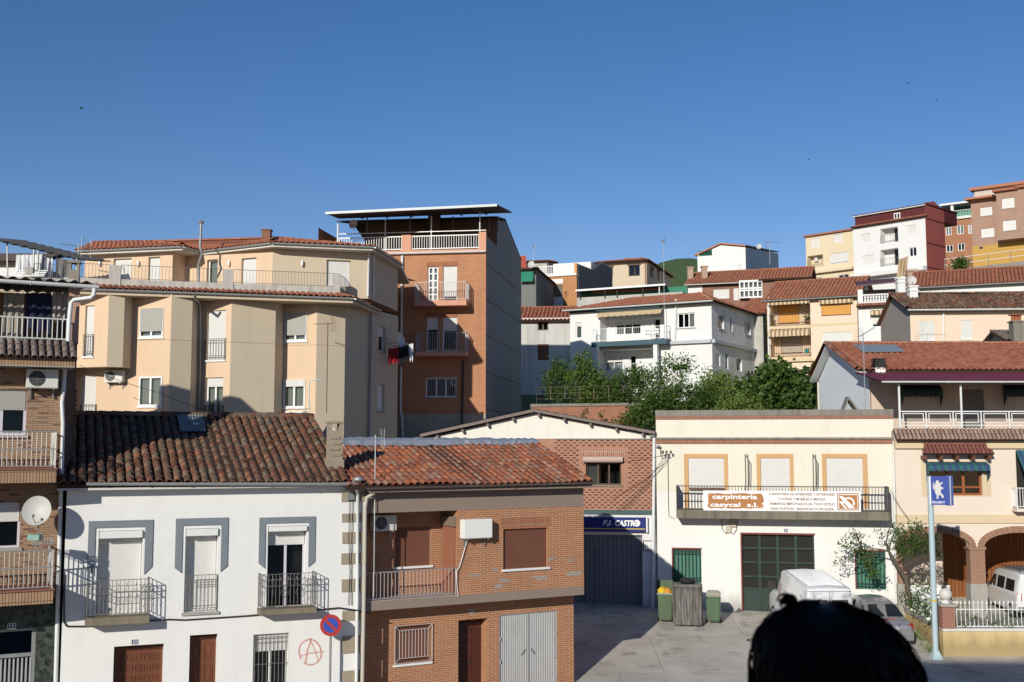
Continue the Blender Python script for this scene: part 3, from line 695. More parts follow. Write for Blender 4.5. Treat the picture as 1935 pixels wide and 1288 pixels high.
# window grille on the ground floor
u0, u1, z0_, z1_ = FB.rect(479, 1199, 544, 1299); Gm = MB()
for t in (.02, .45, .86, .95): Gm.tube([FB.w(u0, z0_ + (z1_ - z0_) * t, -.03), FB.w(u1, z0_ + (z1_ - z0_) * t, -.03)], .01, 4)
Gr = Gm.build('grille', ORN, B, uv=False)
me_ = MB().tube([(0, 0, 0), (0, 0, z1_ - z0_)], .01, 4).mesh('bar', V(), ORN, uv=False)
for i in range(9): piece('bar', me_, Gr, Matrix.Translation(FB.w(u0 + (u1 - u0) * (i + .3) / 8.6, z0_, -.03)))
plate(B, FB, (248, 1207.5, 261, 1217.5), '23')
# quoins
STONE = concrete('granite_quoin', (.36, .3, .22), .2, .25)
for (ya, yb_) in ((930, 947), (970, 986), (1005, 1026), (1045, 1065), (1094, 1117.5), (1153.6, 1172), (1202, 1233.5), (1267, 1300)):
    u0, u1, z0_, z1_ = FB.rect(645.5 + random.uniform(-1, 1), ya, 671, yb_); m = MB(); FB.bx(m, u0, FB.L + .0, z0_, z1_, -.05, .03 + random.uniform(0, .012)); m.build('quoin_stone', STONE, B)
# graffiti letter A in a circle
m = MB(); G_ = lambda x, y: FB.p(x, y, .006)
cir = [(586 + 21 * math.cos(t) * (1 + .05 * math.sin(2 * t)), 1232 + 24 * math.sin(t)) for t in [2.6 + 5.9 * k_ / 26 for k_ in range(27)]]
def ribbon(mb, P, wd):
    for a, b in zip(P, P[1:]):
        a, b = V(a), V(b); d = (b - a).normalized(); s = d.cross(FB.n3).normalized() * wd / 2; e = d * wd * .2; mb.poly(a - s - e, b - s + e, b + s + e, a + s - e)
for w_, P in ((.045, cir), (.05, [(587, 1206), (587, 1212), (581, 1228), (577, 1252)]), (.03, [(588, 1212), (595, 1228), (602, 1250)]), (.035, [(568, 1239), (585, 1234), (612, 1231)])):
    ribbon(m, [G_(*q) for q in P], w_)
k = NM('red_spray'); a_ = k.ramp(k.noise(k.pos(), 16, 4), (.3, (.62, .2, .14)), (.75, (.75, .55, .5))); m.build('graffiti', k.set(Base_Color=a_, Roughness=.8), B, uv=False)
# B roof
ov = .38; uL, uR = -.25, FB.u(662, 905, ov); zr = FB.z(400, 786, -4.9); zBe2 = FB.z(400, 912, ov)
eL, eR, rR, rL = FB.w(uL, zBe2, ov), FB.w(uR, zBe2, ov), FB.w(uR - .05, zr, -4.9), FB.w(uL, zr, -4.9)
RB = roof_tiles(B, [eL, eR, rR, rL], .245, .36, TILE_OLD, 300, .12, .014, hgt=.46)
roof_tiles(B, [FB.w(uR, zBe, -DB - .2), FB.w(uL, zBe, -DB - .2), rL, rR], .245, .36, TILE_OLD, 0, .12, .012)
ridge_tiles(B, rL + V((0, 0, -.01)), rR + V((0, 0, -.01)), .2, .38, TILE_OLD)
m = MB()
for u_ in (0.01, FB.L - .01): m.poly(FB.w(u_, zBe, 0), FB.w(u_, zBe, -DB), FB.w(u_, zr - .12, -4.9))
m.build('gable', WB, B)
m = MB(); FB.bx(m, uL, FB.L, zBe2 - .16, zBe2 - .1, 0, ov - .02); m.build('eave_board', plaster('eave_plaster', (.6, .58, .54)), B)
gutter(B, FB.p(163, 912, .36), FB.p(676, 912, .36), .075, GUT)
pipe(B, [FB.p(672, 918, .42), FB.p(674, 926, .3), FB.p(676, 935, .12), FB.p(675, 1100, .1), FB.p(673, 1330, .1)], .05, PVC)
pipe(B, [FB.p(708, 918, .32), FB.p(706, 932, .25), FB.p(693, 940, .16), FB.p(690, 960, .16), FB.p(688, 1120, .16), FB.p(684, 1330, .16)], .06, PIPEG)
CAB = [(122, 1085, .03), (121, 1120, .03), (121, 1176, .04), (126, 1183, .04), (160, 1183, .05), (320, 1170, .04), (350, 1171, .04), (470, 1163, .04), (500, 1160, .06), (600, 1152, .06), (640, 1148, .06), (676, 1153, .16), (700, 1158, .1)]
pipe(B, [FB.p(*q) for q in CAB], .022, BLACK, 'wall_cable', 5)
pipe(B, [FB.p(666, 938, .06), FB.p(665, 1000, .05), FB.p(663, 1080, .05), FB.p(664, 1143, .05)], .012, BLACK, 'wall_cable', 4)
pipe(B, [FB.p(660, 938, .06), FB.p(659, 1020, .05), FB.p(661, 1080, .05), FB.p(658, 1143, .05)], .01, BLACK, 'wall_cable', 4)
# translucent sheet let into the tiles
t0, t1 = .60, .885; ns = (rR - eR).cross(eR - eL).normalized(); ns = ns if ns.z > 0 else -ns
def onroof(px, py):
    r = ray(px, py); o = V((0, 0, CAMZ)); t = (eL - o).dot(ns) / r.dot(ns); return o + r * t
c4 = [onroof(340, 820), onroof(389, 820), onroof(383, 787), onroof(334, 787)]
rows = [[a + (b - a) * (i / 40) + ns * (.1 + .02 * math.cos(i * 1.3)) for i in range(41)] for a, b in ((c4[0], c4[1]), (c4[3], c4[2]))]
MB().grid(rows).build('roof_sheet', flat('grey_sheet', (.27, .29, .28), .6, var=.2, dirt=.3), B, uv=False)
# chimney of the white house
q = onroof(634, 886); m = MB(); dx, dn = FB.d3, FB.n3; CH = concrete('rendered_chimney', (.36, .3, .22), .2, .35)
hC = at(634, 797, q.y).z - q.z
m.hexa(q - dx * .24 - dn * .0 - V((0, 0, .4)), dx * .5, dn * -.42, V((0, 0, .4 + hC * .2))); 
m.hexa(q - dx * .2 - dn * .03 + V((0, 0, hC * .2)), dx * .42, dn * -.36, V((0, 0, hC * .62)))
m.hexa(q - dx * .2 - dn * .03 + V((0, 0, hC * .82)), dx * .1, dn * -.36, V((0, 0, hC * .15))); m.hexa(q + dx * .12 - dn * .03 + V((0, 0, hC * .82)), dx * .1, dn * -.36, V((0, 0, hC * .15)))
m.hexa(q - dx * .22 - dn * .01 + V((0, 0, hC * .97)), dx * .46, dn * -.4, V((0, 0, hC * .05)))
for zz, sg in ((.28, 1), (.4, -1), (.52, 1), (.64, -1)): m.hexa(q + dx * (-.1 if sg > 0 else -.16) - dn * .03 + V((0, 0, hC * zz)), dx * .28, dn * .03, V((0, 0, hC * .05)))
m.build('chimney', CH, B)
# street lamp on a bracket at the eave
T = thing('street_lamp', 'small wall lamp on a curved bracket at the corner of the white house', 'lamp', FB.p(660, 940, 0))
pipe(T, [FB.p(660, 938, .05), FB.p(658, 925, .1), FB.p(662, 914, .35), FB.p(670, 908, .5)], .022, GALV, 'arm'); m = MB()
m.lathe([(0, .09), (.07, .085), (.14, .04), (.15, 0), (.09, -.04), (0, -.06)], FB.p(677, 906, .55), 14); m.build('head', GALV, T, smooth=True, uv=False)
m = MB(); FB.bx(m, FB.u(656, 938), FB.u(668, 938), FB.z(660, 944), FB.z(660, 931), .03, .12); m.build('junction_box', GREYM, T)
# ------------------------------------------------------------------ C: brick house with garage
C0 = Br; C1 = end_at(C0, 29, 1103, 1000); DC = 7.0
planC = [C0, C1, go(C1, 119, DC), go(C0, 119, DC)]; FCx = Face(C0, C1); zCe = FCx.z(900, 922, .0)
C, (FC,) = house('brick_house', 'orange brick house with corrugated garage doors and red tiled roof at the corner', planC, -1.2, zCe, 1)
BRC = brick('orange_brick', (.54, .2, .085), (.44, .155, .062), (.58, .47, .33), .25, .066, .009, var=.3, stain=.12)
zbt, zbb = zCe, FC.z(900, 963); zst, zsb = FC.z(900, 1122), FC.z(900, 1139)
uRc = FC.u(864, 1020); LC = FC.L; ins = 1.0
m = MB(); FC.bx(m, 0, LC, zbb, zbt, -.3, .0); m.build('beam', CONCB, C)
m = MB(); FC.bx(m, -.02, LC, zsb, zst, -1.2, .0); m.build('floor_slab', CONCB, C)
FCr = FC.off(-ins)
win(C, FC, (951, 998, 1035, 1073), .16, BROWN, .05, 1, 1, BROWN, sill=WHITE)
wall(C, FC, uRc, LC, zst, zbb, BRC)
SOLC = brick('soldier_orange', (.42, .15, .065), (.34, .11, .05), (.45, .34, .24), .07, .25, .009, off=0)
u0, u1, z0_, z1_ = FC.rect(947, 977, 1040, 996); m = MB(); FC.bx(m, u0, u1, z0_ + .02, z1_ + .02, .0, .006); m.build('lintel', SOLC, C)
for (xa, ya, xb, yb_) in ((940, 1093, 966, 1100), (932, 1103, 950, 1111), (1008, 1088, 1036, 1095), (1070, 1079, 1102, 1087), (1035, 1053, 1050, 1059), (1068, 1055, 1084, 1060), (884, 1085, 912, 1089), (928, 1074, 943, 1079)):
    u0, u1, z0_, z1_ = FC.rect(xa, ya, xb, yb_); m = MB()
    nr_ = max(2, round((z1_ - z0_) / .066)); zz = z0_
    for i in range(nr_): s_ = random.uniform(0, .1); FC.bx(m, u0 + s_, u1 - random.uniform(0, .1), z0_ + (z1_ - z0_) * i / nr_, z0_ + (z1_ - z0_) * (i + .85) / nr_, 0, .006)
    m.build('mortar_repair', concrete('grey_mortar', (.36, .33, .3), .15, .2), C)
# recessed loggia: back wall, cheek, window
wl_ = FCr; win(C, FCr, (747, 995, 814, 1069), .14, WHITE, .05, 1, 1, BROWN, sill=WHITE)
wall(C, FCr, 0, uRc, zst, zbb, BRC, 'loggia_back_wall')
m = MB(); m.poly(FC.w(uRc, zst, 0), FC.w(uRc, zbb, 0), FC.w(uRc, zbb, -ins), FC.w(uRc, zst, -ins)); m.build('loggia_side_wall', BRC, C)
m = MB(); m.poly(FC.w(.01, zst, -ins), FC.w(.01, zbb, -ins), FC.w(.01, zbb, 0), FC.w(.01, zst, 0)); m.build('party_wall', WB, C)
m = MB(); FC.bx(m, uRc - .06, uRc - .012, zst + .02, zbb - .5, -.95, -.12); m.build('side_shutter', flat('red_slat', (.3, .12, .07), .6), C); m = MB(); FC.bx(m, uRc - .12, uRc - .01, zbb - .5, zbb - .2, -.95, -.05); m.build('shutter_box', plaster('brown_box', (.22, .16, .12)), C)
hr = FC.z(780, 1078, .0) - zst
railing(C, [FC.w(.06, zst, -.9), FC.w(.06, zst, -.04), FC.w(uRc - .03, zst, -.04)], hr, .12, flat('mauve_rail', (.36, .33, .33), .45, .3), .013, .022, True, .06)
m = MB(); FC.bx(m, .02, uRc, zst, zst + .012, -ins, -.0); m.build('loggia_floor', flat('pale_floor_tile', (.5, .42, .4), .5), C)
# ground floor set back
sb = .65; FG0 = Face(go(C0, 119, sb), go(C1, 119, sb)); zbG = -.75
win(C, FG0, (746, 1183, 813, 1252), .14, WHITE, .05, 2, 1, BROWN, sill=WHITE)
hd = FG0.rect(866, 1170, 921, 1290); FG0.holes.append((hd[0], hd[1], zbG + .1, hd[3], .5)); hdoor = FG0.holes[-1]
hg = FG0.rect(943, 1160, 1053, 1283); zgt = FG0.z(998, 1157); FG0.holes.append((hg[0], hg[1], zbG + .08, zgt, .12)); hgar = FG0.holes[-1]
wall(C, FG0, 0, LC, zbG, zsb, BRC, 'ground_floor_wall')
DD = panel_door(C, FG0, (hdoor[0] + .12, hdoor[1], hdoor[2], hdoor[3] - .05, 0), -.42, flat('dark_mahogany', (.085, .026, .016), .4, var=.3), 2, [.2] * 8)
MB().lathe([(0, .0), (.03, .0), (.04, .03), (.03, .06), (0, .07)], FG0.w((hdoor[0] + hdoor[1]) / 2 + .06, .35, -.4), 8).build('handle', DIRON, DD, uv=False)
CORR = flat('corrugated_zinc', (.47, .47, .47), .5, .3, var=.12, dirt=.1)
um = (hgar[0] + hgar[1]) / 2
for a, b in ((hgar[0] + .05, um - .02), (um + .02, hgar[1] - .05)):
    n_ = 15 * 4; rows = []
    for z in (hgar[2] + .04, hgar[3] - .03): rows.append([FG0.w(a + (b - a) * i / n_, z, -.07 + (.022 if (i % 4) in (1, 2) else 0)) for i in range(n_ + 1)])
    L_ = MB().grid(rows).build('garage_door', CORR, C, uv=False)
    m = MB(); s_ = 1 if a > um - .5 else -1; c0 = FG0.w((um + .17 * (1 if a > um else -1)), .62, -.03)
    m.tube([c0 - FG0.d3 * .07 * (1 if a > um else -1) + V((0, 0, .07)), c0, c0 + FG0.d3 * .08 * (1 if a > um else -1) - V((0, 0, .1))], .016, 5); m.build('handle', IRON, L_, uv=False)
    for zz in (.15, .5, .85):
        m = MB(); uu = a if a < um - .3 else b; FG0.bx(m, uu - .03, uu + .03, hgar[2] + 2 * zz, hgar[2] + 2 * zz + .12, -.05, -.01); m.build('hinge', CORR, L_)
m = MB()
for a, b, c, d in ((hgar[0], hgar[0] + .045, hgar[2], hgar[3]), (hgar[1] - .045, hgar[1], hgar[2], hgar[3]), (um - .018, um + .018, hgar[2], hgar[3]), (hgar[0] + .045, hgar[1] - .045, hgar[3] - .03, hgar[3])): FG0.bx(m, a, b, c, d, -.1, -.02)
m.build('garage_frame', CORR, C)
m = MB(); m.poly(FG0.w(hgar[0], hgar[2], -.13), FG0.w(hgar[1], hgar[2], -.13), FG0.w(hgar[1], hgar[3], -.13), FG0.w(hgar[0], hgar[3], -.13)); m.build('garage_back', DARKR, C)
plate(C, FG0, (885, 1151, 896, 1158), '25')
u0, u1, z0_, z1_ = FG0.rect(745, 1180, 815, 1250); ur0, ur1 = u0 + .14, u1 - .14; zq0, zq1 = z0_ + .14, z1_ - .14; GM = MB(); GRL = flat('pale_grille_paint', (.5, .47, .45), .5, .2)
for (a, b, c, d) in ((u0, u1, z0_, z0_), (u0, u1, z1_, z1_), (ur0, ur1, zq0, zq0), (ur0, ur1, zq1, zq1)): GM.tube([FG0.w(a, c, .06), FG0.w(b, d, .06)], .013, 4)
for uu, p, q in ((u0, z0_, z1_), (u1, z0_, z1_), (ur0, zq0, zq1), (ur1, zq0, zq1)): GM.tube([FG0.w(uu, p, .06), FG0.w(uu, q, .06)], .013, 4)
for s_ in ((u0, z0_, ur0, zq0), (u0, z1_, ur0, zq1), (u1, z0_, ur1, zq0), (u1, z1_, ur1, zq1)): GM.tube([FG0.w(s_[0], s_[1], .06), FG0.w(s_[2], s_[3], .06)], .011, 4)
Gr = GM.build('grille', GRL, C, uv=False); me_ = MB().tube([(0, 0, 0), (0, 0, zq1 - zq0)], .011, 4).mesh('bar', V(), GRL, uv=False)
for i in range(1, 9): piece('bar', me_, Gr, Matrix.Translation(FG0.w(ur0 + (ur1 - ur0) * i / 9, zq0, .06)))
# side and rear walls of C, roof
def sidewall(T, F, z0, z1, mat, d0=0, d1=DC, u=None, name='side_wall'):
    u = F.L if u is None else u; MB().poly(F.w(u, z0, -d0), F.w(u, z0, -d1), F.w(u, z1, -d1), F.w(u, z1, -d0)).build(name, mat, T)
sidewall(C, FC, zsb, zCe, BRC); sidewall(C, FG0, zbG, zsb, BRC, 0, DC - sb, name='lower_side_wall'); rear(C, planC, -1.2, zCe, 2, BRC, cap=False)
ovC = .42; uL, uR = -.75, LC + .12; zeC = FC.z(900, 914, ovC); zrC = FC.z(850, 838, -3.3)
eL2, eR2, rR2, rL2 = FC.w(uL, zeC, ovC), FC.w(uR, zeC, ovC), FC.w(uR, zrC, -3.3), FC.w(uL, zrC, -3.3)
roof_tiles(C, [eL2, eR2, rR2, rL2], .235, .34, TILE_MID, 300, .12, .01, hgt=.46)
roof_tiles(C, [FC.w(uR, zeC, -7.1), FC.w(uL, zeC, -7.1), rL2, rR2], .235, .34, TILE_MID, 0, .12, .008)
m = MB(); n_ = 60; rows = []
for off, dz in ((-2.95, -.06), (-3.05, .12), (-3.3, .2), (-3.6, .1)): rows.append([FC.w(uL + .1 + (uR - uL - .15) * i / n_, zrC + dz + random.uniform(-.025, .025), off + random.uniform(-.04, .04)) for i in range(n_ + 1)])
MB().grid(rows).build('ridge_flashing', flat('foil_flashing', (.55, .57, .6), .35, .6, var=.25), C, smooth=True, angle=25, uv=False)
m = MB().poly(FC.w(LC - .005, zCe, 0), FC.w(LC - .005, zCe, -DC), FC.w(LC - .005, zrC - .12, -3.3)); m.build('gable', BRC, C)
m = MB(); FC.bx(m, -.0, uR - .02, zeC - .2, zeC - .12, 0, ovC - .05); m.build('eave_soffit', CONCB, C)
gutter(C, FC.w(-.1, zeC - .06, ovC - .02), FC.w(uR, zeC - .03, ovC - .02), .055, flat('rust_gutter', (.14, .11, .1), .6, .2))
aircon(FC, (706, 973, 750, 1003), -.95, 'cream air conditioner hanging in the loggia of the orange brick house', dep=.32)
aircon(FC, (877, 981, 931, 1017), .02, 'white boxed air conditioner beside the brown shutter of the orange brick house', fan=False, dep=.3, mat=flat('white_casing', (.78, .77, .74), .5, var=.03, spec=.2))
pipe(C, [FC.p(882, 1018, .1), FC.p(880, 1030, .06), FC.p(868, 1072, .05), FC.p(862, 1078, .1), FC.p(863, 1100, .06), FC.p(866, 1128, .03)], .014, PVC, 'condensate_hose', 5)
antenna(FC.p(706, 1128, .1) , at(725, 822, FC.p(722, 1000, .1).y).z - FC.p(706, 1128, .1).z, R(200), 'tall thin aerial rising from the loggia of the brick house', boom=.75, r=.016)
# no parking sign
sp_ = FB.p(625, 1181, .47); T = thing('road_sign', 'round no parking sign, red and blue, on a grey post before the white house', 'sign', (sp_.x, sp_.y, -.75)); mm = FB
lk = V((.12, -1, 0)).normalized(); sx_ = V((-lk.y, lk.x, 0)); RS = .305
MB().tube([(sp_.x - lk.x * .05, sp_.y - lk.y * .05, -.75), (sp_.x - lk.x * .05, sp_.y - lk.y * .05, sp_.z + .2)], .035, 8).build('post', GREYM, T, uv=False)
def disc(r0, off, mat, name, rng_=(0, 2 * math.pi), n=32, th=.02):
    m = MB(); P = [sp_ + lk * off + sx_ * (r0 * math.cos(t)) + V((0, 0, r0 * math.sin(t))) for t in [rng_[0] + (rng_[1] - rng_[0]) * j / n for j in range(n)]]
    m.prism(P, lk * th); return m.build(name, mat, T, uv=False)
RED = flat('sign_red', (.4, .03, .025), .4, var=.1); BLUE = flat('sign_blue', (.03, .07, .36), .4, var=.1)
disc(RS, 0, RED, 'disc'); disc(RS * .7, .0005, BLUE, 'blue_field', th=.022)
a_, b_ = V((-.5, 0, .5)) * RS * 1.36, V((.5, 0, -.5)) * RS * 1.36; m = MB()
A_ = sp_ + lk * .0235 + sx_ * a_.x + V((0, 0, a_.z)); B_ = sp_ + lk * .0235 + sx_ * b_.x + V((0, 0, b_.z)); dv = (B_ - A_).normalized(); sv = dv.cross(lk).normalized() * .04
m.prism([A_ - sv, B_ - sv, B_ + sv, A_ + sv], lk * .003); m.build('slash', RED, T, uv=False)
# pavement along the houses
def along(F, o0, o1, z0, z1, u0, u1, mat, name):
    m = MB(); F.bx(m, u0, u1, z0, z1, o0, o1); return kind(m.build(name, mat, None), 'structure')
PAV = brick('pink_paving', (.38, .21, .18), (.33, .18, .15), (.24, .16, .14), .2, .2, .012, off=0, stain=.2)
along(FG0, -.05, 1.35, -1.0, -.57, -.6, LC + .35, PAV, 'pavement'); along(FB, 0, 1.2, -1.2, -.62, -.2, FB.L - .1, PAV, 'pavement'); 
# ------------------------------------------------------------------ D: peach apartment building with splayed bays
PEACH = plaster('peach_render', (.69, .505, .345), .06, .24, (.42, .31, .21)); DULL_BEIGE = plaster('dull_beige_render', (.575, .48, .35), .06, .24, (.37, .3, .2))  # the beige puts weaker light into the colour of faces turned from the sun
ry = 650
Dp = [(140, 46.5), (250, 46.3), (322, 45.8), (362, 46.3), (378, 47.3), (436, 46.8), (520, 47.7), (536, 48.6), (598, 48.2), (652, 48.9), (702, 51.7), (752, 54.6)]
planD = [pl(x, ry, y) for x, y in Dp]; zE = 13.62
backD = [pl(752, ry, 62), pl(60, ry, 60)]
D, FD = house('apartment_building', 'peach apartment building with splayed bays and a railed roof terrace', planD + backD, -.6, zE, 11, 'building')
DWF = WHITE
win(D, FD[0], (153, 708, 181, 778), .14, DWF, .05, 1, 1, SHUT)
win(D, FD[1], (265, 582, 309, 637), .1, DWF, .07, 2, .8, SHUTG, sill=WHITE, curtain=(CURT,), flush=.09); win(D, FD[1], (263, 711, 307, 767), .1, DWF, .07, 2, .0, SHUT, sill=WHITE, curtain=(CURT,), flush=.09)
win(D, FD[4], (391, 586, 426, 680), .16, DWF, .06, 1, 1, SHUT, sill=WHITE); win(D, FD[4], (388, 713, 421, 800), .16, DWF, .07, 2, .2, SHUT, sill=WHITE, curtain=(CURT,))
win(D, FD[7], (538, 591, 580, 644), .1, DWF, .07, 2, .8, SHUTG, sill=WHITE, curtain=(CURT,), flush=.09); win(D, FD[7], (536, 717, 577, 770), .1, DWF, .07, 2, .25, SHUT, sill=WHITE, curtain=(CURT,), flush=.09)
win(D, FD[10], (715, 617, 729, 664), .2, DWF, .08, 1, .4, SHUT, sill=CONCL); win(D, FD[10], (713, 726, 727, 777), .2, DWF, .05, 1, 1, SHUT, sill=CONCL)
zbay = Face(pl(150, ry, 45.6), pl(203, ry, 45.2)).z(180, 693)
for i, f in enumerate(FD):
    mt = (PEACH, PEACH, DULL_BEIGE, DULL_BEIGE, PEACH, DULL_BEIGE, DULL_BEIGE, PEACH, DULL_BEIGE, DULL_BEIGE, DULL_BEIGE)[i]; wall(D, f, 0, f.L, -.6, zE, mt)
rear(D, planD + backD, -.6, zE, 11, DULL_BEIGE, cap=True)
bayp = [pl(128, ry, 45.9), pl(203, ry, 45.2), pl(233, ry, 45.5), pl(250, ry, 46.32)]; FBy = [Face(a, b) for a, b in zip(bayp, bayp[1:])]
win(D, FBy[0], (160, 577, 177, 673), .16, DWF, .05, 1, 1, SHUT, sill=WHITE)
for f, mt in zip(FBy, (PEACH, DULL_BEIGE, DULL_BEIGE)): wall(D, f, 0, f.L, zbay, zE, mt, 'bay_wall')
MB().poly(*[(p.x, p.y, zbay) for p in bayp]).build('bay_soffit', DULL_BEIGE, D)
RD = flat('thin_iron', (.13, .125, .12), .6, .2)
for f, r in ((FBy[0], (158, 632, 175, 672)), (FD[4], (388, 640, 425, 679)), (FD[4], (386, 766, 420, 803)), (FD[0], (152, 764, 180, 790))):
    u0, u1, z0_, z1_ = f.rect(*r, off=.05); railing(D, [f.w(u0, z0_, .0), f.w(u0, z0_, .07), f.w(u1, z0_, .07), f.w(u1, z0_, .0)], z1_ - z0_, .13, RD, .011, .015, True, .05, [.16])
# storey joints
m = MB()
for i, f in enumerate(FD[1:9]):
    z = f.z(400, 640) if 0 else 11.62
    f.bx(m, 0, f.L, z, z + .02, 0, .004)
m.build('storey_joint', flat('joint_line', (.36, .27, .18), .9), D)
# lower eave with tile skirt, terrace parapet
eav = [pl(120, 540, 44.7), pl(667, 565, 47.85), pl(716, 585, 52.3)]; inn = [pl(120, 540, 45.75), pl(640, 550, 48.75), pl(690, 560, 53.2)]
edge = eav + [pl(745, 585, 54.6), pl(700, 585, 56), pl(120, 540, 49)]
MB().prism([(p.x, p.y, zE - .2) for p in edge], (0, 0, .2)).build('eave_slab', DULL_BEIGE, D)
for (a, b), (c, d) in (((eav[0], eav[1]), (inn[0], inn[1])), ((eav[1], eav[2]), (inn[1], inn[2]))):
    v3 = lambda p, z: V((p.x, p.y, z)); roof_tiles(D, [v3(a, zE + .03), v3(b, zE + .03), v3(d, zE + .3), v3(c, zE + .3)], .24, .4, TILE_NEW, 0, .04, .006, name='tile_skirt')
    gutter(D, v3(a, zE + .0), v3(b, zE - .0), .075, GUT)
zP = zE + .62; PAR = concrete('stained_parapet', (.52, .49, .44), .15, .6)
pin = [p + (q - p).normalized() * .0 for p, q in zip(inn, inn[1:] + [inn[0]])]
for a, b in zip(inn, inn[1:]):
    f = Face(a, b); m = MB(); f.bx(m, 0, f.L, zE, zP, -.18, .0); m.build('parapet', PAR, D); f_ = f
    piers = ((206, 228), (422, 441), (630, 648)) if a is inn[0] else ()
    stops = [0.0]
    for xa, xb in piers:
        ua, ub = f.u(xa, 520, .03), f.u(xb, 520, .03); ub = min(ub, f.L + .05); m = MB(); f.bx(m, ua, ub, zE + .05, f.z((xa + xb) / 2, 501 + (xa - 206) * .035), -.24, .05); m.build('pier', PAR, D); stops += [ua, ub]
    stops.append(f.L)
    for s0, s1 in zip(stops[::2], stops[1::2]):
        if s1 - s0 > .3: railing(D, [f.w(s0, zP, -.1), f.w(s1, zP, -.1)], .62, .14, RD, .009, .014, True, .05)
MB().poly(*[(p.x, p.y, zE + .3) for p in inn], (pl(745, 585, 54.6).x, 56, zE + .3), (pl(120, 540, 49).x, 52, zE + .3)).build('terrace_floor', CONC, D)
# top storey
tw = [(160, 51.0), (326, 49.9), (352, 51.1), (515, 49.05), (697, 50.2), (752, 54.9)]; ptw = [pl(x, 500, y) for x, y in tw]; FT = [Face(a, b) for a, b in zip(ptw, ptw[1:])]; zTop = 16.02
win(D, FT[0], (214, 488, 248, 535), .2, DWF, .05, 1, 1, SHUT); win(D, FT[0], (280, 485, 302, 535), .2, DWF, .05, 1, 1, SHUT)
win(D, FT[2], (391, 490, 411, 540), .2, DWF, .06, 1, 0, SHUT, curtain=(CURT,)); win(D, FT[2], (456, 487, 484, 540), .2, DWF, .05, 1, 1, SHUT); win(D, FT[3], (617, 491, 662, 540), .2, DWF, .05, 1, 1, SHUT)
for f, mt in zip(FT, (PEACH, PEACH, PEACH, DULL_BEIGE, DULL_BEIGE)): wall(D, f, 0, f.L, zE + .3, zTop, mt, 'penthouse_wall')
te = [(146, 468, 50.6), (345, 459, 49.4), (378, 469, 50.7), (515, 452, 48.5), (705, 460, 49.5), (758, 497, 54.4)]; zR = 16.19
pte = [V((*pl(*q), zR)) for q in te]; Ra, Rb = at(296, 442, 53.5), at(528, 443, 52.6); Ra.z = Rb.z = 17.15; RaL = at(185, 452, 56); RaL.z = 16.95
MB().prism([(p.x, p.y, zTop - .0) for p in pte] + [(-5.6, 60, zTop), (-19, 60, zTop)], (0, 0, .16)).build('eave_slab', plaster('eave_white', (.7, .67, .6)), D)
for q in ([pte[0], pte[1], Ra, RaL], [pte[1], pte[2], Ra], [pte[2], pte[3], Rb, Ra], [pte[3], pte[4], Rb], [pte[4], pte[5], Rb]): roof_tiles(D, q, .24, .4, TILE_NEW, 0, .06, .006, under=flat('terracotta_bed', (.3, .1, .05), .9))
MB().poly(RaL, Ra, Rb, (-5.2, 60, zR), (-19, 60, zR)).build('rear_roof', flat('terracotta_bed', (.3, .1, .05), .9), D)
for a, b in zip(pte, pte[1:]): gutter(D, a - V((0, 0, .02)), b - V((0, 0, .02)), .07, GUT)
ridge_tiles(D, Ra, Rb, .13, .4, TILE_NEW); ridge_tiles(D, pte[3] + V((0, 0, .08)), Rb, .13, .4, TILE_NEW); ridge_tiles(D, pte[1] + V((0, 0, .08)), Ra, .13, .4, TILE_NEW)
c = at(504, 448, 52); m = MB().box(c.x - .2, c.x + .2, c.y - .2, c.y + .2, c.z - .5, c.z + .3).box(c.x - .24, c.x + .24, c.y - .24, c.y + .24, c.z + .3, c.z + .36); m.build('chimney', brick('chimney_brick', (.3, .12, .07), (.25, .1, .06), (.3, .25, .2)), D)
pipe(D, [at(375, 535, 49.2), at(375, 500, 49.2), at(382, 478, 49.0), at(378, 466, 49.0), at(380, 420, 49.0)], .06, GREYM, 'flue', 8); MB().lathe([(0, .14), (.14, .06), (.14, 0), (0, 0)], at(380, 421, 49.0), 8).build('flue_cap', GREYM, D, uv=False)
for f, x in ((FT[0], 188), (FT[0], 261), (FT[2], 432), (FT[3], 571)):
    m = MB(); c = f.p(x, 497, .1); m.lathe([(0, .16), (.05, .1), (.06, .02), (.045, -.12), (0, -.16)], c, 6); m.tube([c + V((0, 0, -.1)), f.p(x, 501, 0)], .015, 4); m.build('wall_lantern', WHITE, D, uv=False)
pipe(D, [FD[3].p(368, 553, .35), FD[3].p(369, 565, .3), FD[3].p(377, 572, .1), FD[3].p(378, 640, .1), FD[3].p(375, 800, .1)], .06, GREYM)
pipe(D, [FD[9].p(702, 592, .12), FD[9].p(700, 700, .1), FD[9].p(697, 835, .1)], .06, GREYM)
pipe(D, [FT[3].p(695, 468, .3), FT[3].p(697, 478, .1), FT[3].p(695, 560, .1)], .05, PVC); pipe(D, [FT[4].p(706, 480, .08), FT[4].p(706, 560, .08)], .04, PVC)
aircon(FBy[1].off(-1.0) if 0 else FD[0], (197, 699, 231, 722), .02, 'white air conditioner under the left bay of the peach building', dep=.3)
aircon(FD[7], (538, 776, 573, 800), .02, 'white air conditioner below the right window of the peach building', dep=.3)
dish(FD[10].p(754, 645, .75), .42, (.9, -.35, .2), 'white satellite dish seen edge-on beside the peach building', FD[10].p(735, 650, 0))
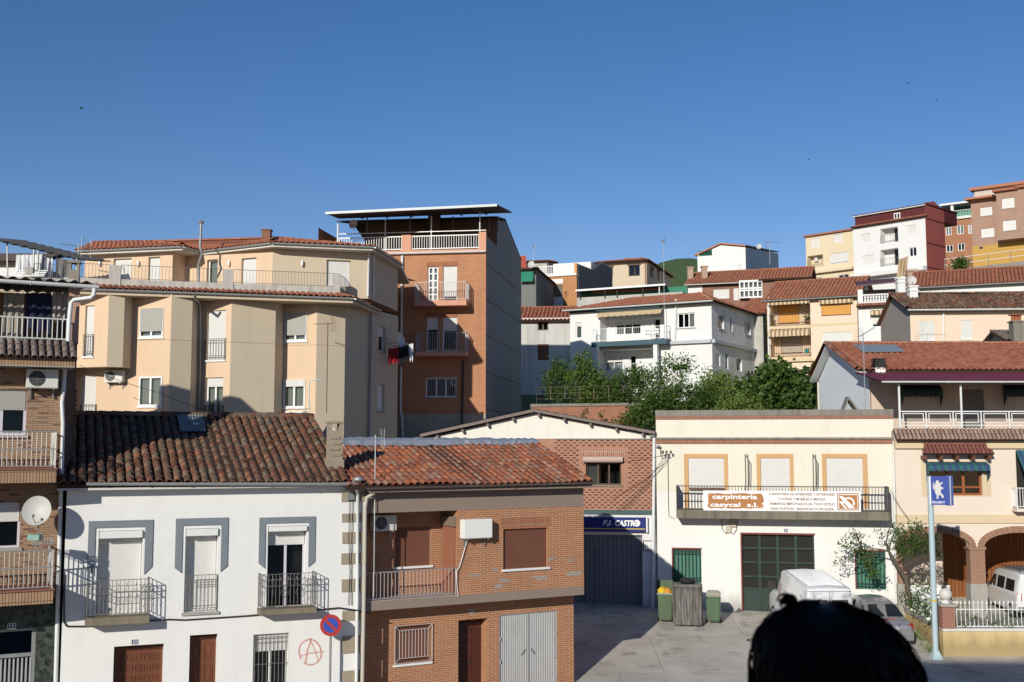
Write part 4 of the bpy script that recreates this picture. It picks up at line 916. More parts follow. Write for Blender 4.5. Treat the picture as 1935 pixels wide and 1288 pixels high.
# clothes rack with dark laundry off the side wall
f = FD[10]; a0, b0 = f.p(742, 655, .25), f.p(770, 650, 1.4)
MB().tube([f.p(742, 655, .0), b0], .02, 4).build('clothes_arm', GREYM, D, uv=False)
cloth('red garment drying on the arm off the peach building', 'laundry', f.p(734, 658, .4), f.p(752, 656, .8), .75, flat('red_cloth', (.25, .01, .015), .9), 'hanging_laundry', 2, .06, 'laundry on the arm')
cloth('black garment with white patches drying on the arm off the peach building', 'laundry', f.p(753, 656, .8), f.p(772, 651, 1.3), .85, flat('black_cloth', (.012, .012, .013), .9), 'hanging_laundry', 3, .07, 'laundry on the arm')
cloth('white garment drying at the end of the arm off the peach building', 'laundry', f.p(772, 650, 1.25), f.p(781, 648, 1.45), .8, flat('white_cloth', (.7, .7, .7), .9), 'hanging_laundry', 2, .05, 'laundry on the arm')
antenna(at(617, 780, 47.0), at(618, 608, 47.0).z - at(617, 780, 47.0).z, R(170), 'tall rusty aerial in front of the duller wall of the peach building', RUSTI, .9, r=.02)
T = thing('street_lamp', 'thin grey lamp arm rising behind the old tiled roof', 'lamp', at(583, 800, 44)); pipe(T, [at(583, 800, 44), at(584, 725, 44), at(587, 718, 44), at(600, 717, 44)], .022, GALV, 'pole', 6); MB().tube([at(597, 717, 44), at(610, 718, 44)], .05, 8, .03).build('head', GALV, T, uv=False)
antenna(at(575, 795, 40.5), at(575, 768, 40.5).z - at(575, 795, 40.5).z, R(185), 'low pale aerial lying along the old tiled ridge', boom=.9, r=.014)
# ------------------------------------------------------------------ left rooftop terrace behind the brick flats
J0 = pl(-80, 530, 44.5); J1 = pl(141, 530, 45.8); planJ = [J0, J1, pl(141, 530, 54), pl(-80, 530, 54)]
J, (FJ,) = house('terrace_building', 'rooftop terrace with a sheet awning and laundry behind the brick flats', planJ, 0, zE + .5, 1, 'building')
wall(J, FJ, 0, FJ.L, 0, 14.0, DULL_BEIGE); rear(J, planJ, 0, 14.0, 1, DULL_BEIGE)
m = MB(); FJ.bx(m, 0, FJ.L, 14.0, 14.16, -.2, .02); m.build('parapet', PAR, J)
for xa, xb, yt in ((47, 62, 504), (-30, -18, 504)):
    m = MB(); FJ.bx(m, FJ.u(xa, 520), FJ.u(xb, 520), 14.1, FJ.z(xa, yt), -.3, .04); m.build('pier', PAR, J)
c = FJ.p(139, 520, .0); m = MB(); zc0 = FJ.z(139, 530); zc1 = FJ.z(139, 497)
m.hexa(FJ.w(FJ.u(129, 515), zc0 - .3, -.4), FJ.d3 * .42, FJ.n3 * .4, V((0, 0, .75))); 
for s_ in (0, .32): m.hexa(FJ.w(FJ.u(129, 515) + s_, zc0 + .45, -.4), FJ.d3 * .1, FJ.n3 * .4, V((0, 0, .3)))
m.hexa(FJ.w(FJ.u(129, 515) - .05, zc0 + .75, -.45), FJ.d3 * .52, FJ.n3 * .5, V((0, 0, .1))); m.build('chimney', concrete('grey_chimney', (.3, .26, .22)), J)
railing(J, [FJ.w(FJ.u(63, 515), 14.16, -.1), FJ.w(FJ.u(128, 515), 14.16, -.1)], .6, .14, RD, .009, .014, True, .05)
aw0, aw1 = at(-20, 449, 45.5), at(152, 490, 47.0); bk = V((.4, 2.6, .35)); m = MB(); n_ = 40
rows = [[a + (b - a) * (i / n_) + V((0, 0, .03 * math.cos(i * 1.6))) for i in range(n_ + 1)] for a, b in ((aw0, aw1), (aw0 + bk, aw1 + bk))]
mb = MB().grid(rows); mb.grid([[p - V((0, 0, .05)) for p in r] for r in rows], flip=True); mb.build('awning_sheet', flat('fibre_cement', (.2, .185, .16), .9, var=.2), J, uv=False)
for x, y0, y1 in ((14, 459, 524), (64, 471, 520), (72, 473, 520), (145, 489, 530)): MB().tube([at(x, y0, 46), at(x, y1, 46)], .035, 6).build('post', GREYM, J, uv=False)
cloth('white bed sheets drying under the sheet awning on the left rooftop', 'laundry', at(30, 481, 46.2), at(80, 480, 46.6), .85, flat('white_sheet', (.75, .75, .75), .9, var=.05), 'hanging_laundry', 6, .14, 'laundry on the left rooftop')
cloth('second white sheet drying beside the first on the left rooftop', 'laundry', at(72, 479, 46.7), at(100, 484, 46.9), .8, flat('white_sheet', (.75, .75, .75), .9, var=.05), 'hanging_laundry', 4, .12, 'laundry on the left rooftop')
cloth('grey cover hanging at the right of the left rooftop awning', 'laundry', at(106, 486, 46.7), at(136, 492, 46.9), .75, flat('grey_cover', (.16, .15, .15), .9), 'hanging_laundry', 2, .06, 'laundry on the left rooftop')
m = MB()
for dx_ in (0, .9): m.tube([at(28, 522, 45.2) + V((dx_, 0, 0)), at(28, 512, 45.2) + V((dx_, .3, .1))], .03, 5)
for k_ in range(4): m.tube([at(24, 521 - k_ * 4, 45.2) + V((0, k_ * .1, 0)), at(24, 521 - k_ * 4, 45.2) + V((1.3, k_ * .1, 0))], .025, 4)
tag(m.build('garden_bench', WHITE, None, uv=False), 'white slatted bench on the left rooftop below the sheets', 'bench')
antenna(at(147, 500, 48.5), .9, R(165), 'dark yagi aerial at the left eave of the peach building', GREYM, 1.3, r=.02, tilt=.18)
b0_ = pl(-90, 505, 52); b1_ = pl(60, 505, 52); LB, (FLb,) = house('white_building', 'white building with a grey tiled roof edge behind the left rooftop', [b0_, b1_, go(b1_, 90, 7), go(b0_, 90, 7)], 5, 15, 1, 'building'); zl = FLb.z(10, 497); wall(LB, FLb, 0, FLb.L, 5, zl, plaster('far_white', (.72, .71, .68))); rear(LB, [b0_, b1_, go(b1_, 90, 7), go(b0_, 90, 7)], 5, zl, 1, plaster('far_white', (.7, .7, .7)))
roof_tiles(LB, [FLb.w(-.2, zl, .3), FLb.w(FLb.L + .2, zl, .3), FLb.w(FLb.L + .2, zl + 1.0, -3.5), FLb.w(-.2, zl + 1.0, -3.5)], .25, .4, TILE_GREY)
# ------------------------------------------------------------------ E: four storey brick building with roof canopy
E1 = pl(918, 640, 60.0); E0 = go(E1, 172 - 0, 9.5); E2 = pl(985, 640, 72.5); E3 = go(E2, 172, 9.5)
planE = [E0, E1, E2, E3]; FEx = Face(E0, E1); zTe = FEx.z(880, 476)
E, (FE, FE2) = house('brick_building', 'tall red brick building with concrete side wall and canopied roof terrace', planE, 2, zTe, 2, 'building')
BRE = brick('red_brick', (.6, .275, .135), (.51, .22, .105), (.47, .31, .2), .25, .07, .008, var=.2); SALM = plaster('salmon_paint', (.62, .33, .22)); zpl = FE.z(880, 782)
win(E, FE, (808, 503, 828, 569), .16, WHITE, .09, 2, 0, SHUT, curtain=(CURT,), horiz=[.2, .4, .6, .8]); win(E, FE, (837, 502, 864, 569), .16, WHITE, .05, 1, .86, SHUT, curtain=(CURTG,))
win(E, FE, (806, 599, 828, 664), .16, WHITE, .07, 1, .36, SHUT, curtain=(CURTG,)); win(E, FE, (836, 599, 864, 664), .16, WHITE, .07, 1, .4, SHUT, curtain=(CURTG,)); win(E, FE, (804, 713, 863, 750), .12, WHITE, .07, 3, .08, SHUT, sill=CONCL)
wall(E, FE, 0, FE.L, zpl, zTe, BRE); FE.holes.clear(); wall(E, FE, 0, FE.L, 2, zpl, concrete('plinth_concrete', (.4, .37, .3), stain=.4), 'plinth')
for r in ((806, 494, 866, 502), (804, 590, 866, 598)):
    u0, u1, z0_, z1_ = FE.rect(*r); m = MB(); FE.bx(m, u0, u1, z0_, z1_, 0, .008); m.build('lintel', brick('soldier_red', (.46, .18, .09), (.38, .14, .07), (.34, .2, .13), .07, .3, .008, off=0), E)
for r in ((783, 567, 881, 577), (785, 663, 880, 672)): bal(E, FE, r, .95, SALM, flat('mauve_rail2', (.4, .37, .36), .5, .2), 1.0, .125, True, .014)
u0, u1, z0_, z1_ = FE.rect(804, 713, 863, 750); Gm = MB()
for z in (z0_ + .03, z1_ - .03): Gm.tube([FE.w(u0, z, .02), FE.w(u1, z, .02)], .014, 4)
for i in range(1, 16): uu = u0 + (u1 - u0) * i / 16; Gm.tube([FE.w(uu, z0_, .02), FE.w(uu, z1_, .02)], .01, 4)
Gm.build('grille', WHITE, E, uv=False)
gutter(E, FE.w(-.1, zTe + .02, .05), FE.w(FE.L, zTe + .02, .05), .09, PVC)
pipe(E, [FE.p(760, 483, .12), FE.p(759, 560, .12), FE.p(757, 780, .12), FE.p(759, 785, .12), FE.p(761, 830, .12)], .07, PVC); pipe(E, [FE.p(875, 680, .08), FE.p(873, 800, .08)], .06, DIRON)
zpt = FE.z(912, 438); zpb = zTe + .12
m = MB(); FE.bx(m, 0, FE.L, zTe, zpb + .05, -.2, .02); m.build('terrace_kerb', SALM, E)
RW = flat('pale_rail', (.6, .59, .57), .45, .2)
for xa, xb, yt in ((759, 777, 444), (905, 918.5, 438)):
    m = MB(); FE.bx(m, FE.u(xa, 460), FE.u(xb, 460), zTe + .02, FE.z(xa, yt), -.32, .025); m.build('pier', SALM, E)
zr0 = zpb + .06; hr = FE.z(840, 444) - zr0
for xa, xb in ((640, 758), (778, 904)): railing(E, [FE.w(FE.u(xa, 460), zr0, -.1), FE.w(FE.u(xb, 460), zr0, -.1)], hr, .14, RW, .022, .03, True, .08)
zh = FE.z(840, 436); MB().tube([FE.w(FE.u(640, 440), zh, -.1), FE.w(FE.u(918, 435), zh, -.1)], .03, 5).build('handrail', RW, E, uv=False)
FA_ = Face(V((E0.x, E0.y + 4.2)), V((E1.x + .55, E1.y + 3.4))); zAt = 20.35; BRN = plaster('brown_attic', (.13, .085, .06), stain=.3)
win(E, FA_, (865, 442, 882, 468), .1, WHITE, .07, 2, 0); win(E, FA_, (888, 442, 904, 468), .1, WHITE, .07, 2, 0)
wall(E, FA_, FA_.u(690, 440), FA_.L, zTe, zAt, BRN, 'attic_wall')
PANEL = concrete('concrete_panel', (.3, .3, .295), .12, .3)
sp = lambda t, z: V((E1.x + (E2.x - E1.x) * t, E1.y + (E2.y - E1.y) * t, z))
ta = 3.4 / 12.5; tp_ = 6.3 / 12.5
prof = [(0, zTe), (ta, zTe), (ta, zAt - .1), (tp_, 20.75), (1, 19.4)]
MB().poly(sp(0, 2), sp(1, 2), *[sp(t, z) for t, z in reversed(prof)]).build('side_wall', PANEL, E)
m = MB()
for k_ in range(7):
    z = 17.2 - k_ * 2.0; m.hexa(sp(0.002, z), sp(1, z) - sp(0, z), FE2.n3 * .02, V((0, 0, .03)))
m.build('panel_joint', flat('joint_dark', (.09, .09, .09), .9), E)
m = MB(); m.hexa(sp(0, zTe) - FE2.n3 * .2, sp(ta, 0) - sp(0, 0), FE2.n3 * .21, V((0, 0, zpt - zTe - .2))); m.build('side_parapet', PANEL, E)
rear(E, planE, 2, 19.4, 2, BRE, cap=False); MB().poly(*[(p.x, p.y, zTe - .01) for p in planE]).build('terrace_floor', CONC, E)
bk_ = E3 - E2; MB().prism([sp(ta - .02, zAt), sp(tp_, 20.85), sp(tp_, 20.85) + V((bk_.x, bk_.y, 0)), sp(ta - .02, zAt) + V((bk_.x, bk_.y, 0))], (0, 0, .08)).build('attic_roof', flat('dark_sheet', (.07, .06, .06), .8), E); MB().prism([sp(tp_, 20.85), sp(1.01, 19.42), sp(1.01, 19.42) + V((bk_.x, bk_.y, 0)), sp(tp_, 20.85) + V((bk_.x, bk_.y, 0))], (0, 0, .08)).build('attic_roof', flat('dark_sheet', (.07, .06, .06), .8), E)
ca, cb, cc, cd = at(615, 403, 58.6), at(939, 388, 59.0), at(967, 402, 64.2), at(640, 413, 64.2)
m = MB().prism([ca, cb, cc, cd], (0, 0, .07)); m.build('canopy_sheet', flat('canopy_brown', (.1, .065, .055), .7), E)
m = MB(); d_ = cb - ca; m.hexa(ca - V((0, .06, .05)), d_, V((0, .06, 0)), V((0, 0, .13))); m.build('canopy_gutter', PVC, E)
m = MB()
for k_ in range(1, 7): t = k_ / 7; m.tube([ca + (cb - ca) * t - V((0, 0, .05)), cd + (cc - cd) * t - V((0, 0, .05))], .04, 4)
m.build('canopy_joists', DIRON, E, uv=False)
for x, yb in ((637, 452), (727, 470), (814, 470), (906, 440)):
    t = (x - 615) / 324; top = ca + (cb - ca) * t + V((0, .15, -.05)); pB = FE.w(FE.u(x, 450), zr0, -.12); MB().tube([V((pB.x, pB.y, zr0)), V((pB.x, pB.y, top.z))], .05 if x == 637 else .035, 6).build('canopy_post', PVC, E, uv=False)
for x in (694, 775, 856, 925, 941): pB = at(x, 415, 63.5); MB().tube([V((pB.x, pB.y, zAt - .8)), V((pB.x, pB.y, 20.5))], .035, 6).build('canopy_post', GREYM, E, uv=False)
m = MB(); c = at(821, 410, 63.8); m.box(c.x - .35, c.x + .35, c.y - .3, c.y + .3, 19.6, 20.9); m.build('chimney', BRN, E)
dish(at(668, 424, 60), .25, (-.3, -.9, .25), 'small white dish under the steel canopy of the tall brick building', at(668, 436, 60))
# ------------------------------------------------------------------ F: gabled workshop with blue sign
F1 = pl(1239, 950, 47.35); F0 = end_at(F1, -8, 803, 850); FFx = Face(F0, F1); DF = 11.0
planF = [F0, F1, go(F1, 82, DF), go(F0, 82, DF)]; gF = .1
W_, (FF,) = house('workshop', 'gabled workshop of patterned brick with a blue sign over its garage door', planF, gF, 8, 1, 'building')
BRF = brick('patterned_brick', (.52, .22, .12), (.44, .17, .09), (.5, .38, .3), .27, .068, .01, var=.2, stain=.1, depth=.012)
zs_ = FF.z(1140, 828.5); zwb = FF.z(1140, 963); zt2 = FF.z(1140, 972); zd = FF.z(1140, 1010)
uap = FF.u(1010, 780); zap_ = FF.z(1010, 781); zrr = FF.z(1236, 823); zll = FF.z(806, 828)
win(W_, FF, (1107, 874, 1174, 916), .18, flat('dark_wood', (.09, .045, .025), .6), .06, 3, 0, curtain=(CURTG, (0, .4)), sill=CONC)
wall(W_, FF, 0, FF.L, zwb, zs_, BRF); hw_ = FF.holes[0]; FF.holes.clear()
DKB = flat('shade_mark_brick', (.1, .05, .04), .8, var=.3); hb = MB().box(-.065, .065, -.02, .02, 0, .05).mesh('brick', V(), DKB); rest_ = MB(); nbk = 0; uS = FF.u(1050, 880)   # small dark bricks stand in for the shadows of a projecting pattern
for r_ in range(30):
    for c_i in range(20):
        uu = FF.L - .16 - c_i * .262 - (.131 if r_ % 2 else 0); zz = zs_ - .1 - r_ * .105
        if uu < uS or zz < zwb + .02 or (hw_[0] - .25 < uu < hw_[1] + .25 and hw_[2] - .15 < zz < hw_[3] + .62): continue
        if nbk < 300: piece('brick', hb, W_, FF.M(uu, zz, 0)); nbk += 1  # dark half-brick standing in for a shadow mark
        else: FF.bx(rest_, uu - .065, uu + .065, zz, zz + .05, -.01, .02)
if rest_.f: kind(rest_.build('shade_mark_bricks', DKB, W_), 'stuff')
MB().poly(FF.w(0, zs_), FF.w(FF.L, zs_), FF.w(FF.L, zrr), FF.w(uap, zap_), FF.w(0, zll)).build('gable', plaster('gable_white', (.74, .71, .63), .04, .08), W_)
m = MB(); FF.bx(m, FF.u(1052, 880), FF.L, zwb, zs_ - .002, -.0, .0) if 0 else None
m = MB(); FF.bx(m, FF.u(1050, 830), FF.L, zs_ - .03, zs_ + .02, 0, .05); m.build('string_course', CONCL, W_)
m = MB(); FF.bx(m, 0, FF.L, zt2, zwb, 0, .03); m.build('teal_band', flat('teal_band', (.05, .09, .09), .6), W_)
ud0, ud1 = FF.u(1085, 1070), FF.u(1214, 1070); FF.holes.append((ud0 - 4.5, ud1, gF, zd, .25)); wall(W_, FF, 0, FF.L, gF, zt2, plaster('lower_white', (.7, .69, .68), .05, .2, low=.35), 'lower_wall')
rows = []; n_ = 150
for z in (gF, zd): rows.append([FF.w(ud0 - 4.5 + (ud1 - ud0 + 4.5) * i / n_, z, -.2 + (.012 if (i % 4) in (1, 2) else 0)) for i in range(n_ + 1)])
GD = MB().grid(rows).build('garage_door', flat('slate_door', (.16, .165, .18), .55, .2, dirt=.2), W_, uv=False)
m = MB(); u0, u1, z0_, z1_ = FF.rect(1102, 1040, 1126, 1118); 
for a, b, c, d in ((u0, u1, z1_ - .04, z1_), (u0, u0 + .04, gF, z1_ - .04), (u1 - .04, u1, gF, z1_ - .04)): FF.bx(m, a, b, c, d, -.19, -.165)
m.build('wicket_frame', flat('slate_door2', (.12, .12, .13), .5, .2), GD)
rear(W_, planF, gF, zll, 1, plaster('side_white', (.66, .64, .6)), cap=False)
bkF = V((math.cos(R(82)) * DF, math.sin(R(82)) * DF, 0)); fo = FF.n3 * .35; SH = flat('roof_sheet_grey', (.2, .16, .14), .85, var=.25); th = V((0, 0, .13))
for a, b, nm in ((FF.w(-.15, zll + .06), FF.w(uap, zap_ + .06), 0), (FF.w(uap, zap_ + .06), FF.w(FF.L + .02, zrr + .06), 1)):
    MB().prism([a + fo, b + fo, b + bkF, a + bkF], th).build('roof', SH, W_)
    n_ = 46; rows = [[a + (b - a) * (i / n_) + q + th + V((0, 0, .03 * abs(math.sin(i * .9)))) for i in range(n_ + 1)] for q in (fo * 1.08, bkF)]
    MB().grid(rows).build('roof_ribs', flat('red_ridge', (.24, .1, .085), .85, var=.3), W_, uv=False)
m = MB()
for k_ in range(9):
    t = (k_ + .5) / 9; uu = FF.L * t; zz = zll + (zap_ - zll) * uu / uap if uu < uap else zap_ + (zrr - zap_) * (uu - uap) / (FF.L - uap); m.hexa(FF.w(uu, zz - .1, .0), FF.d3 * .1, FF.n3 * .3, V((0, 0, .12)))
m.build('rafter_end', SH, W_)
pipe(W_, [FF.p(1236, 825, .1), FF.p(1235, 980, .1), FF.p(1233, 1150, .1)], .07, PVC); gutter(W_, FF.w(FF.L - .25, zrr + .02, .2), FF.w(FF.L + .02, zrr + .02, .2), .06, GUT)
u0, u1, z0_, z1_ = FF.rect(1102, 861, 1177, 875, .08); rows = []
for uu in (u0, u1): rows.append([FF.w(uu, (z0_ + z1_) / 2 + .13 * math.sin(t), .12 + .1 * math.cos(t)) for t in [6.283 * j / 12 for j in range(13)]])
BL = MB().grid(rows).build('rolled_blind', flat('rolled_reed', (.5, .36, .3), .8, var=.15), W_, smooth=True, uv=False)
u0, u1, z0_, z1_ = FF.rect(1098, 851, 1182, 861); m = MB(); FF.bx(m, u0, u1, z0_, z1_, 0, .012); m.build('lintel', brick('soldier_pattern', (.5, .22, .12), (.2, .09, .06), (.5, .36, .28), .085, .35, .02, off=0), W_)
# blue sign
u0, u1, z0_, z1_ = FF.rect(1040, 977, 1221, 1004, .2); T = thing('shop_sign', 'blue sign board with white lettering over the workshop garage door', 'sign', FF.w(u0, z0_, 0))
m = MB(); FF.bx(m, u0, u1, z0_, z1_, .02, .2); m.build('board', flat('sign_navy', (.012, .02, .16), .35), T); m = MB(); FF.bx(m, u1, u1 + .06, z0_ - .02, z1_ + .02, .0, .21); m.build('end_cap', WHITE, T)
m = MB(); uu = FF.rect(1040, 997.5, 1219, 999.3, .2); FF.bx(m, uu[0], uu[1], uu[2], uu[3], .2, .204); m.build('yellow_line', flat('sign_yellow', (.6, .42, .04), .5), T)
text('F.J.', FF, (1139, 982.5, 1156, 994), .2, WHITE, 'lettering', T, .025, .25); text('CASTR', FF, (1162, 982.5, 1199, 994), .2, WHITE, 'lettering', T, .04, .2)
cc_ = FF.p(1203.5, 988.3, .204); m = MB(); m.poly(*[cc_ + FF.d3 * (.14 * math.cos(t)) + V((0, 0, .14 * math.sin(t))) for t in [-6.283 * j / 20 for j in range(20)]]); m.build('emblem', WHITE, T, uv=False); m = MB(); 
for q in ((-.04, .05), (.03, .02), (-.01, -.05)): m.poly(*[cc_ + FF.n3 * .003 + FF.d3 * (q[0] - .05 + .03 * math.cos(t)) + V((0, 0, q[1] + .025 * math.sin(t))) for t in [-6.283 * j / 8 for j in range(8)]])
m.build('emblem_mark', flat('sign_navy', (.012, .02, .16), .35), T, uv=False)
u0, u1, z0_, z1_ = FF.rect(1215, 1021, 1235, 1041, .03); T = thing('notice_board', 'small framed white notice on the pier beside the workshop door', 'sign', FF.w(u0, z0_, 0)); m = MB(); FF.bx(m, u0, u1, z0_, z1_, .0, .03); m.build('frame', DIRON, T); m = MB(); FF.bx(m, u0 + .04, u1 - .04, z0_ + .04, z1_ - .04, .03, .034); P_ = m.build('sheet', WHITE, T)
m = MB(); 
for i in range(1, 5): x_ = u0 + .04 + (u1 - u0 - .08) * i / 5; FF.bx(m, x_ - .006, x_ + .006, z0_ + .05, z1_ - .05, .034, .036)
FF.bx(m, u0 + .05, u1 - .05, (z0_ + z1_) / 2 - .008, (z0_ + z1_) / 2 + .008, .0362, .037); m.build('ruled_lines', GREYM, T)
# ------------------------------------------------------------------ G: carpentry workshop
G0 = pl(1241, 950, 47.25); G1 = end_at(G0, -10, 1693, 950); DG = 8.5
planG = [G0, G1, go(G1, 80, DG), go(G0, 80, DG)]; gG = .1
G, (FG,) = house('carpentry_shop', 'cream flat roofed carpentry shop with a long balcony, banner and green doors', planG, gG, 8, 1, 'building')
CREAM = plaster('cream_render', (.74, .69, .57), .05, .12, (.3, .25, .18)); GWH = plaster('shop_white', (.76, .74, .7), .05, .12, (.35, .31, .26), low=.55)
zc = FG.z(1460, 930); ztop = FG.z(1460, 785)
TRO = plaster('ochre_trim', (.6, .36, .17), .05, .1)
for (a, b, c, d) in ((1293, 1376, 1301, 1368.5), (1430, 1500, 1438, 1493), (1554, 1640, 1562, 1631)):
    win(G, FG, (c, 865, d, 960), .1, WHITE, .03, 1, 1, flat('pvc_slat', (.72, .7, .66), .5, var=.04), pitch=.075)
    u0, u1, _, z1_ = FG.rect(a, 857, b, 960); i0, i1, z0_, zi = FG.rect(c, 865, d, 960); m = MB()
    FG.bx(m, u0, i0, z0_, z1_, 0, .025); FG.bx(m, i1, u1, z0_, z1_, 0, .025); FG.bx(m, i0, i1, zi, z1_, 0, .025); m.build('window_trim', TRO, G)
wall(G, FG, 0, FG.L, zc, ztop, CREAM); FG.holes.clear()
u0, u1, z0_, z1_ = FG.rect(1402, 1009, 1540, 1150); hG = (u0, u1, gG, z1_, .22); FG.holes.append(hG)
for r in ((1271, 1036, 1325.5, 1101), (1617, 1040, 1674, 1113.5)):
    u0, u1, z0_, z1_ = FG.rect(*r); FG.holes.append((u0, u1, z0_, z1_, .18)); m = MB(); FG.bx(m, u0, u1, z0_, z1_, -.2, -.16)
    GS = m.build('green_shutter', flat('green_paint', (.06, .2, .14), .5, var=.15, dirt=.35), G)
    m = MB()
    for i in range(6): a = u0 + (u1 - u0) * i / 6; FG.bx(m, a + .02, u0 + (u1 - u0) * (i + 1) / 6 - .01, z0_ + .06, z1_ - .06, -.16, -.145)
    m.build('boards', flat('green_paint', (.06, .2, .14)), GS); Gm = MB(); GRN = flat('dark_green_iron', (.02, .055, .045), .5, .1)
    for t in (.08, .15, .85, .92): Gm.tube([FG.w(u0 - .03, z0_ + (z1_ - z0_) * t, -.02), FG.w(u1 + .03, z0_ + (z1_ - z0_) * t, -.02)], .018, 4)
    Gr = Gm.build('grille', GRN, G, uv=False); me_ = MB().tube([(0, 0, 0), (0, 0, z1_ - z0_)], .016, 4).mesh('bar', V(), GRN, uv=False)
    for i in range(8): piece('bar', me_, Gr, Matrix.Translation(FG.w(u0 + (u1 - u0) * (i + .5) / 8, z0_, -.02)))
    m = MB(); FG.bx(m, u0 - .03, u1 + .03, z1_ - .03, z1_ + .03, -.1, .008); FG.bx(m, u0 - .03, u0 + .02, z0_, z1_ - .03, -.1, .006); m.build('red_frame', flat('red_lead', (.2, .05, .035), .7), G)
wall(G, FG, 0, FG.L, gG, zc, GWH, 'lower_wall'); rear(G, planG, gG, ztop, 1, CREAM)
# big green doors
m = MB(); FG.bx(m, hG[0] - .04, hG[1] + .04, hG[3] - .02, hG[3] + .05, -.1, .02); FG.bx(m, hG[0] - .04, hG[0] + .02, gG, hG[3] - .02, -.1, .015); m.build('red_frame', flat('red_lead', (.2, .05, .035), .7), G)
GRD = flat('door_green', (.014, .036, .03), .45, var=.2, dirt=.2); zz = [hG[3] - .02, FG.z(1470, 1036), FG.z(1470, 1063), FG.z(1470, 1090), FG.z(1470, 1113), gG]
w_ = hG[1] - hG[0]; fr = [0, .24, .47, .53, .76, 1]
for k_ in range(4):
    a = hG[0] + w_ * (0, .25, .5, .75)[k_]; b = hG[0] + w_ * (.25, .5, .75, 1)[k_]; m = MB()
    FG.bx(m, a, a + .06, gG, hG[3], -.2, -.12); FG.bx(m, b - .06, b, gG, hG[3], -.2, -.12)
    for z in zz[:-1]: FG.bx(m, a + .06, b - .06, z - .05, z + .03 if z != zz[0] else z, -.2, -.125)
    FG.bx(m, a + .06, b - .06, gG, zz[4], -.2, -.16); Dg = m.build('door_leaf', GRD, G)
    for p, q in zip(zz[:4], zz[1:5]):
        MB().poly(FG.w(a + .06, q, -.16), FG.w(b - .06, q, -.16), FG.w(b - .06, p - .05, -.16), FG.w(a + .06, p - .05, -.16)).build('pane', glassmat('dusty_glass', (.32, .33, .31), .25), Dg)
MB().poly(*[FG.w(u_, z_, -.24) for u_, z_ in ((hG[0], gG), (hG[1], gG), (hG[1], hG[3]), (hG[0], hG[3]))]).build('workshop_dark', flat('dusty_dark', (.2, .18, .15), .9), G)
# cornices
m = MB(); FG.bx(m, -.02, FG.L, ztop + .003, FG.z(1460, 774), -.35, .05); m.build('coping', CONC, G)
BRT = brick('cornice_brick', (.42, .14, .08), (.3, .1, .06), (.4, .32, .25), .12, .08, .01, off=0)
m = MB(); FG.bx(m, -.01, FG.L, FG.z(1460, 791.5), ztop, -.0, .04); m.build('brick_course', BRT, G)
m = MB(); FG.bx(m, -.01, FG.L, FG.z(1460, 838), FG.z(1460, 830), -.0, .05); m.build('brick_course', BRT, G); m = MB(); FG.bx(m, -.015, FG.L, FG.z(1460, 830) + .003, FG.z(1460, 826), -.0, .1); m.build('ledge', CONC, G)
# balcony
pj = .9; u0, u1, zb_, zt_ = FG.rect(1278, 965, 1682, 981, pj); slab(G, FG, u0, u1, zb_, zt_, 0, pj, concrete('mossy_balcony', (.22, .19, .145), .3, .7))
h_ = FG.z(1480, 919, pj) - zt_; RLG = flat('brown_black_iron', (.06, .05, .045), .6, .1, var=.3)
railing(G, [FG.w(u0 + .03, zt_, 0), FG.w(u0 + .03, zt_, pj - .03), FG.w(u1 - .03, zt_, pj - .03), FG.w(u1 - .03, zt_, 0)], h_, .125, RLG, .013, .025, True, .05, [h_ * .66])
for uu in (u0 + .04, u1 - .08): m = MB(); FG.bx(m, uu, uu + .035, zt_ + .02, zt_ + h_ - .03, .06, pj - .08); m.build('side_panel', flat('slate_panel', (.09, .1, .105), .6), G)
m = MB(); u_a, u_b, z_a, z_b = FG.rect(1302, 921, 1369, 925, .15); FG.bx(m, u_a, u_b, z_a, z_b, .1, .14); m.build('roller_pole', RUSTI, G)
for x in (1408, 1413, 1536, 1541): pipe(G, [FG.p(x, 858, .04), FG.p(x + 1, 900, .04), FG.p(x + 1, 930, .04)], .02, IRON, 'rod', 5)
for x in (1408, 1536): pipe(G, [FG.p(x, 858, .04), FG.p(x + 5, 866, .3), FG.p(x + 8, 872, .35), FG.p(x + 8, 918, .3)], .02, IRON, 'lamp_bracket', 5)
pipe(G, [FG.p(1689, 832, .1), FG.p(1690, 950, .1), FG.p(1694, 1140, .1)], .06, PVC)
for x, y0, y1 in ((1374, 995, 1008), (1383, 985, 997)): 
    u_a, u_b, z_a, z_b = FG.rect(x - 3, y0 - 4, x + 8, y1 - 2, .02); m = MB(); FG.bx(m, u_a, u_b, z_a, z_b, 0, .1); m.build('meter_box', flat('beige_box', (.5, .45, .36), .6), G)
pipe(G, [FG.p(1364, 981, .05), FG.p(1365, 1000, .03), FG.p(1372, 1008, .03), FG.p(1380, 1004, .05)], .016, IRON, 'wall_cable', 5); pipe(G, [FG.p(1394, 981, .05), FG.p(1392, 1000, .03), FG.p(1386, 1010, .03), FG.p(1381, 1004, .05)], .016, IRON, 'wall_cable', 5)
plate(G, FG, (1481, 998.5, 1489, 1005.5), '29')
pipe(G, [FG.p(1262, 862, .06), FG.p(1263, 950, .04), FG.p(1264, 975, .04), FG.p(1275, 980, .04)], .014, IRON, 'wall_cable', 4)
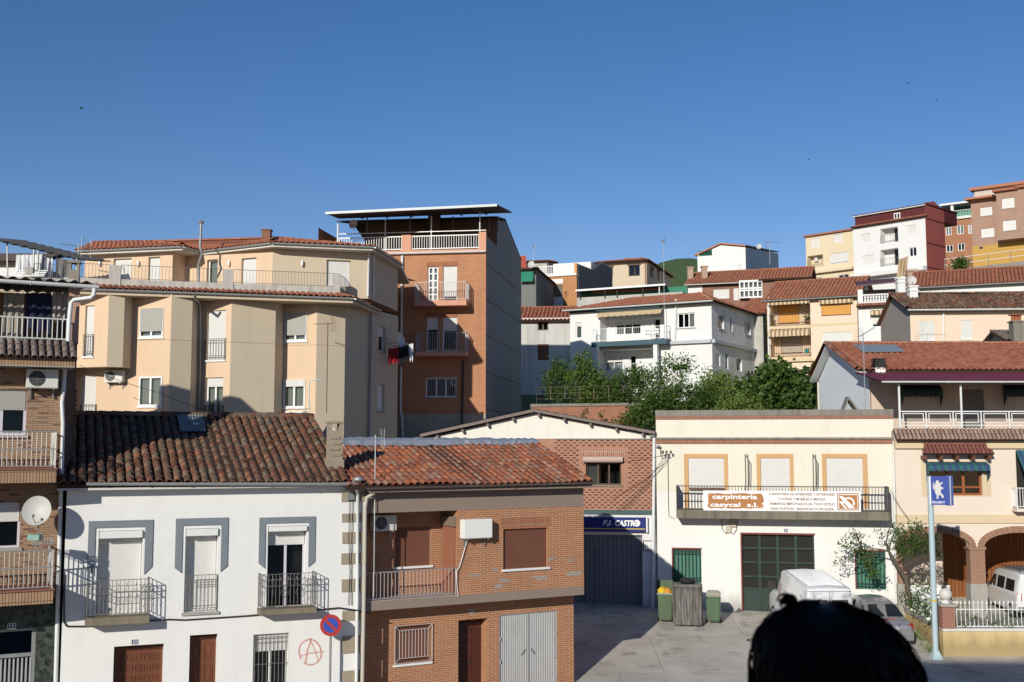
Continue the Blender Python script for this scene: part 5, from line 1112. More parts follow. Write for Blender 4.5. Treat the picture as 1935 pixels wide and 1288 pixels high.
# banner
u0, u1, z0_, z1_ = FG.rect(1329, 927.5, 1626.5, 965.5, pj + .03); o_ = pj + .02; T = thing('banner', 'long white carpentry banner with brown lettering tied to the balcony rail', 'banner', FG.w(u0, z0_, o_))
m = MB(); n_ = 40; rows = [[FG.w(u0 + (u1 - u0) * i / n_, z, o_ + .004 * math.sin(i * .7)) for i in range(n_ + 1)] for z in (z0_, z1_)]
m.grid(rows); m.grid([[p - FG.n3 * .015 for p in r] for r in rows], flip=True); m.build('sheet', flat('banner_white', (.82, .82, .82), .5, var=.02), T)
BRO = flat('banner_brown', (.4, .17, .05), .6, var=.05); o1_ = o_ + .008
def poly2(pts, off, mat, name, par): m = MB(); m.prism([FG.p(x, y, off) for x, y in pts], FG.n3 * .002); return m.build(name, mat, par, uv=False)
rg = random.Random(4); top = [(1338 + i * 5.2, 932 + rg.uniform(-.8, 1.1)) for i in range(20)]; rt = [(1441 + rg.uniform(-2, 3), 935 + i * 3.2) for i in range(8)]; bot = [(1441 - i * 5.4, 960.3 + rg.uniform(-1.2, .8)) for i in range(19)]; lf = [(1338 + rg.uniform(-1, 1.5), 957 - i * 3.3) for i in range(7)]
poly2((top + rt + bot + lf)[::-1], o1_, BRO, 'wood_block', T)
for c_, a_ in (((1341, 934), .6), ((1440, 957), .6)):
    q = [(c_[0] + 5 * math.cos(t) * math.cos(a_) - 1.6 * math.sin(t) * math.sin(a_), c_[1] - 5 * math.cos(t) * math.sin(a_) - 1.6 * math.sin(t) * math.cos(a_)) for t in [6.283 * j / 10 for j in range(10)]]; poly2(q, o1_ + .003, flat('banner_tan', (.55, .3, .14), .6), 'roll_end', T)
BWH = flat('banner_white', (.82, .82, .82)); t_o = o1_ + .004
text('carpinteria', FG, (1346, 934, 1431, 945.5), t_o, BWH, 'lettering', T, .03); text('casycal  s.l.', FG, (1342, 949, 1433, 960), t_o, BWH, 'lettering', T, .03)
for i, (s_, xa, xb) in enumerate((('CARPINTERIA DE INTERIORES Y EXTERIORES', 1453, 1577), ('COCINAS Y MUEBLES A MEDIDA', 1470, 1560), ('ARMARIOS EMPOTRADOS EN TODO ESTILO', 1454, 1577), ('CASAS RUSTICAS - BARANDAS DE ESCALERA', 1454, 1576))):
    text(s_, FG, (xa, 931 + i * 9.2, xb, 936 + i * 9.2), o1_, flat('banner_text', (.25, .1, .035), .6), 'lettering', T, .022)
def ringrect(x0, y0, x1, y1, w_, off, mat, name):
    u_a, u_b, z_a, z_b = FG.rect(x0, y0, x1, y1, off); m = MB()
    for a, b, c, d in ((u_a, u_b, z_a, z_a + w_), (u_a, u_b, z_b - w_, z_b), (u_a, u_a + w_, z_a + w_, z_b - w_), (u_b - w_, u_b, z_a + w_, z_b - w_)): FG.bx(m, a, b, c, d, off, off + .002)
    return m.build(name, mat, T)
ringrect(1582, 931.5, 1623, 964, .04, o1_, BRO, 'emblem_border'); u_a, u_b, z_a, z_b = FG.rect(1585.5, 935, 1620, 961, o1_); m = MB(); FG.bx(m, u_a, u_b, z_a, z_b, o1_, o1_ + .002); m.build('emblem_field', BRO, T)
c_ = (1603, 951); teeth = []
for j in range(28): 
    t = math.pi * (-.12 + 1.22 * j / 27); r_ = 13.5 if j % 2 else 11; teeth.append((c_[0] + r_ * math.cos(t), c_[1] - r_ * .95 * math.sin(t)))
inner = [(c_[0] + 9 * math.cos(t), c_[1] - 8.6 * math.sin(t)) for t in [math.pi * (1.1 - 1.22 * j / 14) for j in range(15)]]; m = MB()
P_o = [FG.p(x, y, o1_ + .004) for x, y in teeth]; P_i = [FG.p(x, y, o1_ + .004) for x, y in [(c_[0] + 9 * math.cos(math.pi * (-.12 + 1.22 * j / 27)), c_[1] - 8.6 * math.sin(math.pi * (-.12 + 1.22 * j / 27))) for j in range(28)]]
m.grid([P_o, P_i]); m.build('saw_blade', BWH, T, uv=False)
for pts in ([(1586, 938), (1592, 937), (1616, 960), (1604, 960)], [(1586, 948), (1588, 946), (1601, 960.5), (1597, 960.5)]): poly2(pts[::-1], o1_ + .005, BWH, 'plank_mark', T)
# ------------------------------------------------------------------ H: cream house with arched porch
YH = 45.3; hx0 = pl(1694, 950, YH).x; hx1 = 27.0; gH = .42; FH = Face((hx0, YH), (hx1, YH)); DHh = 9.5
H = thing('arcaded_house', 'cream house with brick arches, a terrace and a red tiled roof at the right', 'house', (hx0, YH, gH))
HCR = plaster('pale_peach', (.74, .63, .52), .04, .06, (.5, .4, .3)); HBD = plaster('sand_band', (.66, .52, .34), .04, .08)
zb0, zb1 = FH.z(1810, 988), FH.z(1810, 972); zf1 = FH.z(1810, 832); zter_ = FH.z(1810, 814)
win(H, FH, (1758, 878, 1856, 936), .14, ORWOOD, .09, 3, 0, horiz=[.27])
u0, u1 = FH.u(1921, 905), FH.u(1921, 905) + 1.6; FH.holes.append((u0, u1, FH.z(1921, 962), FH.z(1921, 852), .2))
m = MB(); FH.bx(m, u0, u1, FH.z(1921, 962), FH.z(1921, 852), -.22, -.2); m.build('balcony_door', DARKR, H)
wall(H, FH, 0, FH.L, zb1, zf1, HCR)
u0, u1, z0_, z1_ = FH.rect(1741, 870, 1872, 938); m = MB(); i0, i1, j0, j1 = FH.rect(1758, 878, 1856, 936)
for a, b, c, d in ((u0, i0, z0_, z1_), (i1, u1, z0_, z1_), (i0, i1, z0_, j0), (i0, i1, j1, z1_)): FH.bx(m, a, b, c, d, 0, .006)
m.build('window_surround', HBD, H)
m = MB(); FH.bx(m, -.02, FH.L, zb0, zb1, -.3, .04); m.build('floor_band', HBD, H)
# balcony rail at the right edge
ur_ = FH.u(1921, 940, .5); zz_ = FH.z(1925, 961, .5); slab(H, FH, ur_, ur_ + 2, zz_ - .12, zz_, 0, .5, HCR); railing(H, [FH.w(ur_ + .04, zz_, 0), FH.w(ur_ + .04, zz_, .46), FH.w(ur_ + 1.9, zz_, .46)], FH.z(1925, 922, .5) - zz_, .12, WHITE, .014, .022, True, .08)
# awnings
k = NM('striped_awning'); uvn = k.n('UVMap').outputs[0]; sx = k.n('SeparateXYZ', {'Vector': uvn}).outputs[0]; st = k.math('SINE', k.math('MULTIPLY', sx, 21.0)); AWN = k.set(Base_Color=k.ramp(k.math('ADD', k.math('MULTIPLY', st, .5), .5), (.35, (.03, .055, .15)), (.55, (.025, .12, .115))), Roughness=.8)
def awning(T, F, r, proj, drop, mat, valance=.18, name='awning', sides=True, scal=.35):
    u0, u1, z0, z1 = F.rect(*r, off=0); m = MB(); n = 24
    rows = [[F.w(u0 + (u1 - u0) * i / n, z1 - drop * t, proj * math.sin(t * math.pi / 2) if sides else proj * t) for i in range(n + 1)] for t in (0, .3, .6, .85, 1)]
    m.grid(rows, flip=True); m.grid([[F.w(u0 + (u1 - u0) * i / n, z1 - drop - v * valance * (1 + .35 * abs(math.sin(i * scal * 3))), proj) for i in range(n + 1)] for v in (0, 1)], flip=True)
    if sides:
        for uu in (u0, u1):
            m.poly(F.w(uu, z1, 0), *[F.w(uu, z1 - drop * t, proj * math.sin(t * math.pi / 2)) for t in (.3, .6, .85, 1)], F.w(uu, z1 - drop - valance * 1.4, proj), F.w(uu, z1 - drop - valance - .5, .05))
    return m.build(name, mat, T)
awning(H, FH, (1750, 872, 1864, 936), .42, .2, AWN, .13); awning(H, FH, (1921, 850, 1990, 936), .9, 1.15, AWN, sides=False)
# small tiled hood above the window
u0, u1, z0_, z1_ = FH.rect(1742, 846, 1878, 860, .45); zA_ = z1_ + .08
roof_tiles(H, [FH.w(u0, z0_ + .06, .5), FH.w(u1, z0_ + .06, .5), FH.w(u1 - .3, zA_ + .18, .03), FH.w(u0 + .3, zA_ + .18, .03)], .16, .22, tilemat('hood_tile', ((0, (.22, .075, .06)), (1, (.28, .1, .08))), .2), 0, .05, .0, name='window_hood')
for i in range(5): uu = u0 + .15 + (u1 - u0 - .3) * i / 4; m = MB(); FH.bx(m, uu - .05, uu + .05, z0_ - .16, z0_ - .01, 0, .42); m.build('bracket', WOOD, H)
# porch: arches
zg = gH; ARB = brick('arch_brick', (.42, .22, .14), (.36, .18, .11), (.4, .3, .22), .07, .26, .008, off=0); PIL = brick('pier_brick', (.42, .21, .13), (.35, .17, .1), (.42, .32, .24), .24, .07, .01)
zsp = FH.z(1847, 1032); col = [(FH.u(1697, 1080), FH.u(1706, 1080)), (FH.u(1834, 1080), FH.u(1862, 1080)), (FH.u(1995, 1080), FH.u(2022, 1080))]; rise = FH.z(1770, 1006) - zsp
for (a, b) in ((col[0][1], col[1][0]), (col[1][1], col[2][0])):
    n_ = 20; cx_ = (a + b) / 2; rx = (b - a) / 2; lo = []; up = []; ro = []; rows = [[], [], []]
    for i in range(n_ + 1):
        t = math.pi * (1 - i / n_); x = cx_ + rx * math.cos(t); z = zsp + rise * math.sin(t); x2 = cx_ + (rx + .26) * math.cos(t); z2 = zsp + (rise + .26) * math.sin(t)
        lo.append((x, z)); up.append((x2, z2))
    WL = MB().grid([[FH.w(x, z, -.02) for x, z in lo], [FH.w(x, zb0, -.02) for x, z in lo]]); WL.grid([[FH.w(x, z, -.3) for x, z in lo], [FH.w(x, z, -.02) for x, z in lo]]); WL.build('spandrel', HCR, H)
    for i in range(n_):       # each voussoir its own piece
        (x, z), (x2, z2), (p, q), (p2, q2) = lo[i], up[i], lo[i + 1], up[i + 1]; e = .04
        l = lambda s, t, f_: (s[0] + (t[0] - s[0]) * f_, s[1] + (t[1] - s[1]) * f_)
        A0, A1, B0, B1 = l(lo[i], lo[i + 1], e), l(lo[i + 1], lo[i], e), l(up[i], up[i + 1], e), l(up[i + 1], up[i], e)
        m = MB(); m.prism([FH.w(*A0, -.1), FH.w(*A1, -.1), FH.w(*B1, -.1), FH.w(*B0, -.1)], FH.n3 * .13); m.build('arch_brick', ARB, H)
for i, (a, b) in enumerate(col):
    m = MB(); FH.bx(m, a, b, FH.z(1847, 1103), zsp - .14, -.4, .02); m.build('pier', PIL, H); m = MB(); FH.bx(m, a - .05, b + .05, zsp - .14, zsp - .02, -.42, .05); m.build('capital', PIL, H); m = MB(); FH.bx(m, a - .04, b + .04, zg, FH.z(1847, 1103), -.42, .05); m.build('pier_base', CONCL, H)
    m = MB(); FH.bx(m, a, b, zsp - .02, zb0, -.3, -.021); m.build('pier_head', HCR, H)
YB = 3.6; WD = brick('garage_boards', (.3, .11, .035), (.25, .085, .028), (.08, .03, .012), .16, 3.5, .012, off=0, var=.2)
FHb = FH.off(-YB); m = MB(); FHb.bx(m, 0, FHb.u(1783, 1080), zg, zb0, -.1, 0); m.build('porch_wall', HCR, H); m = MB(); FHb.bx(m, FHb.u(1783, 1080), FHb.L, zg, zb0, -.1, -.02); m.build('garage_door', WD, H); m = MB(); FHb.bx(m, FHb.u(1815, 1080), FHb.u(1858, 1080), zg, zb0, -.05, .3); m.build('porch_pillar', HCR, H) if 0 else None
MB().poly(FH.w(0, zb0 - .003, 0), FH.w(FH.L, zb0 - .003, 0), FH.w(FH.L, zb0 - .003, -YB), FH.w(0, zb0 - .003, -YB)).build('porch_ceiling', HCR, H)
MB().poly(FH.w(0.02, zg, 0), FH.w(0.02, zb0, 0), FH.w(0.02, zb0, -DHh), FH.w(0.02, zg, -DHh)).build('side_wall', HCR, H)
MB().poly(FH.w(0, zb0, 0), FH.w(0, zter_, 0), FH.w(0, zter_, -3), FH.w(0, zb0, -3)).build('upper_side_wall', HCR, H)
# terrace: tile skirt, slab, balustrade
m = MB(); FH.bx(m, 0, FH.L, zf1 - .32, zf1, 0, .12); m.build('terrace_fascia', HBD, H); m = MB(); FH.bx(m, -.02, FH.L, zf1, zter_, -3.2, .0); m.build('terrace_slab', CONCL, H)
roof_tiles(H, [FH.w(-.05, zf1 + .03, .4), FH.w(FH.L, zf1 + .03, .4), FH.w(FH.L, zter_ + .08, .0), FH.w(-.05, zter_ + .08, .0)], .17, .24, tilemat('pinkish_tile', ((0, (.27, .17, .13)), (.5, (.34, .22, .17)), (1, (.4, .28, .22))), .3, (.22, .17, .14), .25), 0, .05, .004, name='tile_skirt')
hB = FH.z(1810, 777) - zter_ - .06; zq = zter_ + .06; ups = [FH.u(x, 795) for x in (1703, 1752, 1803, 1856, 1909, 1962, 2015)]
Rl = railing(H, [FH.w(ups[0], zq, -.1), FH.w(ups[-1], zq, -.1)], hB, .1, WHITE, .01, .03, bars=False, low=.04, posts=False, name='balustrade')
me_ = MB().tube([(0, 0, -.06), (0, 0, hB)], .03, 4).mesh('post', V(), WHITE, uv=False)
for uu in ups: piece('post', me_, Rl, Matrix.Translation(FH.w(uu, zq, -.1)))
FROST = flat('frosted_panel', (.5, .5, .5), .3, var=.15)
for a, b in zip(ups, ups[1:]):
    m = MB(); 
    for p, q, r_, s_ in ((a + .1, b - .1, .28, .31), (a + .1, b - .1, hB - .1, hB - .07), (a + .1, a + .13, .31, hB - .1), (b - .13, b - .1, .31, hB - .1), (a + .03, b - .03, .16, .19)): FH.bx(m, p, q, zq + r_, zq + s_, -.115, -.085)
    m.build('panel_frame', WHITE, Rl); MB().poly(FH.w(a + .13, zq + .31, -.1), FH.w(b - .13, zq + .31, -.1), FH.w(b - .13, zq + hB - .1, -.1), FH.w(a + .13, zq + hB - .1, -.1)).build('glass_panel', glassmat('frosted_glass', (.6, .62, .62), .35), Rl)
FHt = FH.off(-3.0); zmt = FH.z(1810, 723, .15)
u0, u1, z0_, z1_ = FHt.rect(1818, 735, 1860, 815); FHt.holes.append((u0, u1, zter_, z1_, .1)); m = MB(); FHt.bx(m, u0, u1, zter_, z1_, -.1, -.06); m.build('terrace_door', flat('dull_door', (.18, .16, .15), .6), H)
wall(H, FHt, 0, FHt.L, zter_, zmt + .5, plaster('terrace_back', (.6, .48, .38)), 'terrace_back_wall')
for x in (1700, 1817): pB = FH.p(x, 776, -.06); MB().tube([V((pB.x, pB.y, zter_)), V((pB.x, pB.y, zmt))], .045, 6).build('post', PVC, H, uv=False)
for xa, xb in ((1702, 1775), (1895, 1960)): awning(H, FHt, (xa, 727, xb, 760), .4, .3, flat('dark_awning', (.03, .06, .06), .8), name='rolled_awning')
# roof: sheet part and tiled part, gable to the left
uA = FH.u(1665, 710, .2); YR, YE, YK = -8.2, -3.4, -11.2
eF = lambda u, z, o: FH.w(u, z, o)
zsh = zmt + .05; zeT = FH.z(1800, 699, -3.4); zrg = FH.z(1800, 650, -8.2)
n_ = 220; rows = [[eF(uA + (FH.L + 1 - uA) * i / n_, z + .018 * math.cos(i * 1.9), o) for i in range(n_ + 1)] for z, o in ((zsh, .25), (zeT - .06, -3.6))]
mb = MB().grid(rows); mb.grid([[p - V((0, 0, .03)) for p in r] for r in rows], flip=True); mb.build('sheet_roof', flat('maroon_sheet', (.17, .035, .05), .55, .1, var=.15), H, uv=False)
gutter(H, eF(uA, zsh - .0, .22), eF(FH.L + 1, zsh - .0, .22), .06, PVC)
uG = FH.u(1690, 800) - .55; uGr = .3
roof_tiles(H, [eF(-.35, zeT, -3.4), eF(FH.L + 1, zeT, -3.4), eF(FH.L + 1, zrg, YR), eF(-.35, zrg, YR)], .26, .36, TILE_NEW, 300, .1, .004, hgt=.36)
roof_tiles(H, [eF(FH.L + 1, zeT + .1, YK), eF(-.35, zeT + .1, YK), eF(-.35, zrg, YR), eF(FH.L + 1, zrg, YR)], .26, .4, TILE_NEW, 0, .1, .004)
ridge_tiles(H, eF(-.4, zrg + .04, YR), eF(FH.L + 1, zrg + .04, YR), .14, .4, TILE_NEW); ridge_tiles(H, eF(-.35, zeT + .06, -3.4), eF(-.35, zrg + .06, YR), .14, .36, TILE_MID); ridge_tiles(H, eF(-.35, zeT + .16, YK), eF(-.35, zrg + .06, YR), .14, .36, TILE_MID)
BLW = plaster('blue_white_gable', (.8, .84, .88), .04, .12); g0, g1 = -3.0, YK + .3
zs1 = zeT + (zrg - zeT) * (g0 + 3.4) / (YR + 3.4)
MB().poly(eF(0, zter_ - 1, g0), eF(0, zeT - .15 - .2, g0), eF(0, zrg - .14, YR), eF(0, zeT - .02, g1), eF(0, zter_ - 1, g1)).build('gable', BLW, H)
m = MB()
for (za, oa), (zb__, ob) in (((zeT - .2, -3.3), (zrg - .12, YR)), ((zeT - .1, YK), (zrg - .12, YR))):
    p, q = eF(-.36, za, oa), eF(-.36, zb__, ob); m.hexa(p, q - p, V((.36, 0, 0)), V((0, 0, .1)))
m.build('barge_board', WHITE, H)
MB().poly(eF(FH.L, zg, 0), eF(FH.L, zmt, 0), eF(FH.L, zrg, YR), eF(FH.L, zeT, YK), eF(FH.L, zg, YK)).build('right_wall', HCR, H); MB().poly(eF(0, zg, YK), eF(FH.L, zg, YK), eF(FH.L, zeT, YK), eF(0, zeT, YK)).build('rear_wall', HCR, H)
r4 = [(1617, 652, YR + .5), (1690, 652, YR + .5), (1709, 664, -6.6), (1628, 664, -6.6)]
def onplane(px, py, P0, N):
    r = ray(px, py); o = V((0, 0, CAMZ)); return o + r * ((P0 - o).dot(N) / r.dot(N))
nH = (eF(1, zeT, -3.4) - eF(0, zeT, -3.4)).cross(eF(0, zrg, YR) - eF(0, zeT, -3.4)).normalized(); P0 = eF(0, zeT, -3.4) + nH * .13
q4 = [onplane(x, y, P0, nH) for x, y in ((1614, 651.5), (1691, 651.5), (1711, 664), (1630, 665))]; MB().prism(q4, nH * .02).build('skylight_sheet', flat('glassy_sheet', (.3, .32, .33), .3, .2), H)
c = onplane(1661, 697, eF(0, zeT, -3.4), nH); m = MB().box(c.x - .22, c.x + .22, c.y - .2, c.y + .2, c.z - .4, c.z + .05); m.build('chimney', WHITE, H)
m = MB()
for k_ in range(5): m.box(c.x - .26, c.x + .26, c.y - .24, c.y + .24, c.z + .08 + k_ * .085, c.z + .12 + k_ * .085)
m.box(c.x - .2, c.x + .2, c.y - .18, c.y + .18, c.z + .05, c.z + .46); m.build('chimney_cowl', DIRON, H)
antenna(at(1636, 800, 46.2), at(1634, 628, 46.2).z - at(1636, 800, 46.2).z, R(20), 'tall aerial mast in front of the pale gable at the right', boom=1.0, tilt=.55)
m = MB()
for x0, x1 in ((1590, 1604), (1604, 1622)):
    a, b = at(x0, 792 if x0 == 1590 else 754, 47.5), at(x1, 754 if x1 == 1604 else 778, 47.5); m.hexa(a, b - a, V((0, .5, 0)), V((0, 0, .12)))
tag(m.build('roof_vent', CONC, None), 'small pitched concrete vent on the flat roof of the carpentry shop', 'roof vent')
# ------------------------------------------------------------------ front garden wall and fence
Yc = 40.6; xc = pl(1788, 1225, Yc).x; zw0 = g(xc, Yc) - .3; zw1 = at(1790, 1192, Yc).z; YEL = plaster('yellow_wall', (.7, .52, .26), .06, .25, (.25, .17, .08), low=zw0 + .6)
T = thing('garden_wall', 'low yellow garden wall with white coping, brick pillar and white railings', 'wall', (xc, Yc, zw0)); bk2 = (pl(1700, 1140, 46.2).x, 45.6)
Ff = Face((xc - .1, Yc), (27, Yc)); Fs = Face((bk2[0] - .1, bk2[1]), (xc - .1, Yc))
for F_, nm in ((Ff, 'front'), (Fs, 'side')):
    m = MB(); F_.bx(m, 0, F_.L, zw0, zw1, -.22, .0); m.build('wall', YEL, T)
    nb = int(F_.L / .5); 
    for i in range(nb): m = MB(); F_.bx(m, F_.L * i / nb + .004, F_.L * (i + 1) / nb - .004, zw1, zw1 + .09, -.25, .04); m.build('coping_stone', CONCL if nm == 'side' else flat('white_coping', (.66, .63, .58), .7, var=.12), T)
zf0 = zw1 + .09; pw = .46
m = MB(); m.box(xc - .12, xc - .12 + pw, Yc - .06, Yc + pw - .06, zf0, zf0 + .78); m.build('pillar', brick('pillar_brick', (.4, .13, .08), (.33, .1, .06), (.45, .36, .3), .16, .07, .01), T)
m = MB(); m.box(xc - .18, xc + pw - .06, Yc - .12, Yc + pw, zf0 + .78, zf0 + .86); m.build('pillar_cap', CONCL, T); cxp = xc - .12 + pw / 2; cyp = Yc - .06 + pw / 2
MB().lathe([(0, 0), (.16, 0), (.14, .06), (.09, .09), (.1, .12), (.17, .17), (.215, .26), (.225, .33), (.2, .42), (.13, .5), (.0, .54)], (cxp, cyp, zf0 + .86), 16).build('ball_finial', flat('white_stone', (.62, .6, .56), .7), T, smooth=True, uv=False)
PKM = MB(); PKM.tube([(0, 0, 0), (0, 0, .82)], .014, 5); PKM.tube([(0, 0, .82), (0, 0, .86), (0, 0, .95)], [.012, .035, .003], 4); PKM.tube([(-.04, 0, .84), (.04, 0, .84)], .01, 4); PK = PKM.mesh('picket', V(), WHITE, uv=False)
for F_, u_s, u_e in ((Ff, pw + .1, Ff.L), (Fs, .3, Fs.L - .1)):
    Rl = railing(T, [F_.w(u_s, zf0, -.1), F_.w(u_e, zf0, -.1)], .66, .2, WHITE, rr=.02, bars=False, low=.06, posts=False, name='fence')
    n_ = int((u_e - u_s) / .155)
    for i in range(n_ + 1): piece('picket', PK, Rl, Matrix.Translation(F_.w(u_s + (u_e - u_s) * i / n_, zf0 + .03, -.1)) @ Matrix.Rotation(F_.ang, 4, 'Z'))
m = MB(); m.box(bk2[0] - .35, bk2[0] + .1, bk2[1] - .1, bk2[1] + .25, .1, 2.2); m.build('end_pier', PIL, T)
yard = MB().poly((bk2[0], bk2[1] + .2, gH - .004), (xc + .1, Yc + .15, gH - .004), (27, Yc + .15, gH - .004), (27, 49.4, gH - .004), (bk2[0], 49.4, gH - .004)); kind(yard.build('yard', concrete('yard_paving', (.36, .33, .3), .12, .25, False)), 'structure')
# ------------------------------------------------------------------ pole sign with an emblem
Yp = 40.3; px0 = pl(1768, 1222, Yp).x; zg_ = g(px0, Yp); T = thing('pole_sign', 'tall pale blue pole carrying a blue double sided sign with a silver animal emblem', 'sign', (px0, Yp, zg_)); ztp = at(1765, 900, Yp).z
PB = flat('pale_blue_paint', (.42, .52, .55), .45, var=.06)
MB().tube([(px0, Yp, zg_), (px0, Yp, ztp)], .1, 12).build('pole', PB, T, smooth=True, angle=60, uv=False); m = MB(); m.tube([(px0, Yp, zg_ + .0), (px0, Yp, zg_ + .35)], .26, 4, .1); m.build('base', PB, T, uv=False)
m = MB().tube([(px0, Yp, zg_ + 2.02), (px0, Yp, zg_ + 2.09)], .104, 12); m.build('yellow_band', flat('sign_yellow', (.6, .42, .04)), T, uv=False)
zs0, zs1 = at(1775, 953, Yp).z, at(1775, 899, Yp).z; pa = V((px0 - .06, Yp - .12)); Fp = Face(pa, go(pa, -28, .62)); SBL = flat('panel_blue', (.03, .06, .3), .35, var=.06); SB2 = flat('panel_light_blue', (.1, .17, .5), .4)
m = MB(); Fp.bx(m, 0, Fp.L, zs0, zs1, -.12, .0); m.build('panel', SBL, T); Fq = Face(V((Fp.p1.x, Fp.p1.y)), go(Fp.p1, 35, .3)); m = MB(); Fq.bx(m, 0.01, Fq.L, zs0 - .02, zs1 + .02, -.1, 0); m.build('side_panel', SB2, T)
m = MB(); Fq.bx(m, .1, .16, zs0, zs1, 0, .004); m.build('white_stripe', WHITE, T); m = MB(); Fp.bx(m, 0, .04, zs0, zs1, 0, .01); m.build('edge_strip', WHITE, T)
SIL = flat('silver_emblem', (.6, .58, .55), .35, .5); hh = zs1 - zs0; lion = [(.3, .22), (.36, .3), (.3, .38), (.24, .44), (.26, .54), (.2, .6), (.22, .7), (.3, .74), (.33, .84), (.42, .86), (.5, .82), (.52, .74), (.66, .8), (.74, .78), (.62, .7), (.56, .64), (.72, .62), (.78, .56), (.64, .55), (.58, .48), (.62, .4), (.72, .36), (.78, .26), (.66, .24), (.6, .32), (.5, .36), (.44, .28), (.46, .22)]
def lp(pts, z_a, z_b, name): m = MB(); m.prism([Fp.w(.04 + x * (Fp.L - .06), zs0 + hh * y, .002) for x, y in pts], Fp.n3 * .02); m.build(name, SIL, T, uv=False)
lp(lion, 0, 1, 'lion_emblem'); lp([(.2, .5), (.12, .6), (.14, .74), (.2, .8), (.22, .74), (.17, .68), (.19, .6), (.25, .54)], 0, 1, 'tail_emblem')
text('PEUGEOT', Fp, None, 0, WHITE, 'lettering', T, .02, rect=(.07, Fp.L - .12, zs0 + hh * .05, zs0 + hh * .13))
# ------------------------------------------------------------------ houses on the hillside behind
def B2(name, label, left, corner, right, row, Yc, rot, zref, zb, cat='house', depth=7):
    Pc = pl(corner, row, Yc); P0 = end_at(Pc, rot, left, row); P2 = end_at(Pc, rot + 90, right, row) if right else go(Pc, rot + 90, depth)
    plan = [P0, Pc, P2, P0 + (P2 - Pc)]; f1, f2 = Face(P0, Pc), Face(Pc, P2); zt = f1.z(*zref) if zref else 0
    T = thing(name, label, cat, (P0.x, P0.y, zb)); return T, f1, f2, plan, zt, zb
def shell(h, m1, m2, cap=True, zt=None):
    T, f1, f2, plan, z1, zb = h; z1 = zt or z1
    wall(T, f1, 0, f1.L, zb, z1, m1); wall(T, f2, 0, f2.L, zb, z1, m2, 'side_wall'); rear(T, plan, zb, z1, 2, m2, cap)
def pitched(h, rise, ov=.4, mat=TILE_FAR, hip=0.0, cw=.27, rl=.42, ridge_at=.5, z=None, end_ov=.3, gmat=None, left_gable=False):
    """two slopes with the ridge parallel to the front face"""
    T, f1, f2, plan, zt, zb = h; z = z or zt; D = f2.L; L = f1.L; r = -D * ridge_at; zr = z + rise
    zl = z - rise / (D * ridge_at) * ov
    a, b = f1.w(-end_ov, zl, ov), f1.w(L + end_ov, zl, ov); c, d = f1.w(L + end_ov - hip, zr, r), f1.w(-end_ov + hip, zr, r)
    roof_tiles(T, [a, b, c, d], cw, rl, mat, 0, .1, .008)
    e, f = f1.w(L + end_ov, zl, -D - ov), f1.w(-end_ov, zl, -D - ov); MB().prism([e, f, d, c], (0, 0, -.08)).build('rear_roof', mat, T)
    if hip:
        roof_tiles(T, [b, e, c], cw, rl, mat, 0, .1, .008); MB().prism([f, a, d], (0, 0, -.05)).build('left_roof', mat, T); ridge_tiles(T, b, c, .14, .45, mat)
    else:
        for uu in (0, L): MB().poly(f1.w(uu, z, 0), f1.w(uu, zr - .1, r), f1.w(uu, z, -D)).build('gable', gmat or mat, T)
    ridge_tiles(T, d, c, .14, .45, mat); return a, b, c, d
FW = plaster('old_white', (.74, .73, .71), .05, .1, (.4, .38, .35), patch=.12); GREYW = plaster('grey_weathered', (.46, .44, .4), .12, .4, (.16, .15, .13), patch=.3)
CRM = plaster('cream_far', (.72, .6, .42), .04, .06); PCH = plaster('peach_far', (.76, .6, .46), .04, .06); SHEETG = concrete('grey_sheeting', (.2, .2, .19), .2, .4)
TEAL = flat('teal_trim', (.05, .1, .13), .6)
fw_ = dict(fw=.07, dep=.14)
# villa with balcony
h = B2('villa', 'white two storey villa with a balcony and teal trim behind the bushes', 1077, 1345, 1432, 620, 78, -30, (1345, 566), 8.5)
T, f1, f2, plan, zt, zb = h; zmid = f1.z(1345, 644); RC = 1.2
u_l, u_r = f1.u(1134, 610), f1.u(1255, 610)
# front split: left wall, recessed loggia, right wall
win(T, f1, (1088, 609, 1099, 639), .14, WHITE, .07, 1, .25, SHUT, curtain=(CURTG,)); win(T, f1, (1280, 591, 1313, 619), .14, WHITE, .07, 3, 0, curtain=(CURT, (.62, 1)), sill=CONCL)
win(T, f1, (1268, 676, 1300, 700), .14, WHITE, .06, 2, .5, SHUT); win(T, f2, (1357, 594, 1368, 621), .14, WHITE, .08, 2, 0, curtain=(CURT,), sill=CONCL); win(T, f2, (1380, 600, 1384, 625), .14, WHITE, .06, 1, 0); win(T, f2, (1407, 607, 1418, 632), .14, WHITE, .08, 2, 0, curtain=(CURTG,), sill=CONCL)
win(T, f2, (1353, 668, 1361, 695), .14, WHITE, .06, 1, 1); win(T, f2, (1371, 668, 1376, 697), .14, WHITE, .06, 1, .0); win(T, f2, (1392, 676, 1402, 701), .14, WHITE, .07, 2, 0)
f1.holes.append((u_l, u_r, zmid + .05, zt - .35, RC)); f1.holes.append((f1.u(1128, 670), f1.u(1238, 670), zmid - 2.75, zmid - .3, RC))
wall(T, f1, 0, f1.L, zb, zt, FW); wall(T, f2, 0, f2.L, zb, zt, plaster('side_old_white', (.7, .69, .67), .06, .2, patch=.45), 'side_wall'); rear(T, plan, zb, zt, 2, FW, False)
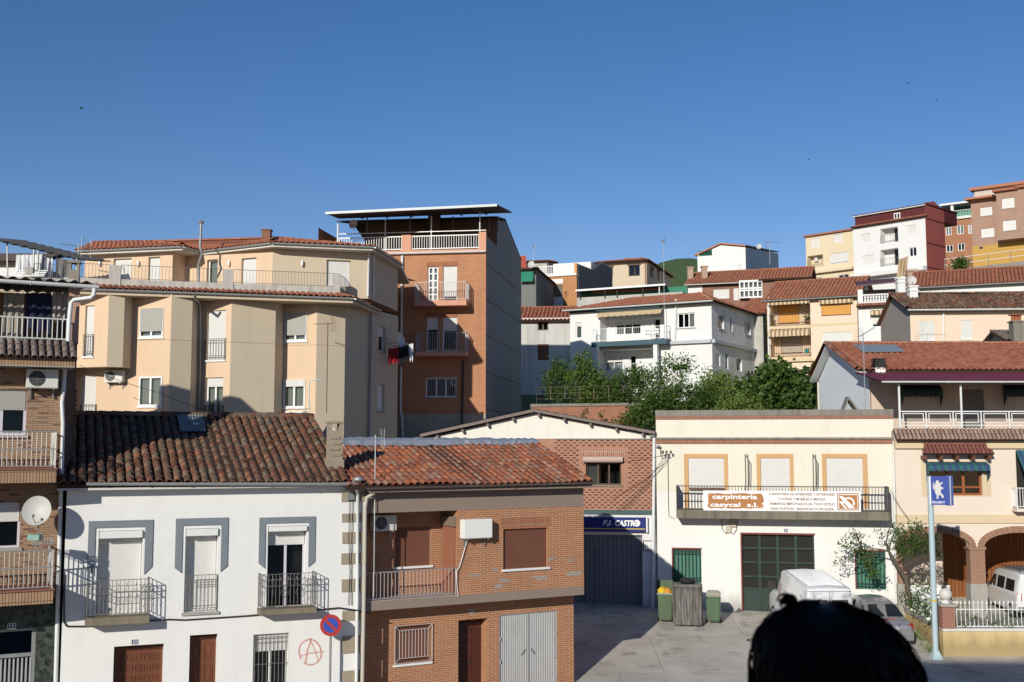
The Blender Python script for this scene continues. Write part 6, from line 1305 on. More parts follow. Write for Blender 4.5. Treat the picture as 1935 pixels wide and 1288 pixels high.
fr_ = f1.off(-RC); win(T, fr_, (1163, 602, 1211, 632), .14, WHITE, .07, 3, .38, SHUT, curtain=(CURT, (0, .3))); win(T, fr_, (1236, 602, 1248, 645), .14, WHITE, .07, 1, 0); win(T, fr_, (1143, 673, 1177, 700), .14, WHITE, .07, 2, .4, SHUT, curtain=(CURT,)); win(T, fr_, (1190, 671, 1202, 705), .14, WHITE, .07, 1, 0)
wall(T, fr_, f1.u(1128, 670) - .2, u_r + .3, zmid - 2.8, zt - .3, FW, 'loggia_wall')
pj_ = 1.0; u0, u1, z0_, z1_ = f1.rect(1117, 643, 1259, 652, pj_); slab(T, f1, u0, u1, z0_, z1_, 0, pj_, TEAL); railing(T, [f1.w(u0 + .05, z1_, 0), f1.w(u0 + .05, z1_, pj_ - .05), f1.w(u1 - .05, z1_, pj_ - .05), f1.w(u1 - .05, z1_, 0)], .95, .15, WHITE, .012, .022, True)
for f in (f1, f2): m = MB(); f.bx(m, 0 if f is f2 else u1, f.L, zmid - .12, zmid + .12, 0, .25 if f is f1 else .22); m.build('storey_band', plaster('worn_band', (.5, .52, .54), .1, .3), T)
for x in (1127, 1239): m = MB(); uu = f1.u(x, 670, .8); f1.bx(m, uu - .15, uu + .15, zmid - 3.2, z0_, .6, .9); m.build('column', FW, T)
u0, u1, z0_, z1_ = f1.rect(1132, 702, 1232, 710, .9); railing(T, [f1.w(u0, z0_, .75), f1.w(u1, z0_, .75)], .9, .15, flat('pale_blue_rail', (.5, .56, .6), .5), .014, .025, False)
a, b, c, d = pitched(h, 1.25, .5, TILE_FAR, 3.0); gutter(T, a, b, .09, PVC); m = MB(); f1.bx(m, f1.u(1110, 560) if 0 else 2.4, f1.L - 3.8, zt - .32, zt - .12, 0, .42); m.build('eave_beam', TEAL, T); m = MB(); f1.bx(m, 0, 2.3, zt - .3, zt - .12, 0, .1); m.build('eave_beam', TEAL, T)
aw = MB(); aw.grid([[f1.w(u_l - .1 + (u_r - u_l) * i / 40, zt - .45 - .3 * t - (.06 * abs(math.sin(i * .8)) if t else 0), .1 + .35 * t) for i in range(41)] for t in (0, 1)]); aw.build('awning', flat('cream_awning', (.55, .42, .25), .8, var=.2), T)
pipe(T, [f1.p(1277, 565, .1), f1.p(1277, 600, .1), f1.p(1275, 645, .1)], .06, PVC)
antenna(f1.p(1256, 640, .6), 7.2, R(100), 'thin mast aerial rising beside the balcony of the white villa', boom=.8)
# chairs on the villa balcony
for i, x in enumerate((1226, 1240)):
    p = f1.p(x, 643, .5); m = MB(); 
    for dx_, dy_ in ((-.2, -.2), (.2, -.2), (-.2, .2), (.2, .2)): m.tube([p + V((dx_, dy_, 0)), p + V((dx_, dy_, .45 + (.45 if dy_ > 0 else 0)))], .02, 4)
    m.hexa(p + V((-.22, -.22, .43)), V((.44, 0, 0)), V((0, .44, 0)), V((0, 0, .03))); m.hexa(p + V((-.22, .19, .55)), V((.44, 0, 0)), V((0, .03, 0)), V((0, 0, .35))); tag(m.build('garden_chair', WHITE, None), ('left' if i == 0 else 'right') + ' white chair on the balcony of the white villa', 'chair', 'chairs on the villa balcony')
# lean-to behind the villa corner
T, f1v, f2v = T, f1, f2
h = B2('grey_outhouse', 'weathered grey house wall with a red tiled roof right behind the villa', 1400, 1442, None, 620, 86, -28, (1442, 590), 9, depth=8); shell(h, GREYW, SHEETG, False); pitched(h, 1.6, .3, TILE_FAR, gmat=SHEETG, cw=.3)
# old grey house at the left of the villa
h = B2('old_house', 'stained grey white house with a low red tiled roof left of the villa', 975, 1079, None, 640, 84, -6, (1030, 603), 7.5, depth=7)
T, f1, f2, plan, zt, zb = h; win(T, f1, (1016, 607, 1036, 624), .14, flat('brown_frame', (.12, .09, .07)), .08, 2, 0); win(T, f1, (1016, 650, 1037, 680), .14, flat('brown_frame', (.12, .09, .07)), .08, 1, 1, BROWN); shell(h, plaster('sooty_white', (.55, .53, .49), .1, .5, (.18, .17, .15), patch=.2), GREYW, False)
a, b, c, d = pitched(h, 1.35, .35, TILE_NEW, gmat=GREYW, cw=.3); m = MB(); f1.bx(m, 0, f1.L, zt - .02, zt + .1, 0, .12); m.build('eave_course', FW, T)
# dark gabled building with green awning
h = B2('grey_building', 'dark grey sheeted building with a green awning left of the orange flats', 960, 1013, 1048, 560, 96, -12, (1013, 509), 10, 'building'); T, f1, f2, plan, zt, zb = h
wall(T, f1, 0, f1.L, zb, zt, SHEETG); z2 = f2.z(1046, 537); MB().poly(f2.w(0, zb), f2.w(f2.L, zb), f2.w(f2.L, z2), f2.w(0, zt)).build('side_wall', SHEETG, T); rear(T, plan, zb, z2, 2, SHEETG, False)
L_ = f1.L; MB().prism([f1.w(-.2, zt + .05, .35), f1.w(L_ + .2, zt + .05, .35), f2.w(f2.L + .2, z2 + .05, .2), f2.w(f2.L + .2, z2 + .05, .2) + (f1.w(0, 0) - f1.w(L_ + .2, 0))], (0, 0, .08)).build('roof', flat('dark_tile_sheet', (.12, .07, .055), .9), T)
roof_tiles(T, [f1.w(-.2, zt + .06, .4), f1.w(L_ + .25, zt + .06, .4), f1.w(L_ + .25, zt + .2, -.3), f1.w(-.2, zt + .2, -.3)], .28, .4, TILE_FAR)
u0, u1, z0_, z1_ = f1.rect(984, 513, 1009, 530); m = MB(); m.poly(f1.w(u0, z1_, .05), f1.w(u1, z1_, .05), f1.w(u1, z0_, .5), f1.w(u0, z0_, .5)); m.poly(f1.w(u0, z0_, .5), f1.w(u1, z0_, .5), f1.w(u1, z0_ - .15, .52), f1.w(u0, z0_ - .15, .52)); m.build('green_awning', flat('green_cloth', (.02, .2, .12), .8), T)
dish(at(1004, 500, 95), .3, (-.2, -.9, .2), 'white satellite dish on the dark grey building', at(1007, 508, 95)); antenna(at(1008, 505, 97), 1.9, R(80), 'short aerial above the dark grey building', boom=.7)
h = B2('grey_house', 'grey house end with a red chimney behind the tall brick building', 975, 1034, None, 500, 118, -14, (1000, 494), 12, depth=8); shell(h, GREYW, GREYW, False); pitched(h, .5, .3, TILE_FAR, gmat=GREYW, cw=.32); T = h[0]; c = at(988, 498, 117); m = MB().box(c.x - .35, c.x + .35, c.y - .3, c.y + .3, c.z - .6, c.z + .8); m.build('chimney', flat('red_chimney', (.4, .08, .05), .8), T)
# orange and white flats with corrugated side
h = B2('apartment_block', 'orange and white flats with a railed roof and corrugated grey side wall', 1016, 1090, 1157, 540, 104, -22, (1085, 520), 9.5, 'building'); T, f1, f2, plan, zt, zb = h
win(T, f1, (1043, 538, 1063, 560), .14, WHITE, .06, 1, 1, flat('taupe_shutter', (.2, .18, .15), .6)); wall(T, f1, 0, f1.L, zb, zt, brick('orange_far', (.62, .3, .13), (.56, .26, .11), (.5, .28, .15), .3, .08, .008))
u0, u1, z0_, z1_ = f1.rect(1042, 527, 1064, 536); m = MB(); f1.bx(m, u0, u1, z0_, z1_, 0, .03); z2 = f1.z(1053, 561); f1.bx(m, u0, u1, zb, z2, 0, .03); m.build('white_panel', FW, T); m = MB(); f1.bx(m, 0, f1.u(1022, 540), zb, zt, 0, .02); m.build('white_panel', FW, T)
m = MB(); f1.bx(m, 0, f1.L, zt, zt + .2, -.2, .15); m.build('terrace_slab', FW, T); railing(T, [f1.w(0, zt + .2, 0), f1.w(f1.L - .3, zt + .2, 0)], f1.z(1050, 502) - zt - .2, .16, flat('white_rail', (.75, .75, .74), .5), .04, .05, False); m = MB(); f1.bx(m, f1.L - .32, f1.L + .01, zt + .2, f1.z(1088, 497), -.3, .02); m.build('pier', flat('orange_pier', (.62, .3, .13), .8), T)
prof = [(1091, 498), (1117, 508), (1136, 494), (1157, 507)]; n_ = 90; rows = [[], []]
for i in range(n_ + 1):
    t = i / n_; x = 1091 + 66 * t; y = np.interp(x, [p[0] for p in prof], [p[1] for p in prof]); u = f2.L * ((f2.u(x, 540)) / f2.L); rows[0].append(f2.w(u, zb, .03 + .05 * (i % 3 == 1))); rows[1].append(f2.w(u, f2.z(x, y), .03 + .05 * (i % 3 == 1)))
MB().grid(rows).build('corrugated_side', concrete('grey_corrugated', (.24, .24, .22), .25, .5), T); rear(T, plan, zb, zt, 2, GREYW)
u_t = f2.u(1117, 520); m = MB(); f1b = Face(f2.w(u_t, 0).to_2d() + (plan[0] - plan[1]), f2.w(u_t, 0).to_2d()); f1b.bx(m, 0, f1b.L, zt, f2.z(1117, 494), -3, 0); m.build('roof_room', FW, T)
# tan house with hipped roof
h = B2('tan_house', 'tan rendered house with a hipped red roof and dark window openings on the skyline', 1128, 1222, 1266, 510, 120, -20, (1222, 490), 12.5); T, f1, f2, plan, zt, zb = h; TAN = plaster('tan_render', (.6, .49, .36), .04, .08); DF_ = flat('dark_frame', (.1, .06, .04))
for f, r in ((f1, (1188, 501, 1209, 521)), (f1, (1150, 504, 1158, 523)), (f2, (1229, 506, 1235, 524)), (f2, (1242, 512, 1246, 529))):
    win(T, f, r, .3, DF_, .06, 2, 0); u0, u1, z0_, z1_ = f.rect(*r); m = MB(); f.bx(m, u0 - .15, u1 + .15, z1_, z1_ + .18, 0, .06); m.build('lintel', DF_, T)
shell(h, TAN, TAN, False); pitched(h, 1.2, .6, TILE_NEW, 4.2, .3, .45); pipe(T, [f1.p(1219, 492, .1), f1.p(1220, 540, .1)], .07, flat('copper_pipe', (.35, .17, .1)), n=6)
# green terrace shelter
h = B2('green_terrace', 'roof terrace shelter with green panels and a white canopy edge behind the villa', 1090, 1290, None, 560, 95, -24, (1200, 556), 10, 'terrace', depth=5); T, f1, f2, plan, zt, zb = h; shell(h, GREYW, GREYW); fb = f1.off(-1.5); m = MB(); fb.bx(m, fb.u(1098, 560), fb.L, zt, fb.z(1200, 546), -.1, 0); m.build('green_panels', flat('green_panel', (.03, .2, .12), .7), T)
m = MB(); fb.bx(m, fb.u(1120, 560), fb.u(1250, 560), fb.z(1200, 551), fb.z(1200, 547), .0, .3); m.build('tile_ledge', TILE_FAR, T)
a, b = f1.p(1087, 550, .3), f1.p(1257, 538.5, .3); bk_ = V((1, 4.5, .2)); MB().prism([a, b, b + bk_, a + bk_], (0, 0, .1)).build('canopy', flat('dark_canopy', (.06, .1, .08), .8), T); m = MB(); m.hexa(a - V((0, .05, .02)), b - a, V((0, .05, 0)), V((0, 0, .16))); m.build('canopy_edge', WHITE, T)
for x in (1097, 1143, 1166, 1215, 1246): p = f1.p(x, 556, .1); MB().tube([V((p.x, p.y, zt - .2)), V((p.x, p.y, a.z + (b.z - a.z) * (x - 1087) / 170))], .05, 5).build('post', DIRON if x < 1240 else WHITE, T, uv=False)
# long brick house with glazed gallery
h = B2('long_house', 'long brick house with a glazed white gallery and shallow red roof', 1300, 1500, None, 545, 108, -18, (1400, 531), 11.5, depth=9); T, f1, f2, plan, zt, zb = h; BR_ = brick('brown_far', (.36, .17, .11), (.3, .14, .09), (.34, .25, .2), .3, .08, .01)
win(T, f1, (1348, 546, 1378, 564), .14, WHITE, .06, 1, 1); win(T, f1, (1386, 544, 1396, 567), .14, WHITE, .06, 1, 1); shell(h, BR_, BR_, False); m = MB(); f1.bx(m, 0, f1.u(1327, 545), zb, zt - .05, 0, .05); m.build('white_end', FW, T)
u0, u1, z0_, z1_ = f1.rect(1398, 530, 1449, 561, .6); m = MB()
for i in range(7): uu = u0 + (u1 - u0) * i / 6; f1.bx(m, uu - .06, uu + .06, z0_, z1_, .5, .62)
for t in (0, .42, .55, 1): f1.bx(m, u0 - .06, u1 + .06, z0_ + (z1_ - z0_) * t - .07, z0_ + (z1_ - z0_) * t + .07, .5, .63)
Gy = m.build('gallery', WHITE, T)
for i in range(6):
    a, b = u0 + (u1 - u0) * i / 6 + .06, u0 + (u1 - u0) * (i + 1) / 6 - .06
    for t0, t1 in ((0, .42), (.55, 1)): MB().poly(f1.w(a, z0_ + (z1_ - z0_) * t0, .55), f1.w(b, z0_ + (z1_ - z0_) * t0, .55), f1.w(b, z0_ + (z1_ - z0_) * t1, .55), f1.w(a, z0_ + (z1_ - z0_) * t1, .55)).build('pane', GLASS, Gy)
m = MB(); f1.bx(m, u0, u1, z0_, z1_, .0, .3); m.build('curtain', flat('tan_curtain', (.5, .4, .3)), Gy)
a, b, c, d = pitched(h, 1.75, .5, TILE_FAR, cw=.3, rl=.45, gmat=BR_); gutter(T, a, b, .08, PVC)
for x, y in ((1304, 517), (1331, 515), (1456, 540)): q = f1.p(x, y, -2 if x < 1400 else 1.2); m = MB().box(q.x - .28, q.x + .28, q.y - .28, q.y + .28, q.z - 1.4, q.z + .55).box(q.x - .36, q.x + .36, q.y - .36, q.y + .36, q.z + .55, q.z + .68); m.build('chimney', flat('tan_chimney', (.42, .3, .22), .9, var=.2), T)
h = B2('brick_lean_to', 'brown brick house end with red tiled roof left of the cream flats', 1440, 1528, None, 520, 100, -20, (1480, 524), 12, depth=6); shell(h, BR_, BR_, False); pitched(h, 1.3, .4, TILE_FAR, gmat=BR_, cw=.3)
# white house on the skyline
h = B2('skyline_house', 'white gabled house with a green balcony on the skyline', 1318, 1409, 1471, 490, 152, -22, (1409, 482), 18); T, f1, f2, plan, zt, zb = h; zl, za, zr_ = f1.z(1318, 484), f1.z(1362, 463), f1.z(1409, 467)
win(T, f1, (1392, 500, 1402, 513), .14, WHITE, .08, 1, 1); win(T, f2, (1419, 500, 1427, 510), .14, WHITE, .08, 1, 0)
z2 = f2.z(1470, 478); wall(T, f1, 0, f1.L, zb, zl, FW); ua = f1.u(1362, 480); MB().poly(f1.w(f1.u(1345, 480), zl), f1.w(f1.L, zl), f1.w(f1.L, zr_), f1.w(ua, za), f1.w(f1.u(1345, 480), zl + (za - zl) * f1.u(1345, 480) / ua)).build('gable', FW, T); MB().poly(f2.w(0, zb), f2.w(f2.L, zb), f2.w(f2.L, z2), f2.w(0, zr_)).build('side_wall', FW, T); rear(T, plan, zb, zl, 2, FW)
dv = f2.w(f2.L, 0) - f2.w(0, 0)
for p, q in ((f1.w(-.4, zl, .3), f1.w(ua, za + .1, .3)), (f1.w(ua, za + .1, .3), f1.w(f1.L + .1, zr_ + .1, .3))): MB().prism([p, q, q + dv + V((0, 0, (z2 - zr_))), p + dv + V((0, 0, (z2 - zr_)))], (0, 0, .2)).build('roof', TILE_FAR, T)
m = MB(); f1.bx(m, 0.05, f1.u(1345, 485), zl - 1.2, zl + 1.0, -2, -1.9); m.build('loggia_back', DARKR, T); railing(T, [f1.w(0.0, zl, .02), f1.w(f1.u(1345, 485), zl, .02)], .7, .2, flat('green_rail', (.03, .16, .1)), .05, .05, False); MB().tube([f1.w(.1, zl, 0), f1.w(.1, zl + .5, 0)], .15, 4).build('post', FW, T, uv=False)
antenna(at(1455, 500, 150), 3.2, 0.2, 'wide aerial on the skyline right of the white gabled house', boom=2.2, r=.04); dish(at(1434, 466, 150), .35, (-.2, -.9, .2), 'tiny white dish on the roof of the skyline house', at(1436, 470, 150))
h = B2('low_white_house', 'low white house with a red roof on the skyline beside the aerial', 1462, 1530, None, 510, 140, -22, (1490, 508), 18, depth=6); shell(h, FW, FW, False); pitched(h, .6, .3, TILE_FAR, gmat=FW, cw=.35)
# cream flats with awnings
h = B2('apartment_block', 'cream flats with striped awnings, orange blinds and two balconies', 1450, 1621, None, 620, 82, -26, (1535, 560), 8.5, 'building', depth=9); T, f1, f2, plan, zt, zb = h; OB = flat('orange_blind', (.62, .3, .07), .8, var=.05)
uc = f1.u(1532, 620); zs_a, zs_b = f1.z(1490, 617), f1.z(1490, 676)
win(T, f1, (1552, 567, 1608, 596), .1, BROWN, .06, 2, .93, OB, pitch=2); win(T, f1, (1554, 627, 1610, 653), .12, WHITE, .06, 2, 1, SHUT)
f1.holes.append((.25, uc, zs_a + .1, zt - .35, 1.3)); f1.holes.append((.25, uc, zs_b + .1, zs_a - .25, 1.3)); wall(T, f1, 0, f1.L, zb, zt, PCH); rear(T, plan, zb, zt, 1, GREYW, False)
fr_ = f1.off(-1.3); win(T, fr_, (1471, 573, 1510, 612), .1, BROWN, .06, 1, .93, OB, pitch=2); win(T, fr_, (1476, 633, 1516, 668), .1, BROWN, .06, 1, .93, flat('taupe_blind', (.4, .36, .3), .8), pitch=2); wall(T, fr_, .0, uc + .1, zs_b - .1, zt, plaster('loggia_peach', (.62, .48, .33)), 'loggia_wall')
for z_, y in ((zs_a, 593), (zs_b, 651)): m = MB(); f1.bx(m, .05, uc, z_ - .16, z_ + .05, -1.3, .12); m.build('balcony_slab', HBD, T); railing(T, [f1.w(.1, z_ + .05, .08), f1.w(uc - .05, z_ + .05, .08)], f1.z(1490, y) - z_ - .05, .14, RUSTI, .012, .022, True, .08)
m = MB(); f1.bx(m, uc, f1.L, zs_a - .05, zs_a + .12, 0, .02); m.build('storey_band', HBD, T); m = MB(); f1.bx(m, 0, f1.L, zs_b - .3, zs_b - .12, 0, .25); m.build('base_band', HBD, T)
k = NM('tan_stripes'); uvn = k.n('UVMap').outputs[0]; sx = k.n('SeparateXYZ', {'Vector': uvn}).outputs[0]; TST = k.set(Base_Color=k.ramp(k.math('ADD', k.math('MULTIPLY', k.math('SINE', k.math('MULTIPLY', sx, 20.0)), .5), .5), (.4, (.3, .19, .1)), (.6, (.62, .5, .34))), Roughness=.85)
for r, F_, pr in (((1451, 562, 1531, 570), f1, .35), ((1452, 622, 1532, 631), f1, .35), ((1549, 560, 1612, 568), f1, .3)): awning(T, F_, r, pr, .18, TST, .3, sides=False, scal=.5)
aircon(fr_, (1511, 566, 1527, 574), .0, 'white air conditioner beside the orange blind of the cream flats', fan=False)
a, b, c, d = pitched(h, 1.9, .45, TILE_FAR, cw=.3, rl=.45, gmat=GREYW); gutter(T, a, b, .08, GUT); pipe(T, [f1.p(1452, 562, .1), f1.p(1453, 690, .1)], .06, PVC, n=6)
for x, y, col_, lab in ((1527, 600, (.04, .1, .02), 'leafy potted plant at the right of the upper cream balcony'), (1455, 603, (.04, .1, .02), 'trailing potted plant at the left of the upper cream balcony')):
    p = f1.p(x, y + 12, -.3); m = MB(); rr_ = random.Random(x)
    for i in range(160):
        q = p + V((rr_.gauss(0, .16), rr_.gauss(0, .1), abs(rr_.gauss(.5, .3)))); e = V((rr_.uniform(-1, 1), rr_.uniform(-1, 1), rr_.uniform(-1, 1))).normalized() * .09; e2 = e.orthogonal().normalized() * .05; m.poly(q - e, q + e2, q + e, q - e2)
    Tp = thing('potted_plant', lab, 'plant', p, 'potted plants on the cream balcony'); m.build('foliage', leafmat('pot_leaf', (.03, .08, .02), (.06, .13, .03)), Tp, uv=False); MB().lathe([(0, 0), (.12, 0), (.16, .28), (.0, .28)], p, 10).build('pot', flat('terracotta', (.35, .13, .07)), Tp, uv=False)
p = f1.p(1525, 672, -.1); tag(MB().lathe([(0, 0), (.16, 0), (.19, .35), (.0, .35)], p + V((0, 0, .2)), 10).build('bucket', flat('teal_bucket', (.02, .22, .2), .5), None, uv=False), 'teal bucket on the lower balcony of the cream flats', 'bucket')
# narrow white house with balustrade
h = B2('narrow_house', 'narrow white house with a balustraded terrace under a maroon roof', 1622, 1712, None, 600, 77, -20, (1660, 573), 8.5, depth=7); T, f1, f2, plan, zt, zb = h
win(T, f1, (1647, 588, 1672, 618), .14, WHITE, .08, 1, .8, SHUT); shell(h, FW, FW); awning(T, f1, (1645, 585, 1674, 618), .35, .15, TST, .2, scal=.5)
zb1_ = f1.z(1655, 572); zb2_ = f1.z(1655, 555); m = MB(); f1.bx(m, 0, f1.L, zb1_, zb1_ + .1, -.2, .05); f1.bx(m, 0, f1.L, zb2_ - .1, zb2_, -.2, .05); f1.bx(m, 0, .35, zb1_ + .1, zb2_ + .35, -.25, .06); Bl_ = m.build('balustrade', FW, T)
BLM = MB().lathe([(.06, 0), (.1, .1), (.05, .22), (.09, .3), (.06, .45)], (0, 0, 0), 6).mesh('baluster', V(), FW, uv=False)
for i in range(1, 15): piece('baluster', BLM, Bl_, Matrix.Translation(f1.w(.3 + i * .19, zb1_ + .1, -.08)) @ Matrix.Diagonal((1, 1, (zb2_ - zb1_ - .2) / .45, 1)))
roof_tiles(T, [f1.w(-.1, zb1_ - .25, .35), f1.w(f1.L, zb1_ - .25, .35), f1.w(f1.L, zb1_ - .05, .05), f1.w(-.1, zb1_ - .05, .05)], .26, .3, TILE_FAR, name='tile_skirt')
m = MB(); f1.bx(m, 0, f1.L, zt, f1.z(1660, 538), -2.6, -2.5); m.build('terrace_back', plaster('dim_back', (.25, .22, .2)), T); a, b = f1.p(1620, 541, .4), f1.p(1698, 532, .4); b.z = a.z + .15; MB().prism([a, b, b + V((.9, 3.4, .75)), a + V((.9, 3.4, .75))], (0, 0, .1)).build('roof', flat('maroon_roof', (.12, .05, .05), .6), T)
for x, yt, yb_ in ((1702, 528, 556), (1725, 543, 578)): q = at(x, yb_, 75 if x < 1710 else 68); zt_ = at(x, yt, q.y).z; Tc = T if x < 1710 else None; m = MB().box(q.x - .25, q.x + .25, q.y - .25, q.y + .25, q.z - .8, zt_).box(q.x - .3, q.x + .3, q.y - .3, q.y + .3, zt_ - .25, zt_ - .18).box(q.x - .3, q.x + .3, q.y - .3, q.y + .3, zt_, zt_ + .1); (m.build('chimney', FW, T) if Tc else tag(m.build('chimney', FW, None), 'white chimney standing before the peach house gable', 'chimney'))
dish(at(1723, 530, 78), .32, (-.2, -.9, .2), 'white dish above the narrow white house', at(1720, 536, 78))
# cream block on the skyline
h = B2('apartment_block', 'cream block with white shutters left of the white and maroon building', 1523, 1614, None, 480, 132, -46, (1568, 441), 17, 'building', depth=8); T, f1, f2, plan, zt, zb = h
for r, s_ in (((1532, 450, 1549, 467), 1), ((1575, 442, 1592, 458), 1), ((1568, 477, 1604, 497), .9), ((1543, 524, 1553, 532), 0), ((1584, 518, 1604, 528), 0)): win(T, f1, r, .14, WHITE, .07, 2, s_, SHUT, pitch=.09)
f1.holes.append((*f1.rect(1526, 482, 1555, 504), 1.0)); wall(T, f1, 0, f1.L, zb, zt, CRM); rear(T, plan, zb, zt, 1, CRM); m = MB(); u0, u1, z0_, z1_ = f1.rect(1526, 482, 1555, 504); m.poly(f1.w(u0, z0_, -1), f1.w(u1, z0_, -1), f1.w(u1, z1_, -1), f1.w(u0, z1_, -1)); m.build('loggia_back', CRM, T); railing(T, [f1.w(u0, z0_, .03), f1.w(u1, z0_, .03)], .9, .2, GREYM, .02, .03, False); m = MB(); f1.bx(m, u0 + .6, u0 + 1.0, z0_ + .8, z0_ + 1.8, -.9, -.6); m.build('boiler', WHITE, T)
m = MB(); f1.bx(m, -.2, f1.L, zt, zt + .18, -7, .35); m.build('roof', TILE_FAR, T); m = MB(); f1.bx(m, 0, f1.L, f1.z(1568, 514), f1.z(1568, 509), 0, .5); m.build('overhang', CRM, T)
# white building with maroon attic
h = B2('apartment_block', 'white building with a maroon metal attic and maroon side wall on the skyline', 1612, 1750, 1786, 460, 120, -48, (1681, 420), 16, 'building'); T, f1, f2, plan, zt, zb = h; MAR = flat('maroon_metal', (.11, .022, .022), .55, .1, var=.1); MARS = plaster('maroon_side', (.3, .085, .075), .08, .1)
for r, s_ in (((1628, 441, 1645, 458), 1), ((1629, 482, 1651, 499), 1), ((1714, 425, 1731, 442), 1), ((1718, 467, 1732, 484), 0)): win(T, f1, r, .14, WHITE, .07, 1 if s_ else 2, s_, SHUT, pitch=.09)
for r in ((1664, 430, 1697, 458), (1664, 470, 1698, 502)): u0, u1, z0_, z1_ = f1.rect(*r); f1.holes.append((u0, u1, z0_, z1_, 1.1)); fr_ = f1.off(-1.1); win(T, fr_, None, .1, DF_, .06, 1, 0, uvr=(u0 + 1.1, u0 + 2.0, z0_, z0_ + 2.0)); win(T, fr_, None, .1, DF_, .06, 1, 0, uvr=(u0 + 2.3, u0 + 2.9, z0_ + .8, z0_ + 1.9)); wall(T, fr_, u0, u1, z0_, z1_, FW, 'loggia_back'); fr_.holes.clear(); railing(T, [f1.w(u0, z0_, .03), f1.w(u1, z0_, .03)], .9, .18, IRON, .016, .025, False)
wall(T, f1, 0, f1.L, zb, zt, FW); za0 = zt + f1.z(1681, 397) - f1.z(1681, 420); fa = f1.off(-.4); m = MB(); fa.bx(m, .1, fa.L - .01, zt, za0, -7, 0); At = m.build('attic', MAR, T); win(T, fa, (1690, 402, 1702, 414), -.06, WHITE, .1, 2, 0, hole=False, room=False); m = MB(); fa.bx(m, -.1, fa.L + .1, za0, za0 + .15, -7, .2); m.build('attic_roof', MAR, T); MB().tube([fa.w(-.1, za0 - .02, .22), fa.w(fa.L, za0 - .02, .22)], .07, 6).build('gutter', PVC, T, uv=False)
roof_tiles(T, [f1.w(-.1, zt + .03, .35), f1.w(f1.L + .1, zt + .03, .35), f1.w(f1.L + .1, zt + .3, -.35), f1.w(-.1, zt + .3, -.35)], .3, .35, TILE_FAR, name='tile_skirt')
zap2 = f2.z(1768, 381); zr2 = f2.z(1786, 399); MB().poly(f2.w(0, zb), f2.w(f2.L, zb), f2.w(f2.L, zr2), f2.w(f2.u(1768, 460), zap2), f2.w(0, za0 + .2)).build('side_wall', MARS, T); rear(T, plan, zb, zt, 2, MARS, False); m = MB()
for k_ in range(4): z = za0 - 1.6 - k_ * 2.7; f2.bx(m, .1, f2.L, z, z + .12, 0, .03)
m.build('side_band', MAR, T); m = MB(); f1.bx(m, 0, f1.L, f1.z(1681, 519), f1.z(1681, 511), 0, .8); m.build('overhang', FW, T)
q = at(1768, 520, 122); m = MB(); rows = [[at(1698 + 2 * i - t * 3, 488 + t * 35 + (3 - i) * .8, 100) + V((0, .15 * math.sin(i * 2 + t), 0)) for i in range(10)] for t in (0, .3, .6, 1)]; tag(MB().grid(rows).build('hanging_sheet', flat('tan_sheet', (.5, .38, .24), .9, var=.1), None, uv=False), 'tan sheet hanging from a line in front of the white and maroon building', 'sheet')
q = at(1722, 520, 100); m = MB().box(q.x - .45, q.x + .45, q.y - .3, q.y + .3, q.z - 1.4, q.z + .3).box(q.x - .55, q.x + .55, q.y - .4, q.y + .4, q.z + .3, q.z + .5); tag(m.build('chimney', flat('tan_chimney', (.42, .3, .22)), None), 'tan chimney block right of the hanging tan sheet', 'chimney')
# orange brick block with a green balcony
h = B2('apartment_block', 'orange brick block with a green balcony between the maroon wall and the dark brick flats', 1779, 1842, None, 450, 146, -36, (1810, 414), 20, 'building', depth=8); T, f1, f2, plan, zt, zb = h
for r, s_ in (((1787, 428, 1798, 444), 1), ((1808, 425, 1821, 442), 1), ((1829, 424, 1836, 441), 1), ((1788, 462, 1801, 476), 0), ((1810, 459, 1823, 473), 0)): win(T, f1, r, .14, WHITE, .08, 2, s_ * .0, SHUT, curtain=(CURT,) if s_ else None)
shell(h, brick('orange_block_brick', (.5, .22, .11), (.44, .18, .09), (.42, .26, .18), .3, .08, .01), BR_); zt2_ = f1.z(1810, 383); m = MB(); f1.bx(m, 0, f1.L, zt, zt + .25, -.2, .3); f1.bx(m, 0, f1.L, zt2_ - .2, zt2_ + .05, -3, .4); f1.bx(m, f1.u(1797, 400), f1.u(1802, 400), zt + .25, zt2_ - .2, -.3, .1); m.build('balcony_frame', FW, T); m = MB(); f1.bx(m, 0, f1.L, zt + .25, zt2_ - .2, -2, -1.9); m.build('balcony_back', flat('green_shade', (.04, .12, .09), .8), T); m = MB(); f1.bx(m, f1.u(1803, 400), f1.L, zt + .25, zt + 1.1, -.12, -.1); m.build('green_screen', flat('green_screen', (.03, .22, .14), .7), T); railing(T, [f1.w(0, zt + .25, .2), f1.w(f1.L, zt + .25, .2)], .9, .2, WHITE, .02, .04, False)
